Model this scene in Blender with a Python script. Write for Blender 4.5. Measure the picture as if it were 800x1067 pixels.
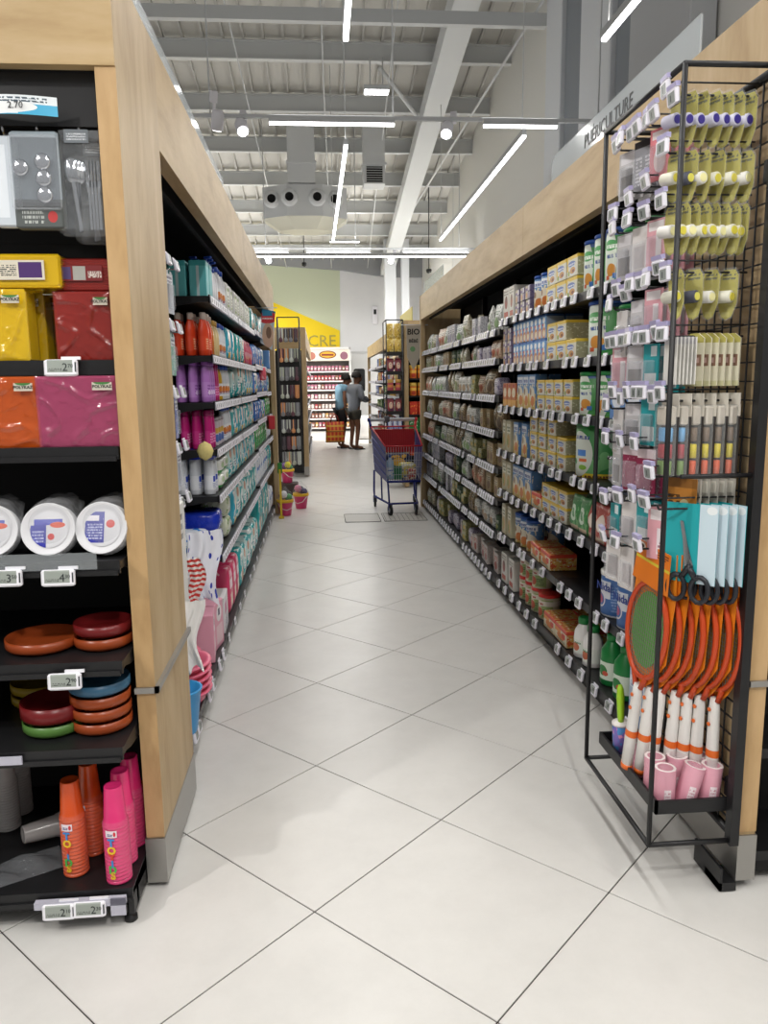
import bpy, math, random
from mathutils import Vector, Matrix
random.seed(7)
for o in list(bpy.data.objects): bpy.data.objects.remove(o)
SC = bpy.context.scene; COL = SC.collection; PI = math.pi

# ------------------------------------------------------------------ camera
CAMZ = 1.463
yaw, pitch, roll, FPX = 0.0797, 0.1647, -0.0126, 809.2
fw = Vector((math.sin(yaw)*math.cos(pitch), math.cos(yaw)*math.cos(pitch), -math.sin(pitch)))
rt = Vector((math.cos(yaw), -math.sin(yaw), 0)); up = rt.cross(fw)
r2 = rt*math.cos(roll)+up*math.sin(roll); u2 = up*math.cos(roll)-rt*math.sin(roll)
cd = bpy.data.cameras.new('camera'); cam = bpy.data.objects.new('camera', cd); COL.objects.link(cam)
cam.matrix_world = Matrix(((r2.x,u2.x,-fw.x,0),(r2.y,u2.y,-fw.y,0),(r2.z,u2.z,-fw.z,CAMZ),(0,0,0,1)))
cd.sensor_fit = 'HORIZONTAL'; cd.sensor_width = 36; cd.lens = FPX/800*36; cd.clip_start = .05; cd.clip_end = 100
SC.camera = cam
# ------------------------------------------------------------------ world, exposure
SC.view_settings.view_transform = 'Standard'; SC.view_settings.look = 'None'
SC.view_settings.gamma = 1; SC.view_settings.use_curve_mapping = False
SC.view_settings.exposure = 0.0
W = bpy.data.worlds.new('store_surroundings'); SC.world = W; W.use_nodes = True
W.node_tree.nodes['Background'].inputs[0].default_value = (1, .985, .96, 1)
W.node_tree.nodes['Background'].inputs[1].default_value = 0.31
TUBE_W = 8.0
SPOT_W = 55.0

# ------------------------------------------------------------------ helpers
def lin(c):
    if isinstance(c, str):
        c = c.lstrip('#'); c = [int(c[i:i+2], 16)/255 for i in (0, 2, 4)]
        c = [x/12.92 if x <= .04045 else ((x+.055)/1.055)**2.4 for x in c]
    return (c[0], c[1], c[2], 1)
MATS = {}
def newmat(name):
    m = bpy.data.materials.new(name); m.use_nodes = True
    nt = m.node_tree; b = nt.nodes['Principled BSDF']
    return m, nt, b
def pbr(name, color, rough=.5, metal=0, trans=0, alpha=1, emit=0, spec=.5, ior=1.45, noise=0, nscale=20, bump=0, coat=0):
    if name in MATS: return MATS[name]
    m, nt, b = newmat(name)
    c = lin(color); b.inputs['Base Color'].default_value = c; b.inputs['Roughness'].default_value = rough
    b.inputs['Metallic'].default_value = metal; b.inputs['Specular IOR Level'].default_value = spec
    b.inputs['Transmission Weight'].default_value = trans; b.inputs['IOR'].default_value = ior; b.inputs['Alpha'].default_value = alpha
    b.inputs['Coat Weight'].default_value = coat
    if emit: b.inputs['Emission Color'].default_value = c; b.inputs['Emission Strength'].default_value = emit
    if noise or bump:
        tc = nt.nodes.new('ShaderNodeTexCoord'); n = nt.nodes.new('ShaderNodeTexNoise'); n.inputs['Scale'].default_value = nscale; n.inputs['Detail'].default_value = 4
        nt.links.new(tc.outputs['Object'], n.inputs['Vector'])
        if noise:
            mx = nt.nodes.new('ShaderNodeMix'); mx.data_type = 'RGBA'
            mx.inputs[6].default_value = tuple(v*(1-noise) for v in c[:3])+(1,); mx.inputs[7].default_value = tuple(min(1, v*(1+noise)) for v in c[:3])+(1,)
            nt.links.new(n.outputs['Fac'], mx.inputs[0]); nt.links.new(mx.outputs[2], b.inputs['Base Color'])
        if bump:
            bp = nt.nodes.new('ShaderNodeBump'); bp.inputs['Strength'].default_value = bump; bp.inputs['Distance'].default_value = .01
            nt.links.new(n.outputs['Fac'], bp.inputs['Height']); nt.links.new(bp.outputs['Normal'], b.inputs['Normal'])
    MATS[name] = m; return m
def film(name='clear_film', col='#ffffff', a=.22):
    if name in MATS: return MATS[name]
    m = pbr(name, col, .12, alpha=a, spec=.9, bump=.9, nscale=55); return m
def printed(name, base, layers, rough=.45, front=True, axis='XZ', bump=0, coat=0):
    """printed packaging: rectangles / ellipses of ink laid out over the bounding box of the pack's front"""
    if name in MATS: return MATS[name]
    m, nt, b = newmat(name); N = nt.nodes.new; L = nt.links.new
    b.inputs['Roughness'].default_value = rough; b.inputs['Coat Weight'].default_value = coat
    tc = N('ShaderNodeTexCoord'); s = N('ShaderNodeSeparateXYZ'); L(tc.outputs['Generated'], s.inputs[0])
    u, v = s.outputs[axis[0]], s.outputs[axis[1]]
    def math_(op, a, c, e=None):
        n = N('ShaderNodeMath'); n.operation = op
        for i, x in enumerate((a, c, e)):
            if x is None: continue
            if hasattr(x, 'is_linked'): L(x, n.inputs[i])
            else: n.inputs[i].default_value = x
        return n.outputs[0]
    fr = None
    if front:
        sn = N('ShaderNodeSeparateXYZ'); L(tc.outputs['Normal'], sn.inputs[0])
        ax = [a for a in 'XYZ' if a not in axis][0]
        fr = math_('GREATER_THAN', math_('ABSOLUTE', sn.outputs[ax], None), .45)
    cur = None
    for ly in layers:
        k = ly[0]; whole = False
        if k == 'rect':
            _, u0, v0, u1, v1, c = ly[:6]
            mk = math_('MULTIPLY', math_('COMPARE', u, (u0+u1)/2, abs(u1-u0)/2), math_('COMPARE', v, (v0+v1)/2, abs(v1-v0)/2))
        elif k == 'band':
            _, v0, v1, c = ly[:4]; whole = True
            mk = math_('COMPARE', v, (v0+v1)/2, abs(v1-v0)/2)
        elif k == 'ell':
            _, cu, cv, ru, rv, c = ly[:6]
            du = math_('DIVIDE', math_('SUBTRACT', u, cu), ru); dv = math_('DIVIDE', math_('SUBTRACT', v, cv), rv)
            mk = math_('LESS_THAN', math_('ADD', math_('MULTIPLY', du, du), math_('MULTIPLY', dv, dv)), 1)
        elif k == 'txt':      # lines of unreadable small print
            _, u0, v0, u1, v1, c, nl = ly[:7]
            mk = math_('MULTIPLY', math_('COMPARE', u, (u0+u1)/2, abs(u1-u0)/2), math_('COMPARE', v, (v0+v1)/2, abs(v1-v0)/2))
            rows = math_('LESS_THAN', math_('FRACT', math_('MULTIPLY', math_('SUBTRACT', v, v0), nl/(v1-v0)), None), .6)
            nz = N('ShaderNodeTexNoise'); nz.inputs['Scale'].default_value = 26; nz.inputs['Detail'].default_value = 0
            mp = N('ShaderNodeVectorMath'); mp.operation = 'MULTIPLY'; mp.inputs[1].default_value = (1.6, .2, .25); L(tc.outputs['Generated'], mp.inputs[0]); L(mp.outputs[0], nz.inputs['Vector'])
            mk = math_('MULTIPLY', math_('MULTIPLY', mk, rows), math_('GREATER_THAN', nz.outputs['Fac'], .45))
        elif k == 'spots':
            _, sc, th, c = ly[:4]; whole = True
            nz = N('ShaderNodeTexVoronoi'); nz.inputs['Scale'].default_value = sc; L(tc.outputs['Generated'], nz.inputs['Vector'])
            mk = math_('LESS_THAN', nz.outputs['Distance'], th)
        elif k == 'blotch':
            _, sc, th, c = ly[:4]; whole = True
            nz = N('ShaderNodeTexNoise'); nz.inputs['Scale'].default_value = sc; nz.inputs['Detail'].default_value = 2; L(tc.outputs['Generated'], nz.inputs['Vector'])
            mk = math_('GREATER_THAN', nz.outputs['Fac'], th)
        if fr is not None and not whole: mk = math_('MULTIPLY', mk, fr)
        mx = N('ShaderNodeMix'); mx.data_type = 'RGBA'; L(mk, mx.inputs[0])
        if cur is None: mx.inputs[6].default_value = lin(base)
        else: L(cur, mx.inputs[6])
        mx.inputs[7].default_value = lin(c); cur = mx.outputs[2]
    if cur is None: b.inputs['Base Color'].default_value = lin(base)
    else: L(cur, b.inputs['Base Color'])
    if bump:
        nz = N('ShaderNodeTexNoise'); nz.inputs['Scale'].default_value = 40; L(tc.outputs['Object'], nz.inputs['Vector'])
        bp = N('ShaderNodeBump'); bp.inputs['Strength'].default_value = bump; bp.inputs['Distance'].default_value = .01
        L(nz.outputs['Fac'], bp.inputs['Height']); L(bp.outputs['Normal'], b.inputs['Normal'])
    MATS[name] = m; return m

class MB:
    """collects shapes for one mesh; m = material slot"""
    def __init__(s): s.v = []; s.f = []; s.m = []; s.sm = []
    def add(s, vs, fs, m=0, smooth=False):
        o = len(s.v); s.v += [tuple(x) for x in vs]
        for f in fs: s.f.append(tuple(i+o for i in f)); s.m.append(m); s.sm.append(smooth)
        return s
    def box(s, x0, y0, z0, x1, y1, z1, m=0):
        v = [(x, y, z) for z in (z0, z1) for y in (y0, y1) for x in (x0, x1)]
        return s.add(v, [(0,2,3,1),(4,5,7,6),(0,1,5,4),(2,6,7,3),(0,4,6,2),(1,3,7,5)], m)
    def cbox(s, x0, y0, z0, x1, y1, z1, c=.003, m=0):
        """box with chamfered vertical and top edges"""
        def ring(i, z): return [(x0+c+i,y0+i,z),(x1-c-i,y0+i,z),(x1-i,y0+c+i,z),(x1-i,y1-c-i,z),(x1-c-i,y1-i,z),(x0+c+i,y1-i,z),(x0+i,y1-c-i,z),(x0+i,y0+c+i,z)]
        v = ring(c, z0)+ring(0, z0+c)+ring(0, z1-c)+ring(c, z1)
        f = [tuple(range(7,-1,-1)), tuple(range(24,32))]
        for k in range(3):
            for i in range(8): f.append((k*8+i, k*8+(i+1)%8, k*8+8+(i+1)%8, k*8+8+i))
        return s.add(v, f, m)
    def lathe(s, prof, n=16, m=0, cx=0, cy=0, sx=1, sy=1, smooth=True, cap=True):
        v = []; f = []
        for r, z in prof:
            for i in range(n):
                a = 2*PI*i/n; v.append((cx+r*sx*math.cos(a), cy+r*sy*math.sin(a), z))
        k = len(prof)
        for j in range(k-1):
            for i in range(n): f.append((j*n+i, j*n+(i+1)%n, (j+1)*n+(i+1)%n, (j+1)*n+i))
        s.add(v, f, m, smooth)
        if cap:
            o = len(s.v)-len(v)
            s.f.append(tuple(o+i for i in range(n-1, -1, -1))); s.m.append(m); s.sm.append(False)
            s.f.append(tuple(o+(k-1)*n+i for i in range(n))); s.m.append(m); s.sm.append(False)
        return s
    def tube(s, p, q, r, n=6, m=0, r2=None):
        p = Vector(p); q = Vector(q); d = (q-p)
        if d.length < 1e-6: return s
        d.normalize(); a = Vector((0,0,1)) if abs(d.z) < .9 else Vector((1,0,0)); e = d.cross(a).normalized(); g = d.cross(e)
        r2 = r if r2 is None else r2; v = []
        for c, rr in ((p, r), (q, r2)):
            for i in range(n): t = 2*PI*i/n+PI/4; v.append(c+(e*math.cos(t)+g*math.sin(t))*rr)
        f = [(i, (i+1) % n, n+(i+1) % n, n+i) for i in range(n)]+[tuple(range(n-1,-1,-1)), tuple(range(n, 2*n))]
        return s.add(v, f, m, n > 4)
    def path(s, pts, r, n=6, m=0, closed=False):
        """one continuous tube swept along the points"""
        P = [Vector(p) for p in pts]; k = len(P); v = []; f = []; nrm = None
        for i in range(k):
            a = P[i-1] if (closed or i > 0) else P[i]; b = P[(i+1) % k] if (closed or i < k-1) else P[i]
            d = (b-a).normalized()
            if nrm is None: nrm = d.cross(Vector((0,0,1)) if abs(d.z) < .9 else Vector((1,0,0))).normalized()
            nrm = (nrm-d*nrm.dot(d)).normalized(); g = d.cross(nrm)
            for j in range(n): t = 2*PI*j/n; v.append(P[i]+(nrm*math.cos(t)+g*math.sin(t))*r)
        for i in range(k if closed else k-1):
            for j in range(n): f.append((i*n+j, i*n+(j+1) % n, ((i+1) % k)*n+(j+1) % n, ((i+1) % k)*n+j))
        if not closed: f += [tuple(range(n-1,-1,-1)), tuple((k-1)*n+j for j in range(n))]
        return s.add(v, f, m, True)
    def prism(s, poly, y0, y1, m=0, plane='XZ'):
        n = len(poly)
        def mk(a, b, t): return (a, t, b) if plane == 'XZ' else ((t, a, b) if plane == 'YZ' else (a, b, t))
        v = [mk(a, b, y0) for a, b in poly]+[mk(a, b, y1) for a, b in poly]
        return s.add(v, [tuple(range(n)), tuple(range(2*n-1, n-1, -1))]+[(i, n+i, n+(i+1) % n, (i+1) % n) for i in range(n)], m)
    def grid(s, fn, nu, nv, m=0, smooth=True, wrap=False):
        v = [fn(i/nu, j/nv) for j in range(nv+1) for i in range(nu+1)]
        f = [(j*(nu+1)+i, j*(nu+1)+i+1, (j+1)*(nu+1)+i+1, (j+1)*(nu+1)+i) for j in range(nv) for i in range(nu)]
        return s.add(v, f, m, smooth)
    def xf(s, M, start=0):
        for i in range(start, len(s.v)): s.v[i] = tuple(M @ Vector(s.v[i]))
        return s
    def mesh(s, name, *mats):
        me = bpy.data.meshes.new(name); me.from_pydata(s.v, [], s.f)
        for mt in mats: me.materials.append(mt)
        me.polygons.foreach_set('material_index', s.m); me.polygons.foreach_set('use_smooth', s.sm); me.update()
        return me
def obj(name, me, parent=None, loc=(0,0,0), rot=(0,0,0)):
    o = bpy.data.objects.new(name, me); COL.objects.link(o); o.parent = parent; o.location = loc; o.rotation_euler = rot
    return o
def tag(o, label, cat, group=None):
    o['label'] = label; o['category'] = cat
    if group: o['group'] = group
    return o
def thing(name, label, cat, loc=(0,0,0), rz=0, group=None):
    return tag(obj(name, None, None, loc, (0,0,rz)), label, cat, group)
def struct(name, me, parent=None, loc=(0,0,0)):
    o = obj(name, me, parent, loc)
    if parent is None: o['kind'] = 'structure'
    return o
_tc = {}
def text_mesh(s, size, mat, ext=.0004, bold=0, align='CENTER'):
    """raised lettering facing -Y, x to the right, z up"""
    key = (s, size, mat.name, ext, bold, align)
    if key in _tc: return _tc[key]
    cu = bpy.data.curves.new('lettering', 'FONT'); cu.body = s; cu.size = size; cu.extrude = ext; cu.offset = bold; cu.align_x = align; cu.align_y = 'CENTER'; cu.resolution_u = 2
    o = bpy.data.objects.new('lettering', cu); COL.objects.link(o)
    dg = bpy.context.evaluated_depsgraph_get(); me = bpy.data.meshes.new_from_object(o.evaluated_get(dg))
    bpy.data.objects.remove(o); bpy.data.curves.remove(cu)
    for v in me.vertices: x, y, z = v.co; v.co = (x, -z, y)
    me.materials.clear(); me.materials.append(mat); me.name = 'lettering'; _tc[key] = me
    return me
def place(proto, name, label, cat, loc, rz=0, group=None, rx=0, ry=0, sc=None):
    """proto: {'mesh':root mesh or None, 'parts':[(name, mesh, loc, rot, [subparts])]}"""
    r = obj(name, proto.get('mesh'), None, loc, (rx, ry, rz)); tag(r, label, cat, group)
    if sc: r.scale = sc if hasattr(sc, '__len__') else (sc, sc, sc)
    def rec(par, parts):
        for p in parts:
            c = obj(p[0], p[1], par, p[2] if len(p) > 2 else (0,0,0), p[3] if len(p) > 3 else (0,0,0))
            if len(p) > 4: rec(c, p[4])
    rec(r, proto.get('parts', []))
    return r
R90 = PI/2

# ------------------------------------------------------------------ common materials
def wood_mat(name, c1, c2, c3, along='X', rough=.5):
    m, nt, b = newmat(name); N = nt.nodes.new; L = nt.links.new
    tc = N('ShaderNodeTexCoord'); mp = N('ShaderNodeMapping'); L(tc.outputs['Object'], mp.inputs['Vector'])
    mp.inputs['Scale'].default_value = {'Z': (5, 5, 1.2), 'Y': (5, 1.2, 5), 'X': (1.2, 5, 5)}[along]
    n1 = N('ShaderNodeTexNoise'); n1.inputs['Scale'].default_value = 1.6; n1.inputs['Detail'].default_value = 6; n1.inputs['Distortion'].default_value = .8; L(mp.outputs[0], n1.inputs['Vector'])
    n2 = N('ShaderNodeTexNoise'); n2.inputs['Scale'].default_value = 14; n2.inputs['Detail'].default_value = 3; L(mp.outputs[0], n2.inputs['Vector'])
    rp = N('ShaderNodeValToRGB'); e = rp.color_ramp.elements
    e[0].position = .32; e[0].color = lin(c1); e[1].position = .7; e[1].color = lin(c3); k = e.new(.5); k.color = lin(c2)
    mx = N('ShaderNodeMath'); mx.operation = 'MULTIPLY_ADD'; mx.inputs[1].default_value = .22; L(n2.outputs['Fac'], mx.inputs[0]); L(n1.outputs['Fac'], mx.inputs[2])
    sb = N('ShaderNodeMath'); sb.operation = 'SUBTRACT'; sb.inputs[1].default_value = .11; L(mx.outputs[0], sb.inputs[0]); L(sb.outputs[0], rp.inputs[0])
    L(rp.outputs[0], b.inputs['Base Color']); b.inputs['Roughness'].default_value = rough
    bp = N('ShaderNodeBump'); bp.inputs['Strength'].default_value = .06; bp.inputs['Distance'].default_value = .004; L(n2.outputs['Fac'], bp.inputs['Height']); L(bp.outputs[0], b.inputs['Normal'])
    return m
WZ = wood_mat('oak_upright', '#a68a62', '#b49a72', '#bfa680', 'Z'); WY = wood_mat('oak_fascia', '#a3865a', '#b2966a', '#bda378', 'Y'); WX = wood_mat('oak_header', '#b09266', '#c0a478', '#cab088', 'X')
EDGE = wood_mat('oak_edge_band', '#a9875a', '#bc9a6c', '#c8a679', 'Z')
BLK = pbr('black_steel', '#1b1b1d', .42, noise=.25, nscale=30); BLKM = pbr('black_matt_panel', '#0c0c0d', .7)
STEEL = pbr('brushed_steel', '#a8a6a2', .38, .85); CHROME = pbr('chrome', '#c9c9cc', .18, 1)
WHITE = pbr('white_plastic', '#eceaf0', .4); LILAC = pbr('pale_lilac_clip', '#b9b4d2', .35, alpha=.85)
INK = pbr('black_ink', '#141414', .6); GREYINK = pbr('grey_ink', '#8a8a80', .6)
CLEAR = film()
def P(n, c, r=.42, **k): return pbr(n, c, r, **k)
# ------------------------------------------------------------------ floor: large tiles laid diagonally
def tile_mat():
    m, nt, b = newmat('white_stone_tile'); N = nt.nodes.new; L = nt.links.new
    tc = N('ShaderNodeNewGeometry'); n = N('ShaderNodeTexNoise'); n.inputs['Scale'].default_value = 5; n.inputs['Detail'].default_value = 8; n.inputs['Roughness'].default_value = .7; L(tc.outputs['Position'], n.inputs['Vector'])
    rp = N('ShaderNodeValToRGB'); e = rp.color_ramp.elements; e[0].position = .3; e[0].color = lin('#d2d0cc'); e[1].position = .6; e[1].color = lin('#d9d7d3')
    L(n.outputs['Fac'], rp.inputs[0]); L(rp.outputs[0], b.inputs['Base Color'])
    n2 = N('ShaderNodeTexNoise'); n2.inputs['Scale'].default_value = 2.2; n2.inputs['Detail'].default_value = 5; L(tc.outputs['Position'], n2.inputs['Vector'])
    mr = N('ShaderNodeMapRange'); mr.inputs[3].default_value = .24; mr.inputs[4].default_value = .42; L(n2.outputs['Fac'], mr.inputs[0]); L(mr.outputs[0], b.inputs['Roughness'])
    return m
TILE = tile_mat(); GROUT = pbr('dark_grout', '#3d3936', .8)
m = MB(); m.box(-7, -3, -.06, 9, 27, -.003); FLOOR = struct('floor', m.mesh('floor', GROUT))
TS = .6; OX, OY = -.0516, 2.828           # one known crossing of the joints
s2 = math.sqrt(.5)
tm = MB(); h_ = TS/2-.002; tm.cbox(-h_, -h_, -.02, h_, h_, 0, .001); TMESH = tm.mesh('floor_tile', TILE)
cells = []
for i in range(-40, 41):
    for j in range(-40, 41):
        a, b_ = (i+.5)*TS, (j+.5)*TS
        x = OX+(a+b_)*s2; y = OY+(b_-a)*s2
        if -6 < x < 8 and -2 < y < 26: cells.append((0 if (-1.0 < x < 2.6 and 1.0 < y) else 1, y, x))
cells.sort()
for k, (q_, y, x) in enumerate(cells[:300]):
    obj('floor_tile', TMESH, FLOOR, (x, y, 0), (0, 0, PI/4))
m = MB()
for q_, y, x in cells[300:]:
    st = len(m.v); m.box(-h_, -h_, -.02, h_, h_, 0); m.xf(Matrix.Translation((x, y, 0)) @ Matrix.Rotation(PI/4, 4, 'Z'), st)
o = obj('floor_tiles_beyond', m.mesh('floor_tiles_beyond', TILE), FLOOR); o['kind'] = 'stuff'
# drain cover plates let into the floor by the trolley
m = MB(); m.box(.24, 8.15, .0, .62, 8.66, .0025); m.box(.66, 8.15, 0, 1.12, 8.66, .0025)
DR = obj('floor_hatch', m.mesh('floor_hatch', pbr('hatch_plate', '#c6c3bd', .45)), None); tag(DR, 'flat grey access plates let into the floor under the shopping trolley', 'floor hatch')
m = MB()
for x0, x1 in ((.24, .62), (.66, 1.12)): m.path([(x0,8.15,.003),(x1,8.15,.003),(x1,8.66,.003),(x0,8.66,.003)], .004, 4, closed=True)
for k in range(9): m.tube((.68+k*.05, 8.2, .003), (.68+k*.05, 8.62, .003), .003, 4)
obj('frame', m.mesh('hatch_frame', pbr('hatch_edge', '#77746f', .6)), DR)

# ------------------------------------------------------------------ walls and ceiling
PAINT = pbr('wall_white', '#e4e4e6', .7, noise=.03, nscale=3); GREEN = pbr('wall_sage', '#ccd2b8', .75); YEL = pbr('wall_yellow', '#f0cf1c', .7); GREYW = pbr('wall_grey', '#9b9da0', .75)
CEIL = pbr('ceiling_deck', '#c9c7c1', .75); BEAM = pbr('beam_grey', '#cdcfcf', .6); BEAML = pbr('beam_light', '#dcdedf', .6)
RZ0, RS = 9.05, .15
def roofz(y): return RZ0-RS*y
m = MB(); m.box(-8, 25.2, 0, 9, 25.5, 6.4); WB = struct('wall_back', m.mesh('wall_back', PAINT))
m = MB(); m.prism([(-7.9,0),(.66,0),(.72,4.98),(-7.9,5.9)], 25.185, 25.2); obj('green_panel', m.mesh('green_panel', GREEN), WB)
m = MB(); m.prism([(-7.9,2.45),(.665,2.45),(.68,3.11),(-1.41,4.0),(-7.9,6.6)], 25.17, 25.185); obj('yellow_panel', m.mesh('yellow_panel', YEL), WB)
m = MB(); m.prism([(-7.9,5.55),(.8,4.93),(2.2,4.72),(8.9,4.72),(8.9,6.4),(-7.9,6.4)], 25.02, 25.17); obj('grey_upper_panel', m.mesh('grey_upper_panel', GREYW), WB)
obj('wall_lettering', text_mesh('SUCRE', .5, pbr('sign_grey', '#a89a4c', .6), .004, 0), WB, (-.18, 25.16, 2.78))
m = MB(); m.box(3.3, -3, 0, 3.6, 25.2, 9); struct('wall_right', m.mesh('wall_right', pbr('wall_right_white', '#e6e5e0', .7)))
dk = pbr('column_grey', '#8f959c', .6); lt = pbr('column_light', '#e2e5e9', .6)
def column(label, x0, y0, x1, y1, z1, mat, cat='column'):
    m = MB(); m.cbox(x0, y0, .02, x1, y1, z1, .012); m.box(x0-.02, y0-.02, 0, x1+.02, y1+.02, .12)
    tag(obj('steel_column', m.mesh('steel_column', mat)), label, cat)
column('white boxed column against the right wall, farthest of the near group', 3.05, 10.1, 3.28, 10.75, 7.3, lt)
column('dark grey column between the two white boxed columns by the right wall', 3.1, 9.42, 3.28, 10.06, 7.4, dk)
column('wide white boxed column above the puericulture sign', 3.05, 8.4, 3.28, 9.36, 7.5, lt)
column('narrow dark grey column right of the wide white one', 3.1, 7.92, 3.28, 8.36, 7.6, dk)
column('pale wide column nearest the camera behind the clear sign', 3.05, 6.6, 3.28, 7.88, 7.7, pbr('column_pale', '#c3c5c8', .6))
column('white round-edged column left of the pair at the far back wall', 1.93, 22.9, 2.26, 23.2, 5.5, lt)
column('white column right of the pair at the far back wall', 2.42, 22.9, 2.64, 23.2, 5.5, lt)
# ceiling deck with ribs
m = MB(); y0, y1 = 2, 25.2
m.prism([(y0,roofz(y0)),(y1,roofz(y1)),(y1,roofz(y1)+.1),(y0,roofz(y0)+.1)], -8, 3.4, 0, 'YZ')
CE = struct('ceiling', m.mesh('ceiling', CEIL))
m = MB(); m.prism([(y0,roofz(y0)-.07),(y1,roofz(y1)-.07),(y1,roofz(y1)),(y0,roofz(y0))], -.02, .02, 0, 'YZ'); RIB = m.mesh('deck_rib', pbr('deck_rib', '#b9b7b2', .7))
x = -7.8
while x < 3.3: obj('deck_rib', RIB, CE, (x, 0, 0)); x += .32
m = MB()   # I-section purlin
m.box(-8, -.012, -.27, 3.3, .012, 0); m.box(-8, -.06, -.29, 3.3, .06, -.27); m.box(-8, -.06, -.02, 3.3, .06, 0); PUR = m.mesh('purlin', BEAM)
y = 7.1
while y < 25: obj('purlin', PUR, CE, (0, y, roofz(y)-.07)); y += 1.65
m = MB(); a, b_ = 4., 24.9
m.prism([(a,roofz(a)-.75),(b_,roofz(b_)-.55),(b_,roofz(b_)-.3),(a,roofz(a)-.34)], 1.98, 2.36, 0, 'YZ'); obj('main_beam', m.mesh('main_beam', BEAML), CE)
m = MB(); m.box(-8, 10.9, 6.06, 3.1, 11.0, 6.22); obj('tie_beam', m.mesh('tie_beam', BEAM), CE)
m = MB(); m.tube((2.0, 15.2, 6.2), (1.15, 14.2, 6.75), .035, 6); m.tube((3.1, 9, 6.4), (2.35, 20, 5.6), .02, 6); obj('brace', m.mesh('brace', BEAML), CE)
m = MB()
for x in (-2.6, -1.25, .1, 1.2): m.tube((x, 10, roofz(10)-.45), (x+.35, 24.5, roofz(24.5)-.45), .012, 5)
obj('conduit', m.mesh('conduit', BEAML), CE)
# duct boxes and the drum of nozzles
def duct(label, x0, y0, x1, y1, z0, z1, grille):
    t = thing('air_duct', label, 'duct'); m = MB(); m.box(x0, y0, z0, x1, y1, z1); m.box(x0-.03, y0-.03, z0+.35, x1+.03, y1+.03, z0+.4); obj('body', m.mesh('duct', BEAML), t)
    if grille:
        m = MB(); m.box(x0+.05, y0-.012, z0+.03, x1-.05, y0-.002, z0+.32); obj('grille', m.mesh('grille', BLKM), t)
        m = MB()
        for k in range(6): m.box(x0+.05, y0-.02, z0+.06+k*.045, x1-.05, y0-.012, z0+.07+k*.045)
        obj('louvre', m.mesh('louvre', BEAM), t)
duct('square grey ceiling duct with a dark grille at its lower end', .98, 16.2, 1.4, 16.7, 5.36, 6.5, True)
duct('square grey duct dropping into the drum of round air nozzles', -.52, 16.3, .02, 16.8, 5.4, 6.5, False)
t = thing('air_diffuser', 'large pale grey hexagonal air diffuser with round nozzles under the roof', 'air diffuser', (-.2, 16.9, 0))
m = MB(); hexa = [(.92*math.cos(PI/8+k*PI/4), .6*math.sin(PI/8+k*PI/4)) for k in range(8)]
m.prism(hexa, 4.78, 5.38, 0, 'XY'); obj('drum', m.mesh('diffuser_drum', BEAML), t)
m = MB(); m.add([(x*1, y, 4.78) for x, y in hexa]+[(x*.62, y*.62, 4.56) for x, y in hexa], [(i,(i+1)%8,8+(i+1)%8,8+i) for i in range(8)]+[tuple(range(8,16))]); obj('lower_cone', m.mesh('diffuser_cone', pbr('diffuser_cream', '#cfcdbd', .6)), t)
for x, y in ((-.66,-.42), (-.3,-.6), (.25,-.6), (.6,-.42)):
    m = MB(); m.lathe([(.17,0),(.17,.05),(.12,.1),(.085,.1)], 18, 0, cap=False); m.xf(Matrix.Rotation(R90, 4, 'X'))
    nz = obj('nozzle', m.mesh('nozzle', BEAML), t, (x, y+.04, 5.12))
    m = MB(); m.lathe([(.001,.06),(.088,.06),(.088,.095)], 16, 0, cap=False); m.xf(Matrix.Rotation(R90, 4, 'X')); obj('opening', m.mesh('nozzle_hole', BLKM), nz)

# ------------------------------------------------------------------ ceiling lights
LED = pbr('led_diffuser', '#ffffff', .4, emit=7.0); HOUS = pbr('light_housing', '#c8cacc', .5)
def light_line(label, p, q, group, power=1.0, hang=True, w=.038):
    p = Vector(p); q = Vector(q); d = q-p; L = d.length; a = math.atan2(d.y, d.x)
    t = thing('linear_light', label, 'ceiling light', p, a, group)
    m = MB(); m.box(0, -w*.6, 0, L, w*.6, .06); obj('housing', m.mesh('housing', HOUS), t)
    m = MB(); m.box(.005, -w/2, -.022, L-.005, w/2, 0); obj('diffuser', m.mesh('diffuser', LED), t)
    if hang:
        for k in (.1, L-.1):
            e = p+d*(k/L); m = MB(); m.tube((k, 0, .06), (k, 0, max(.2, roofz(e.y)-.05-p.z)), .006, 5); obj('suspension_rod', m.mesh('suspension_rod', BEAM), t)
    if power:
        ld = bpy.data.lights.new('lamp_light', 'AREA'); ld.shape = 'RECTANGLE'; ld.size = L; ld.size_y = .09; ld.energy = TUBE_W*L*power; ld.color = (1, .985, .96)
        lo = bpy.data.objects.new('lamp_light', ld); COL.objects.link(lo); lo.parent = t; lo.location = (L/2, 0, -.04)
        lu = ld.copy(); lu.energy = ld.energy*.1; lo = bpy.data.objects.new('ceiling_fill', lu); COL.objects.link(lo); lo.parent = t; lo.location = (L/2, 0, .075); lo.rotation_euler = (PI, 0, 0)  # upward area light added as fill to brighten the ceiling
    return t
LZ = 4.0; G = 'suspended light lines'
light_line('light line along the aisle hanging left of the main beam, middle of the picture', (.35, 8.9, LZ), (.31, 14.5, LZ), G)
light_line('light line running out of the top edge above the aisle', (.25, -2, LZ), (.26, 6.29, LZ), G)
light_line('long light line slanting over the right shelves in front of the white wall', (2.2, 8.5, LZ), (2.24, 14.5, LZ), G)
light_line('light line over the right shelves towards the camera, out of view', (2.2, -2, LZ), (2.2, 6.2, LZ), G)
light_line('light line over the left shelves towards the camera, out of view', (-2.4, -2, LZ), (-2.4, 6.2, LZ), G)
light_line('light line over the left shelves behind their fascia, out of view', (-2.4, 8.5, LZ), (-2.4, 14.5, LZ), G)
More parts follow.
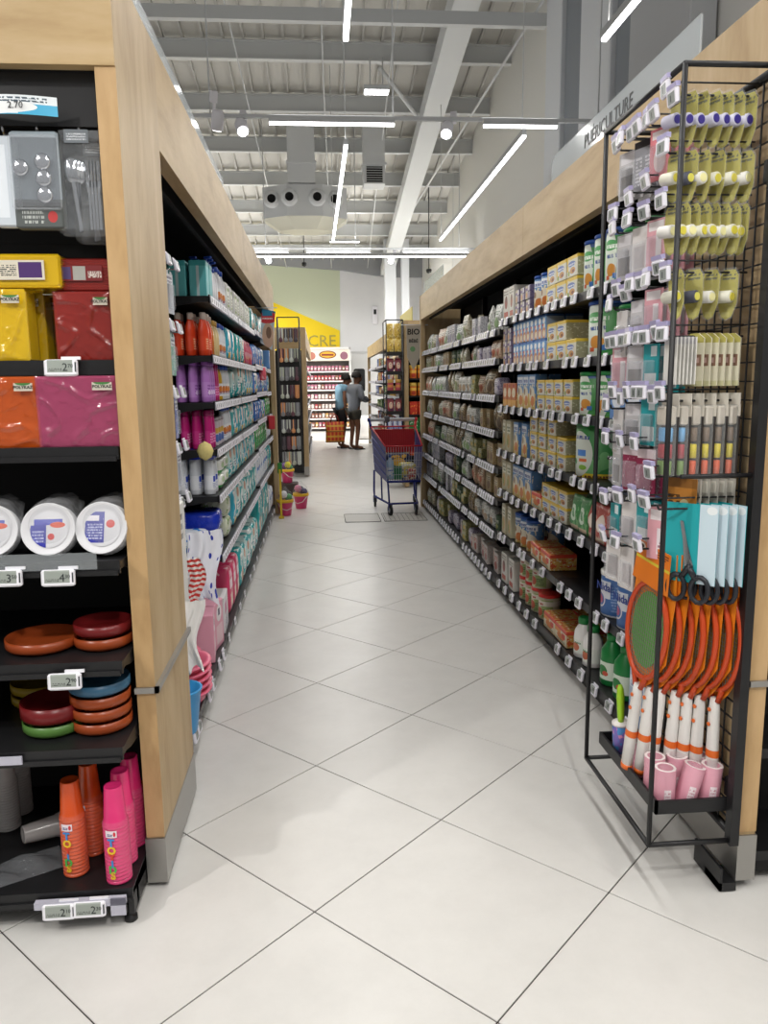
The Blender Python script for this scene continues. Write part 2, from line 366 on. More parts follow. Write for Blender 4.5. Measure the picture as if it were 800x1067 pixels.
light_line('crosswise light line left of the main beam on the near track', (-.43, 8.2, LZ), (.81, 8.2, LZ), G, hang=False)
light_line('crosswise light line right of the main beam on the near track', (1.7, 8.2, LZ), (2.46, 8.2, LZ), G, hang=False)
for k, (a, b_) in enumerate(((-1.6,-.55), (-.2,1.1), (1.75,3.1))):
    light_line(['leftmost', 'middle', 'rightmost'][k]+' crosswise light line on the far track', (a, 16.3, LZ+.06), (b_, 16.3, LZ+.06), G, hang=False)
light_line('long crosswise light line low on the far track', (-1.6, 16.2, LZ-.02), (3.1, 16.2, LZ-.02), G, 1.5, hang=False)
light_line('added hidden fill light beyond the right shelves at the far end', (3.0, 17.5, 3.3), (3.0, 22.5, 3.3), G, 5)  # added out of sight to brighten the far end and back wall
light_line('added hidden fill light left of the shoppers at the far end', (-2.4, 17.5, LZ), (-2.4, 23.5, LZ), G, 10)  # unseen extra lamp, put in to lift the back wall
light_line('short crosswise light line high up before the back wall', (.35, 20.5, 5.0), (1.1, 20.5, 5.0), G, 14)
def track(label, y, z, x0, x1):
    m = MB(); m.box(x0, y-.02, z, x1, y+.02, z+.035)
    for x in (-1.0, .8, 2.9): m.tube((x, y, z+.03), (x, y, roofz(y)-.05), .008, 5)
    tag(obj('light_track', m.mesh('light_track', HOUS)), label, 'track')
track('thin horizontal light track crossing the aisle nearer the camera', 8.26, 4.05, -3, 3.02)
track('thin horizontal light track crossing the aisle at the far end', 16.3, 4.12, -3, 3.25)
def spot(label, loc, aim, power=True, energy=SPOT_W):
    d = (Vector(aim)-Vector(loc)).normalized(); qt = d.to_track_quat('-Z', 'Y').to_euler()
    t = thing('track_spotlight', label, 'spotlight', loc, 0, 'spotlights on the tracks'); t.rotation_euler = qt
    m = MB(); m.lathe([(.045,.14),(.06,.1),(.06,-.04),(.055,-.04)], 16); obj('head', m.mesh('spot_head', WHITE), t)
    m = MB(); m.lathe([(.05,-.043),(.05,-.036)], 16); obj('lens', m.mesh('spot_lens', pbr('spot_lens', '#ffffff', .3, emit=12)), t)
    m = MB(); m.box(-.05, -.02, .1, -.03, .02, .24); m.box(-.08, -.04, .2, -.02, .04, .3); obj('bracket', m.mesh('spot_bracket', WHITE), t)
    if power:
        ld = bpy.data.lights.new('spot_light', 'SPOT'); ld.energy = energy; ld.spot_size = 1.25; ld.spot_blend = .5; ld.shadow_soft_size = .06; ld.color = (1, .97, .92)
        lo = bpy.data.objects.new('spot_light', ld); COL.objects.link(lo); lo.parent = t; lo.location = (0, 0, -.06)
spot('lit spotlight at the left end of the near track', (-.69, 8.2, 3.93), (.4, 4.4, 0))
spot('unlit spotlight at the far left of the near track', (-.93, 8.2, 3.96), (-1.6, 10, 0), False)
spot('lit spotlight right of the main beam on the near track', (1.33, 8.2, 3.93), (.4, 5.0, .4))
spot('spotlight behind the camera on the left, out of view', (-3.0, -.1, 3.9), (.1, 2.2, .2), True, SPOT_W*4.3)
spot('spotlight behind the camera in the middle, out of view', (.4, -.8, 3.9), (.4, 1.9, 0), True, SPOT_W*3)
spot('spotlight over the right shelf end, out of view', (1.9, .2, 3.9), (.75, 2.3, .4), True, SPOT_W*.9)
spot('lit spotlight at the left of the far track', (-.95, 16.2, 3.9), (.2, 12.5, 0))
spot('lit spotlight at the middle of the far track', (1.5, 16.2, 3.9), (.5, 12.5, 0))
# high-bay lamp
t = thing('high_bay_lamp', 'small bright ribbed high bay lamp high under the roof', 'lamp', (1.02, 13.2, 6.02))
m = MB(); m.box(-.2, -.1, 0, .2, .1, .07); m.tube((-.1,0,.07),(-.1,0,.5),.01); m.tube((.1,0,.07),(.1,0,.5),.01); obj('housing', m.mesh('bay_housing', HOUS), t)
for k in range(6): m = MB(); m.box(-.19+k*.065, -.09, -.02, -.14+k*.065, .09, 0); obj('diffuser', m.mesh('bay_diffuser', LED), t)
# ------------------------------------------------------------------ wood-clad shelf runs
XL, XR = -.487, 1.165
RAIL = pbr('price_rail', '#c9c8d6', .25, alpha=.8)
ESL = printed('price_tag', '#e6e4ee', [('rect', .14, .2, .86, .84, '#8f9690'), ('rect', .5, .38, .6, .7, '#33363a'), ('rect', .64, .46, .76, .7, '#33363a'), ('txt', .18, .28, .46, .44, '#4a4c4c', 2)], .35)
m = MB(); m.cbox(-.031, -.014, -.022, .031, 0, .022, .004); m.box(-.02, -.004, .022, .03, 0, .032); ESLM = m.mesh('price_tag', ESL)
STRIPT = printed('paper_price_tag', '#e9e7ee', [('rect', .3, .2, .62, .8, '#3b3b42')], .4)
m = MB(); m.box(-.032, -.004, -.019, .032, 0, .019); PTAG = m.mesh('paper_price_tag', STRIPT)
def bay(label, loc, rz, w, shelves, H, depth, group, tagm=ESLM, base=True, holes=True):
    """one shelving bay; local y=0 is the front lip, x along the run"""
    t = thing('shelving_bay', label, 'shelving', loc, rz, group)
    m = MB(); m.box(0, depth, .05, w, depth+.03, H); 
    for k in range(6): m.box(.02, depth-.003, .3+k*.3, w-.02, depth, .315+k*.3)
    obj('back_panel', m.mesh('back_panel', BLKM), t)
    for x in (0, w-.03):
        m = MB(); m.box(x, depth-.04, .02, x+.03, depth, H); obj('upright', m.mesh('upright', BLK), t)
    if base: m = MB(); m.box(0, .05, .0, w, .08, .075); m.box(0, .05, .0, .02, depth, .075); obj('kick_plate', m.mesh('kick_plate', BLK), t)
    for z, d0, tags, rail in shelves:
        m = MB(); m.box(.002, d0, z-.03, w-.002, depth, z); m.box(.002, d0-.004, z-.034, w-.002, d0+.004, z+.006)
        m.prism([(d0+.05, z-.03), (depth, z-.03), (depth, z-.1)], .004, .008, 0, 'YZ'); m.prism([(d0+.05, z-.03), (depth, z-.03), (depth, z-.1)], w-.008, w-.004, 0, 'YZ')
        s = obj('shelf', m.mesh('shelf', BLK), t)
        if rail: m = MB(); m.box(.01, d0-.007, z-.04, w-.01, d0-.004, z+.002); obj('price_rail', m.mesh('price_rail', RAIL), s)
        for x in tags: obj('price_tag', tagm, s, (x, d0-.008, z-.018), (-.12, 0, random.uniform(-.05, .05)))
    return t
# -- left run cladding
t = thing('wood_surround', 'pale oak end panel and overhead fascia around the left shelves', 'shelf cladding')
m = MB(); m.box(XL-.05, 2.14, .015, XL, 2.67, 2.51); obj('end_panel', m.mesh('end_panel', WZ), t)
m = MB(); m.box(XL-.051, 2.137, .16, XL+.0006, 2.14, 2.25); obj('edge_band', m.mesh('edge_band', EDGE), t)
m = MB(); m.box(XL-.055, 2.1335, .015, XL+.003, 2.675, .155); obj('steel_kick', m.mesh('steel_kick', STEEL), t)
m = MB(); m.box(XL-.055, 2.128, .605, XL+.012, 2.14, .622); m.box(XL, 2.128, .605, XL+.012, 2.69, .622); obj('steel_bumper', m.mesh('steel_bumper', STEEL), t)
for a, b_ in ((2.67, 5.33), (5.334, 8.75)):
    m = MB(); m.box(XL-.05, a, 2.2, XL, b_, 2.51); obj('fascia_board', m.mesh('fascia_board', WY), t)
m = MB(); m.box(-2.0, 2.132, 2.25, XL-.0005, 2.17, 2.515); obj('header_board', m.mesh('header_board', WX), t)
m = MB(); m.box(-1.1, 2.72, 2.3, XL-.05, 8.75, 2.33); obj('canopy', m.mesh('canopy', BLKM), t)
m = MB(); m.box(XL-.05, 8.75, .015, XL, 8.95, 2.51); m.box(-1.1, 8.9, .015, XL-.05, 8.95, 2.51); obj('far_post', m.mesh('far_post', WZ), t)
m = MB(); m.box(-.6, 2.72, 2.2, -.58, 8.74, 2.3); obj('canopy_shade_strip', m.mesh('canopy_shade_strip', BLKM), t)  # matt black strip added to give the shade of the recess
PLEX = pbr('clear_acrylic', '#dfe6ea', .08, alpha=.45, spec=.8); ACR = pbr('thin_acrylic', '#dfe6ea', .08, alpha=.14, spec=.8)
m = MB(); m.prism([(2.62,2.51),(4.9,2.51),(4.9,2.66),(2.68,2.66),(2.62,2.62)], -.54, -.534, 0, 'YZ'); so = obj('clear_sign', m.mesh('clear_sign', PLEX)); tag(so, 'clear acrylic sign standing on top of the left oak fascia', 'sign')
# -- left bays
LV = [1.90, 1.61, 1.375, 1.135, .895, .58]
lb = [('hanging-goods bay of the left run right behind the oak end panel', 2.7, 4.03), ('left run bay with orange bottles and lilac bottles', 4.03, 5.36), ('left run bay with teal nappy packs', 5.36, 6.69), ('left run bay before the farthest one', 6.69, 8.02), ('farthest bay of the left run next to its end post', 8.02, 8.74)]
for k, (lab, a, b_) in enumerate(lb):
    w = b_-a
    if k == 0: sh = [(.12, 0, [.22, .3, .62, .75, 1.0, 1.15], False), (.42, .12, [.6, .9], False)]
    else:
        dz = (0, 0, .0, .02, .01)[k]
        sh = [(z+dz, 0, [.04+.075*i for i in range(int((w-.05)/.075))], True) for z in LV]+[(.12, 0, [.1+.3*i for i in range(int((w-.05)/.3))], False)]
    bay(lab, (-.535, a, 0), R90, w, sh, 2.28, .48, 'left run shelving bays', PTAG if k else ESLM)
# -- left end unit facing the camera
t = thing('end_shelving', 'black end shelving with party tableware facing the camera', 'shelving')
m = MB(); m.box(-1.9, 2.58, .05, -.54, 2.61, 2.25)
for k in range(5): m.box(-1.9, 2.577, .3+k*.4, -.55, 2.58, .31+k*.4)
obj('back_panel', m.mesh('back_panel', BLKM), t)
ES = [(1.53, 2.19), (1.30, 2.15), (1.0, 2.085), (.735, 2.04), (.515, 1.985), (.105, 1.985)]
for z, y in ES:
    m = MB(); m.box(-1.9, y, z-.022, -.545, 2.58, z); m.box(-1.9, y-.006, z-.032, -.545, y+.002, z+.004); m.box(-1.9, y-.012, z-.036, -.55, y-.006, z-.022)
    m.prism([(y+.03, z-.022), (2.58, z-.022), (2.58, z-.09), (y+.08, z-.035)], -.549, -.545, 0, 'YZ')
    obj('shelf', m.mesh('shelf', BLK), t)
m = MB(); m.box(-1.9, 2.02, .03, -.545, 2.04, .08); m.box(-.56, 1.985, .025, -.545, 2.55, .1)
obj('base_frame', m.mesh('base_frame', BLK), t)
m = MB(); m.lathe([(.018,0),(.018,.012),(.008,.016),(.008,.05)], 12, 0, -.56, 2.0); obj('levelling_foot', m.mesh('levelling_foot', BLK), t)
m = MB(); m.box(-1.9, 2.172, 2.25, -.54, 2.61, 2.27); m.box(-1.9, 2.18, 2.12, -.55, 2.19, 2.25); obj('header_rail', m.mesh('header_rail', BLK), t)
ESL2 = printed('shelf_tag', '#eeedf3', [('rect', .1, .18, .8, .82, '#9aa19a'), ('txt', .13, .26, .5, .42, '#4a4c4c', 2), ('rect', .86, .2, .9, .7, '#40434a')], .35)
m = MB(); m.cbox(-.043, -.016, -.022, .043, 0, .022, .004); m.box(.0, -.006, .022, .05, 0, .03); ESLM2 = m.mesh('shelf_tag', ESL2)
LCD = pbr('lcd_digits', '#2e3234', .5)
for x, y, z, a, b_ in ((-.683,2.172,1.512,'2','70'), (-.70,2.068,.965,'4','30'), (-.835,2.068,.968,'3','50'), (-.69,2.022,.695,'2','90'), (-.735,1.964,.068,'2','10'), (-.655,1.964,.07,'2','30')):
    s = obj('price_tag', ESLM2, t, (x, y-.002, z), (-.1, 0, 0)); obj('price_digits', text_mesh(a, .03, LCD, .0003), s, (.012, -.0165, 0)); obj('price_cents', text_mesh(b_, .014, LCD, .0003), s, (.026, -.0165, .004))
m = MB(); m.box(-.80, 1.955, .075, -.56, 1.972, .095); m.box(-.60, 1.955, .045, -.56, 1.96, .095); obj('price_rail', m.mesh('price_rail', RAIL), t)
m = MB(); m.box(-.95, 1.966, .49, -.80, 1.972, .512); obj('price_rail', m.mesh('price_rail', RAIL), t)
m = MB(); m.box(-1.4, 2.062, .985, -.60, 2.066, 1.03); obj('acrylic_stop', m.mesh('acrylic_stop', ACR), t)
BAN = printed('promo_strip', '#e8eef2', [('rect', .35, 0, 1, .55, '#4fb4dc'), ('ell', .2, .4, .6, .4, '#f2f4f4'), ('txt', .05, .65, .9, .95, '#4a5a66', 2), ('rect', .1, .05, .6, .2, '#f2f4f4')], .3)
m = MB(); m.grid(lambda u, v: (-.86+.225*u, -.02*math.sin(PI*u), .045*v), 10, 1); bo = obj('promo_strip', m.mesh('promo_strip', BAN), t, (0, 2.14, 2.13)); obj('price_digits', text_mesh('2.70', .022, LCD), bo, (-.73, -.021, .02))
# -- right run cladding
t = thing('wood_surround', 'pale oak end post and overhead fascia around the right shelves', 'shelf cladding')
m = MB(); m.box(XR, 1.96, .03, XR+.05, 2.5, 2.43); obj('end_panel', m.mesh('end_panel', WZ), t)
m = MB(); m.box(XR-.0006, 1.957, .18, XR+.051, 1.96, 2.43); obj('edge_band', m.mesh('edge_band', EDGE), t)
m = MB(); m.box(XR-.003, 1.953, .03, XR+.053, 2.505, .17); obj('steel_kick', m.mesh('steel_kick', STEEL), t)
m = MB(); m.box(XR-.012, 1.948, .62, XR+.055, 1.96, .637); m.box(XR-.012, 1.948, .62, XR, 2.5, .637); obj('steel_bumper', m.mesh('steel_bumper', STEEL), t)
for a, b_ in ((1.96, 4.5), (4.504, 7.6), (7.604, 9.05)):
    m = MB(); m.box(XR, a, 2.165 if a > 2 else 2.43, XR+.05, b_, 2.43); 
    if a < 2: m = MB(); m.box(XR, 2.5, 2.165, XR+.05, b_, 2.43); m.box(XR, 1.96, 2.4301, XR+.05, 2.5, 2.4302)
    obj('fascia_board', m.mesh('fascia_board', WY), t)
m = MB(); m.box(XR+.05, 1.96, 2.2, 2.2, 2.0, 2.43); obj('header_board', m.mesh('header_board', WX), t)
m = MB(); m.box(XR, 9.0, .015, XR+.05, 9.1, 2.43); m.box(XR+.05, 9.06, .015, 1.72, 9.1, 2.43); obj('far_post', m.mesh('far_post', WZ), t)
m = MB(); m.box(XR+.05, 2.5, 2.28, 1.72, 9.0, 2.31); obj('canopy', m.mesh('canopy', BLKM), t)
m = MB(); m.box(1.26, 2.52, 2.17, 1.28, 8.99, 2.28); obj('canopy_shade_strip', m.mesh('canopy_shade_strip', BLKM), t)  # same added black strip, stands in for shade on the right
m = MB(); m.box(1.24, 1.99, .03, 2.1, 2.02, .08); m.box(1.22, 2.2, .05, 2.1, 2.24, 2.2); obj('end_backing', m.mesh('end_backing', BLKM), t)
for z in (.1, .42, .75, 1.1):
    m = MB(); m.box(1.225, 1.98, z-.03, 2.1, 2.2, z); obj('end_shelf', m.mesh('end_shelf', BLK), t)
m = MB(); m.box(1.11, 1.945, .005, 1.16, 2.03, .03); m.box(1.11, 1.945, .005, 1.118, 2.1, .075); obj('floor_bracket', m.mesh('floor_bracket', BLK), t)
# clear sign with lettering
SIGN = pbr('clear_sign_acrylic', '#c9cfd2', .1, alpha=.6, spec=.8)
m = MB(); m.prism([(2.49,2.43),(4.03,2.43),(4.03,2.53),(3.97,2.56),(2.55,2.56),(2.49,2.56)], 1.185, 1.192, 0, 'YZ')
so = obj('clear_sign', m.mesh('clear_sign', SIGN)); tag(so, 'clear acrylic sign lettered puericulture on the right oak fascia', 'sign')
obj('lettering', text_mesh('PU\u00c9RICULTURE', .078, pbr('sign_ink', '#3a3c3e', .5), .0006), so, (1.183, 3.27, 2.488), (0, 0, -R90))
obj('clear_sign', (lambda m: (m.box(1.2, 7.6, 2.43, 1.207, 8.9, 2.57), m.mesh('clear_sign', SIGN))[1])(MB())); tag(bpy.data.objects['clear_sign.002'] if 'clear_sign.002' in bpy.data.objects else COL.objects[-1], 'clear acrylic sign at the far end of the right oak fascia', 'sign')
# -- right bays
RA = [1.85, 1.56, 1.30, 1.01, .745, .45]; RB = [1.80, 1.61, 1.36, 1.12, .875, .655, .415]
rb = [('right run bay behind the hanging display rack', 2.52, 3.83, 0), ('right run bay with yellow milk cartons', 3.83, 5.16, 0), ('right run bay with baby food pouches, nearest of the dense three', 5.16, 6.46, 1), ('middle dense bay of the right run', 6.46, 7.76, 1), ('farthest bay of the right run by the trolley', 7.76, 8.98, 1)]
for lab, a, b_, dense in rb:
    w = b_-a
    if dense: sh = [(z, 0, [.04+.075*i for i in range(int((w-.04)/.075)) if random.random() > .1], False) for z in RB]+[(.1, 0, [.06+.13*i for i in range(int((w-.05)/.13))], False)]
    else: sh = [(z, 0, [x for x in [.08+.17*i+random.uniform(-.04,.04) for i in range(int((w-.1)/.17)+1)] if x < w-.05], False) for z in RA]+[(.12, 0, [.1+.18*i for i in range(int((w-.1)/.18))], False)]
    bay(lab, (1.195, b_, 0), -R90, w, sh, 2.28, .46, 'right run shelving bays')
for y in (4.55, 6.2): 
    m = MB(); m.cbox(1.3, y, 2.235, 1.36, y+.1, 2.28, .006); c = obj('shelf_camera', m.mesh('shelf_camera', WHITE)); tag(c, 'small white sensor under the right shelf canopy, '+('nearer' if y < 5 else 'farther')+' one', 'sensor')
    m = MB(); m.lathe([(.02,0),(.02,.012)], 12, 0, 1.33, y+.05); obj('lens', m.mesh('sensor_lens', BLKM), c, (0,0,2.225))
# ------------------------------------------------------------------ product prototypes (front faces local -Y, base z=0)
def carton(nm, w, d, h, mat, c=.003):
    m = MB(); m.cbox(-w/2, 0, 0, w/2, d, h, c); return {'mesh': m.mesh(nm, mat)}
def can(nm, r, h, mat, lid, lidh=.018, n=18, cy=None):
    cy = r if cy is None else cy   # axis set back by the radius
    m = MB(); m.lathe([(r*.97,0),(r,.005),(r,h-lidh-.004),(r*.97,h-lidh)], n, 0, 0, cy)
    k = MB(); k.lathe([(r*1.03,h-lidh),(r*1.03,h-.003),(r*.98,h),(r*.5,h-.002)], n, 0, 0, cy)
    return {'parts': [('body', m.mesh(nm, mat)), ('lid', k.mesh(nm+'_lid', lid))]}
def bottle(nm, r, h, mat, cap, sy=.7, caph=.14, capr=.55, neck=.5, lab=None, n=14, shoulder=.62):
    ch = h*caph; b = h-ch; cy = r*sy
    m = MB(); m.lathe([(r*.9,0),(r,h*.03),(r,b*shoulder),(r*.93,b*(shoulder+.16)),(r*neck,b*.95),(r*neck*.9,b)], n, 0, 0, cy, 1, sy)
    k = MB(); k.lathe([(r*capr,b-.002),(r*capr,h-.004),(r*capr*.85,h)], n, 0, 0, cy, 1, max(sy, .8))
    ps = [('body', m.mesh(nm, mat)), ('cap', k.mesh(nm+'_cap', cap))]
    if lab:
        q = MB(); q.lathe([(r*1.008,b*.14),(r*1.008,b*(shoulder-.08))], n, 0, 0, cy, 1, sy, cap=False); ps.append(('label', q.mesh(nm+'_label', lab)))
    return {'parts': ps}
def pump(nm, r, h, mat, cap):
    p = bottle(nm, r, h*.85, mat, cap, .75, .1, .5)
    k = MB(); k.tube((0,r*.75,h*.84),(0,r*.75,h*.96),.004); k.cbox(-.008,r*.75-.03,h*.95,.008,r*.75+.012,h,.002); p['parts'].append(('pump', k.mesh(nm+'_pump', cap))); return p
def pouch(nm, w, d, h, mat, top=.2, seal=True, wr=.006):
    """soft bag: full at the base, pinched to a flat seal at the top"""
    m = MB(); nu, nv = 12, 9
    rnd = random.Random(nm); ph = [rnd.uniform(0, 6) for _ in range(4)]
    def fn(u, v):
        a = 2*PI*u; t = v
        th = d/2*(1-.92*max(0, (t-.45)/.55)**1.4)*(.75+.25*min(1, t*6)); ww = w/2*(1-.06*math.sin(PI*t))
        x = ww*max(-1, min(1, 1.25*math.cos(a))); y = th*math.sin(a)*abs(math.sin(a))**-.4 if abs(math.sin(a)) > 1e-4 else 0
        y += wr*math.sin(9*t+ph[0]+3*u*6)*math.sin(PI*t)
        return (x, d/2+y, h*t*(1 if seal else 1))
    m.grid(fn, nu*2, nv)
    k = len(m.v); n1 = nu*2+1
    m.f.append(tuple(range(nu*2-1, -1, -1))); m.m.append(0); m.sm.append(False)
    m.f.append(tuple(nv*n1+i for i in range(nu*2))); m.m.append(0); m.sm.append(False)
    return {'mesh': m.mesh(nm, mat)}
def pack(nm, w, d, h, mat, puff=.018, n=7):
    """plump film-wrapped pack with rounded faces"""
    m = MB()
    def sgn(c, e): return math.copysign(abs(c)**e, c)
    def fn(u, v):
        a = 2*PI*u; b = -PI/2+PI*v
        return (w/2*sgn(math.cos(b), .35)*sgn(math.cos(a), .38), d/2+d/2*sgn(math.cos(b), .35)*sgn(math.sin(a), .38), h/2+h/2*sgn(math.sin(b), .45))
    m.grid(fn, 20, 10); return {'mesh': m.mesh(nm, mat)}
def hangcard(nm, w, h, mat, body=None, d=.012):
    m = MB(); m.prism([(-w/2,-h),(w/2,-h),(w/2,-.012),(w*.3,0),(.012,0),(.009,-.012),(-.009,-.012),(-.012,0),(-w*.3,0),(-w/2,-.012)], 0, .0015)
    p = {'mesh': m.mesh(nm, mat)}
    if body:
        k = MB(); k.cbox(-w*.38, -d, -h*.9, w*.38, 0, -h*.3, .004); p['parts'] = [('blister', k.mesh(nm+'_blister', body))]
    return p

LVN = ['top', 'second', 'third', 'fourth', 'fifth', 'sixth', 'seventh', 'bottom']
ORD = ['first', 'second', 'third', 'fourth', 'fifth', 'sixth', 'seventh', 'eighth', 'ninth', 'tenth', 'eleventh', 'twelfth', 'thirteenth', 'fourteenth', 'fifteenth', 'sixteenth', 'seventeenth', 'eighteenth', 'nineteenth', 'twentieth']+['%dth' % k for k in range(21, 60)]
def row(side, z, y0, y1, proto, w, h, name, label, cat, nst=1, ndp=1, d=.1, front=.0, gap=.006, skip=0, jit=.004, rj=.04):
    """line up copies of one product along a shelf of the left (L) or right (R) run"""
    n = max(1, int((y1-y0+gap)/(w+gap))); st = (y1-y0)/n
    for i in range(n):
        for j in range(ndp):
            for s in range(nst):
                if s == nst-1 and nst > 1 and skip and (i+j) % skip == 0: continue
                y = y0+st*(i+.5)+random.uniform(-jit, jit)*.5; dd = front+j*(d+.008)+random.uniform(0, jit)
                x = 1.21+dd if side == 'R' else -.548-dd
                lab = label
                if nst > 1: lab += ', '+(['lower', 'upper'] if nst == 2 else ['lowest', 'middle', 'highest'])[s]+' layer'
                if ndp > 1: lab += ', '+(['front', 'back'] if ndp == 2 else ['front', 'middle', 'back'])[j]
                if n > 1: lab += ', '+ORD[i]+' nearest' if i else ', nearest'
                turn = .45 if not isinstance(proto, list) and any(q_[0] in ('lid', 'cap') for q_ in proto.get('parts', [])) else 0
                if turn: x += (.012 if side == 'R' else -.012)
                pr_ = random.choice(proto) if isinstance(proto, list) else proto
                place(pr_, name, lab, cat, (x, y, z+.0015+s*(h+.001)), (-R90+turn if side == 'R' else R90-turn)+random.uniform(-rj, rj)*(1 if nst == 1 else .3), label if n*nst*ndp > 1 else None)
    return n
# ---- right run: baby food and milk
pmk = printed
M_YEL = pmk('carton_yellow', '#9f9a7c', [('blotch', 9, .6, '#c9c4aa'), ('band', .86, 1, '#d9b63a'), ('rect', 0, 0, 1, .86, '#cfcbb8'), ('rect', 0, .3, .14, 1, '#ddb93c'), ('rect', .3, .82, 1, 1, '#d7b742'), ('ell', .45, .62, .36, .13, '#5a74b4'), ('txt', .14, .56, .78, .68, '#e4e6ea', 1), ('ell', .56, .3, .33, .22, '#c7cfd8'), ('ell', .56, .3, .26, .16, '#c28e4c'), ('ell', .62, .27, .12, .08, '#7d3f24'), ('ell', .2, .2, .1, .12, '#8a9a3c')])
M_GRN = pmk('tin_green', '#4f9a55', [('blotch', 3, .56, '#3c8a48'), ('band', .93, 1, '#33568f'), ('ell', .4, .5, .3, .6, '#d3dbcf'), ('ell', .45, .76, .3, .1, '#4a9a55'), ('txt', .25, .7, .75, .82, '#e6eae2', 1), ('txt', .3, .52, .7, .64, '#35508f', 1), ('ell', .5, .3, .18, .12, '#c98a3c'), ('rect', .58, .14, .72, .24, '#4272b4'), ('rect', .3, .12, .45, .2, '#c85a34'), ('band', 0, .03, '#8cb65a')], front=False)
M_GRNB = pmk('tin_green_big', '#3c8547', [('blotch', 2.5, .58, '#6aa86c'), ('band', 0, .09, '#d9be3a'), ('txt', .1, .01, .95, .08, '#6a3a2a', 1), ('band', .94, 1, '#2f7a3e'), ('ell', .36, .46, .32, .44, '#c9d0c6'), ('txt', .12, .74, .62, .86, '#34498a', 1), ('rect', .3, .42, .54, .54, '#4a7cc0'), ('rect', .36, .31, .56, .37, '#cf6a38'), ('ell', .2, .3, .08, .06, '#3f9a50'), ('ell', .46, .2, .1, .05, '#7fb03e')], front=False)
M_BLU = pmk('carton_blue', '#9fb0c8', [('band', .9, 1, '#3564a6'), ('rect', .0, .35, 1, .9, '#5f94cc'), ('ell', .45, .74, .34, .12, '#e6e8e6'), ('ell', .5, .24, .44, .26, '#c9875a'), ('ell', .55, .2, .24, .14, '#e0d4bc'), ('rect', .1, .5, .4, .6, '#c83a34'), ('ell', .6, .52, .2, .1, '#e9dfc8')])
M_PUR = pmk('sleeve_purple', '#6a6078', [('blotch', 6, .56, '#4a3468'), ('rect', 0, 0, .5, 1, '#b9ad98'), ('rect', .08, .6, .46, .8, '#6a4a88'), ('ell', .3, .3, .16, .2, '#c88a5a'), ('rect', .58, .62, .8, .95, '#d8d4de'), ('rect', .55, .1, .95, .5, '#8a7d98')])
M_CER = pmk('box_cereal', '#5d87b8', [('rect', 0, 0, 1, .45, '#c9a95e'), ('blotch', 4, .62, '#e0d6bc'), ('rect', .06, .74, .94, .93, '#dfe3ea'), ('txt', .12, .76, .88, .91, '#2f4c92', 1), ('ell', .5, .42, .42, .22, '#d8cfba'), ('ell', .62, .24, .28, .15, '#c8763a'), ('ell', .3, .5, .12, .1, '#8a6a4a')])
M_ORA = pmk('box_orange', '#b8673a', [('rect', 0, 0, 1, .3, '#d9a257'), ('ell', .5, .6, .36, .2, '#d9cfb8'), ('rect', .2, .82, .8, .94, '#a83a2c'), ('blotch', 5, .64, '#d8b890')])
M_REDP = pmk('pack_redyellow', '#cfa254', [('blotch', 5, .55, '#c8562e'), ('blotch', 9, .62, '#e0d6bc'), ('band', .78, 1, '#cc4630'), ('rect', 0, .08, 1, .78, '#d8cfb4'), ('rect', 0, .55, .5, .78, '#e08a3c'), ('ell', .5, .4, .3, .2, '#cf7836'), ('txt', .15, .12, .85, .25, '#3a6a44', 2), ('rect', .62, .4, .9, .7, '#c8402e')])
M_BEI = pmk('box_beige', '#b5ad90', [('rect', .1, .6, .9, .9, '#d8d4c4'), ('txt', .15, .65, .85, .85, '#5a6a44', 2), ('ell', .5, .35, .34, .22, '#b8945c'), ('ell', .35, .32, .14, .12, '#7a8e4c')])
M_NID = pmk('tin_blue_white', '#3f68a4', [('rect', .0, .45, .7, .88, '#d0d4dc'), ('ell', .3, .4, .24, .2, '#d8d2da'), ('ell', .3, .4, .2, .16, '#3f68a4'), ('ell', .3, .4, .14, .11, '#a8446c'), ('band', 0, .05, '#c8ccd6'), ('txt', .72, .15, .97, .8, '#7d98c6', 9)], front=False)
M_TINR = pmk('tin_redlid', '#bfb89e', [('rect', .5, .08, .95, .9, '#8fa566'), ('rect', .05, .06, .5, .5, '#d2c9a8'), ('ell', .36, .34, .22, .2, '#b8553a'), ('rect', .0, .62, 1, .84, '#d8d2c4'), ('txt', .1, .66, .6, .8, '#a83a34', 1), ('txt', .55, .15, .9, .5, '#4a5a34', 4)], front=False)
M_DISP = pmk('display_white_red', '#c9c6bf', [('ell', .5, .55, .25, .2, '#8a3a30'), ('rect', .15, .1, .85, .26, '#b0493c'), ('ell', .52, .66, .14, .1, '#5a3a2a'), ('txt', .1, .78, .9, .95, '#7a746a', 2)])
M_POUG = pmk('pouch_green_red', '#41804a', [('blotch', 4, .6, '#74a872'), ('ell', .45, .5, .32, .24, '#c4d2c0'), ('ell', .45, .5, .2, .14, '#4a8a54'), ('rect', .1, .04, .9, .16, '#cdb8a0')], front=False)
M_POUR = pmk('pouch_red', '#a8443a', [('blotch', 4, .6, '#c8948a'), ('ell', .5, .55, .3, .22, '#d9ccc0'), ('rect', .1, .05, .9, .16, '#cdb8a0')], front=False)
M_GBOX = pmk('box_blue_white', '#a8b8ce', [('rect', 0, 0, 1, .35, '#5c85bc'), ('ell', .5, .35, .35, .16, '#d8dee8'), ('rect', .05, .6, .95, .8, '#dde2ea'), ('txt', .1, .62, .9, .78, '#3f5f9c', 1)])
GLID = P('lid_green', '#1f7a3c', .4); BLID = P('lid_blue', '#2450a0', .4); WLID = P('lid_white', '#e6e4e0', .4); RLID = P('lid_red', '#cc2f2a', .4)
PR = {}
PR['yel'] = carton('milk_carton', .155, .16, .098, M_YEL); PR['yels'] = carton('milk_carton', .14, .14, .083, M_YEL)
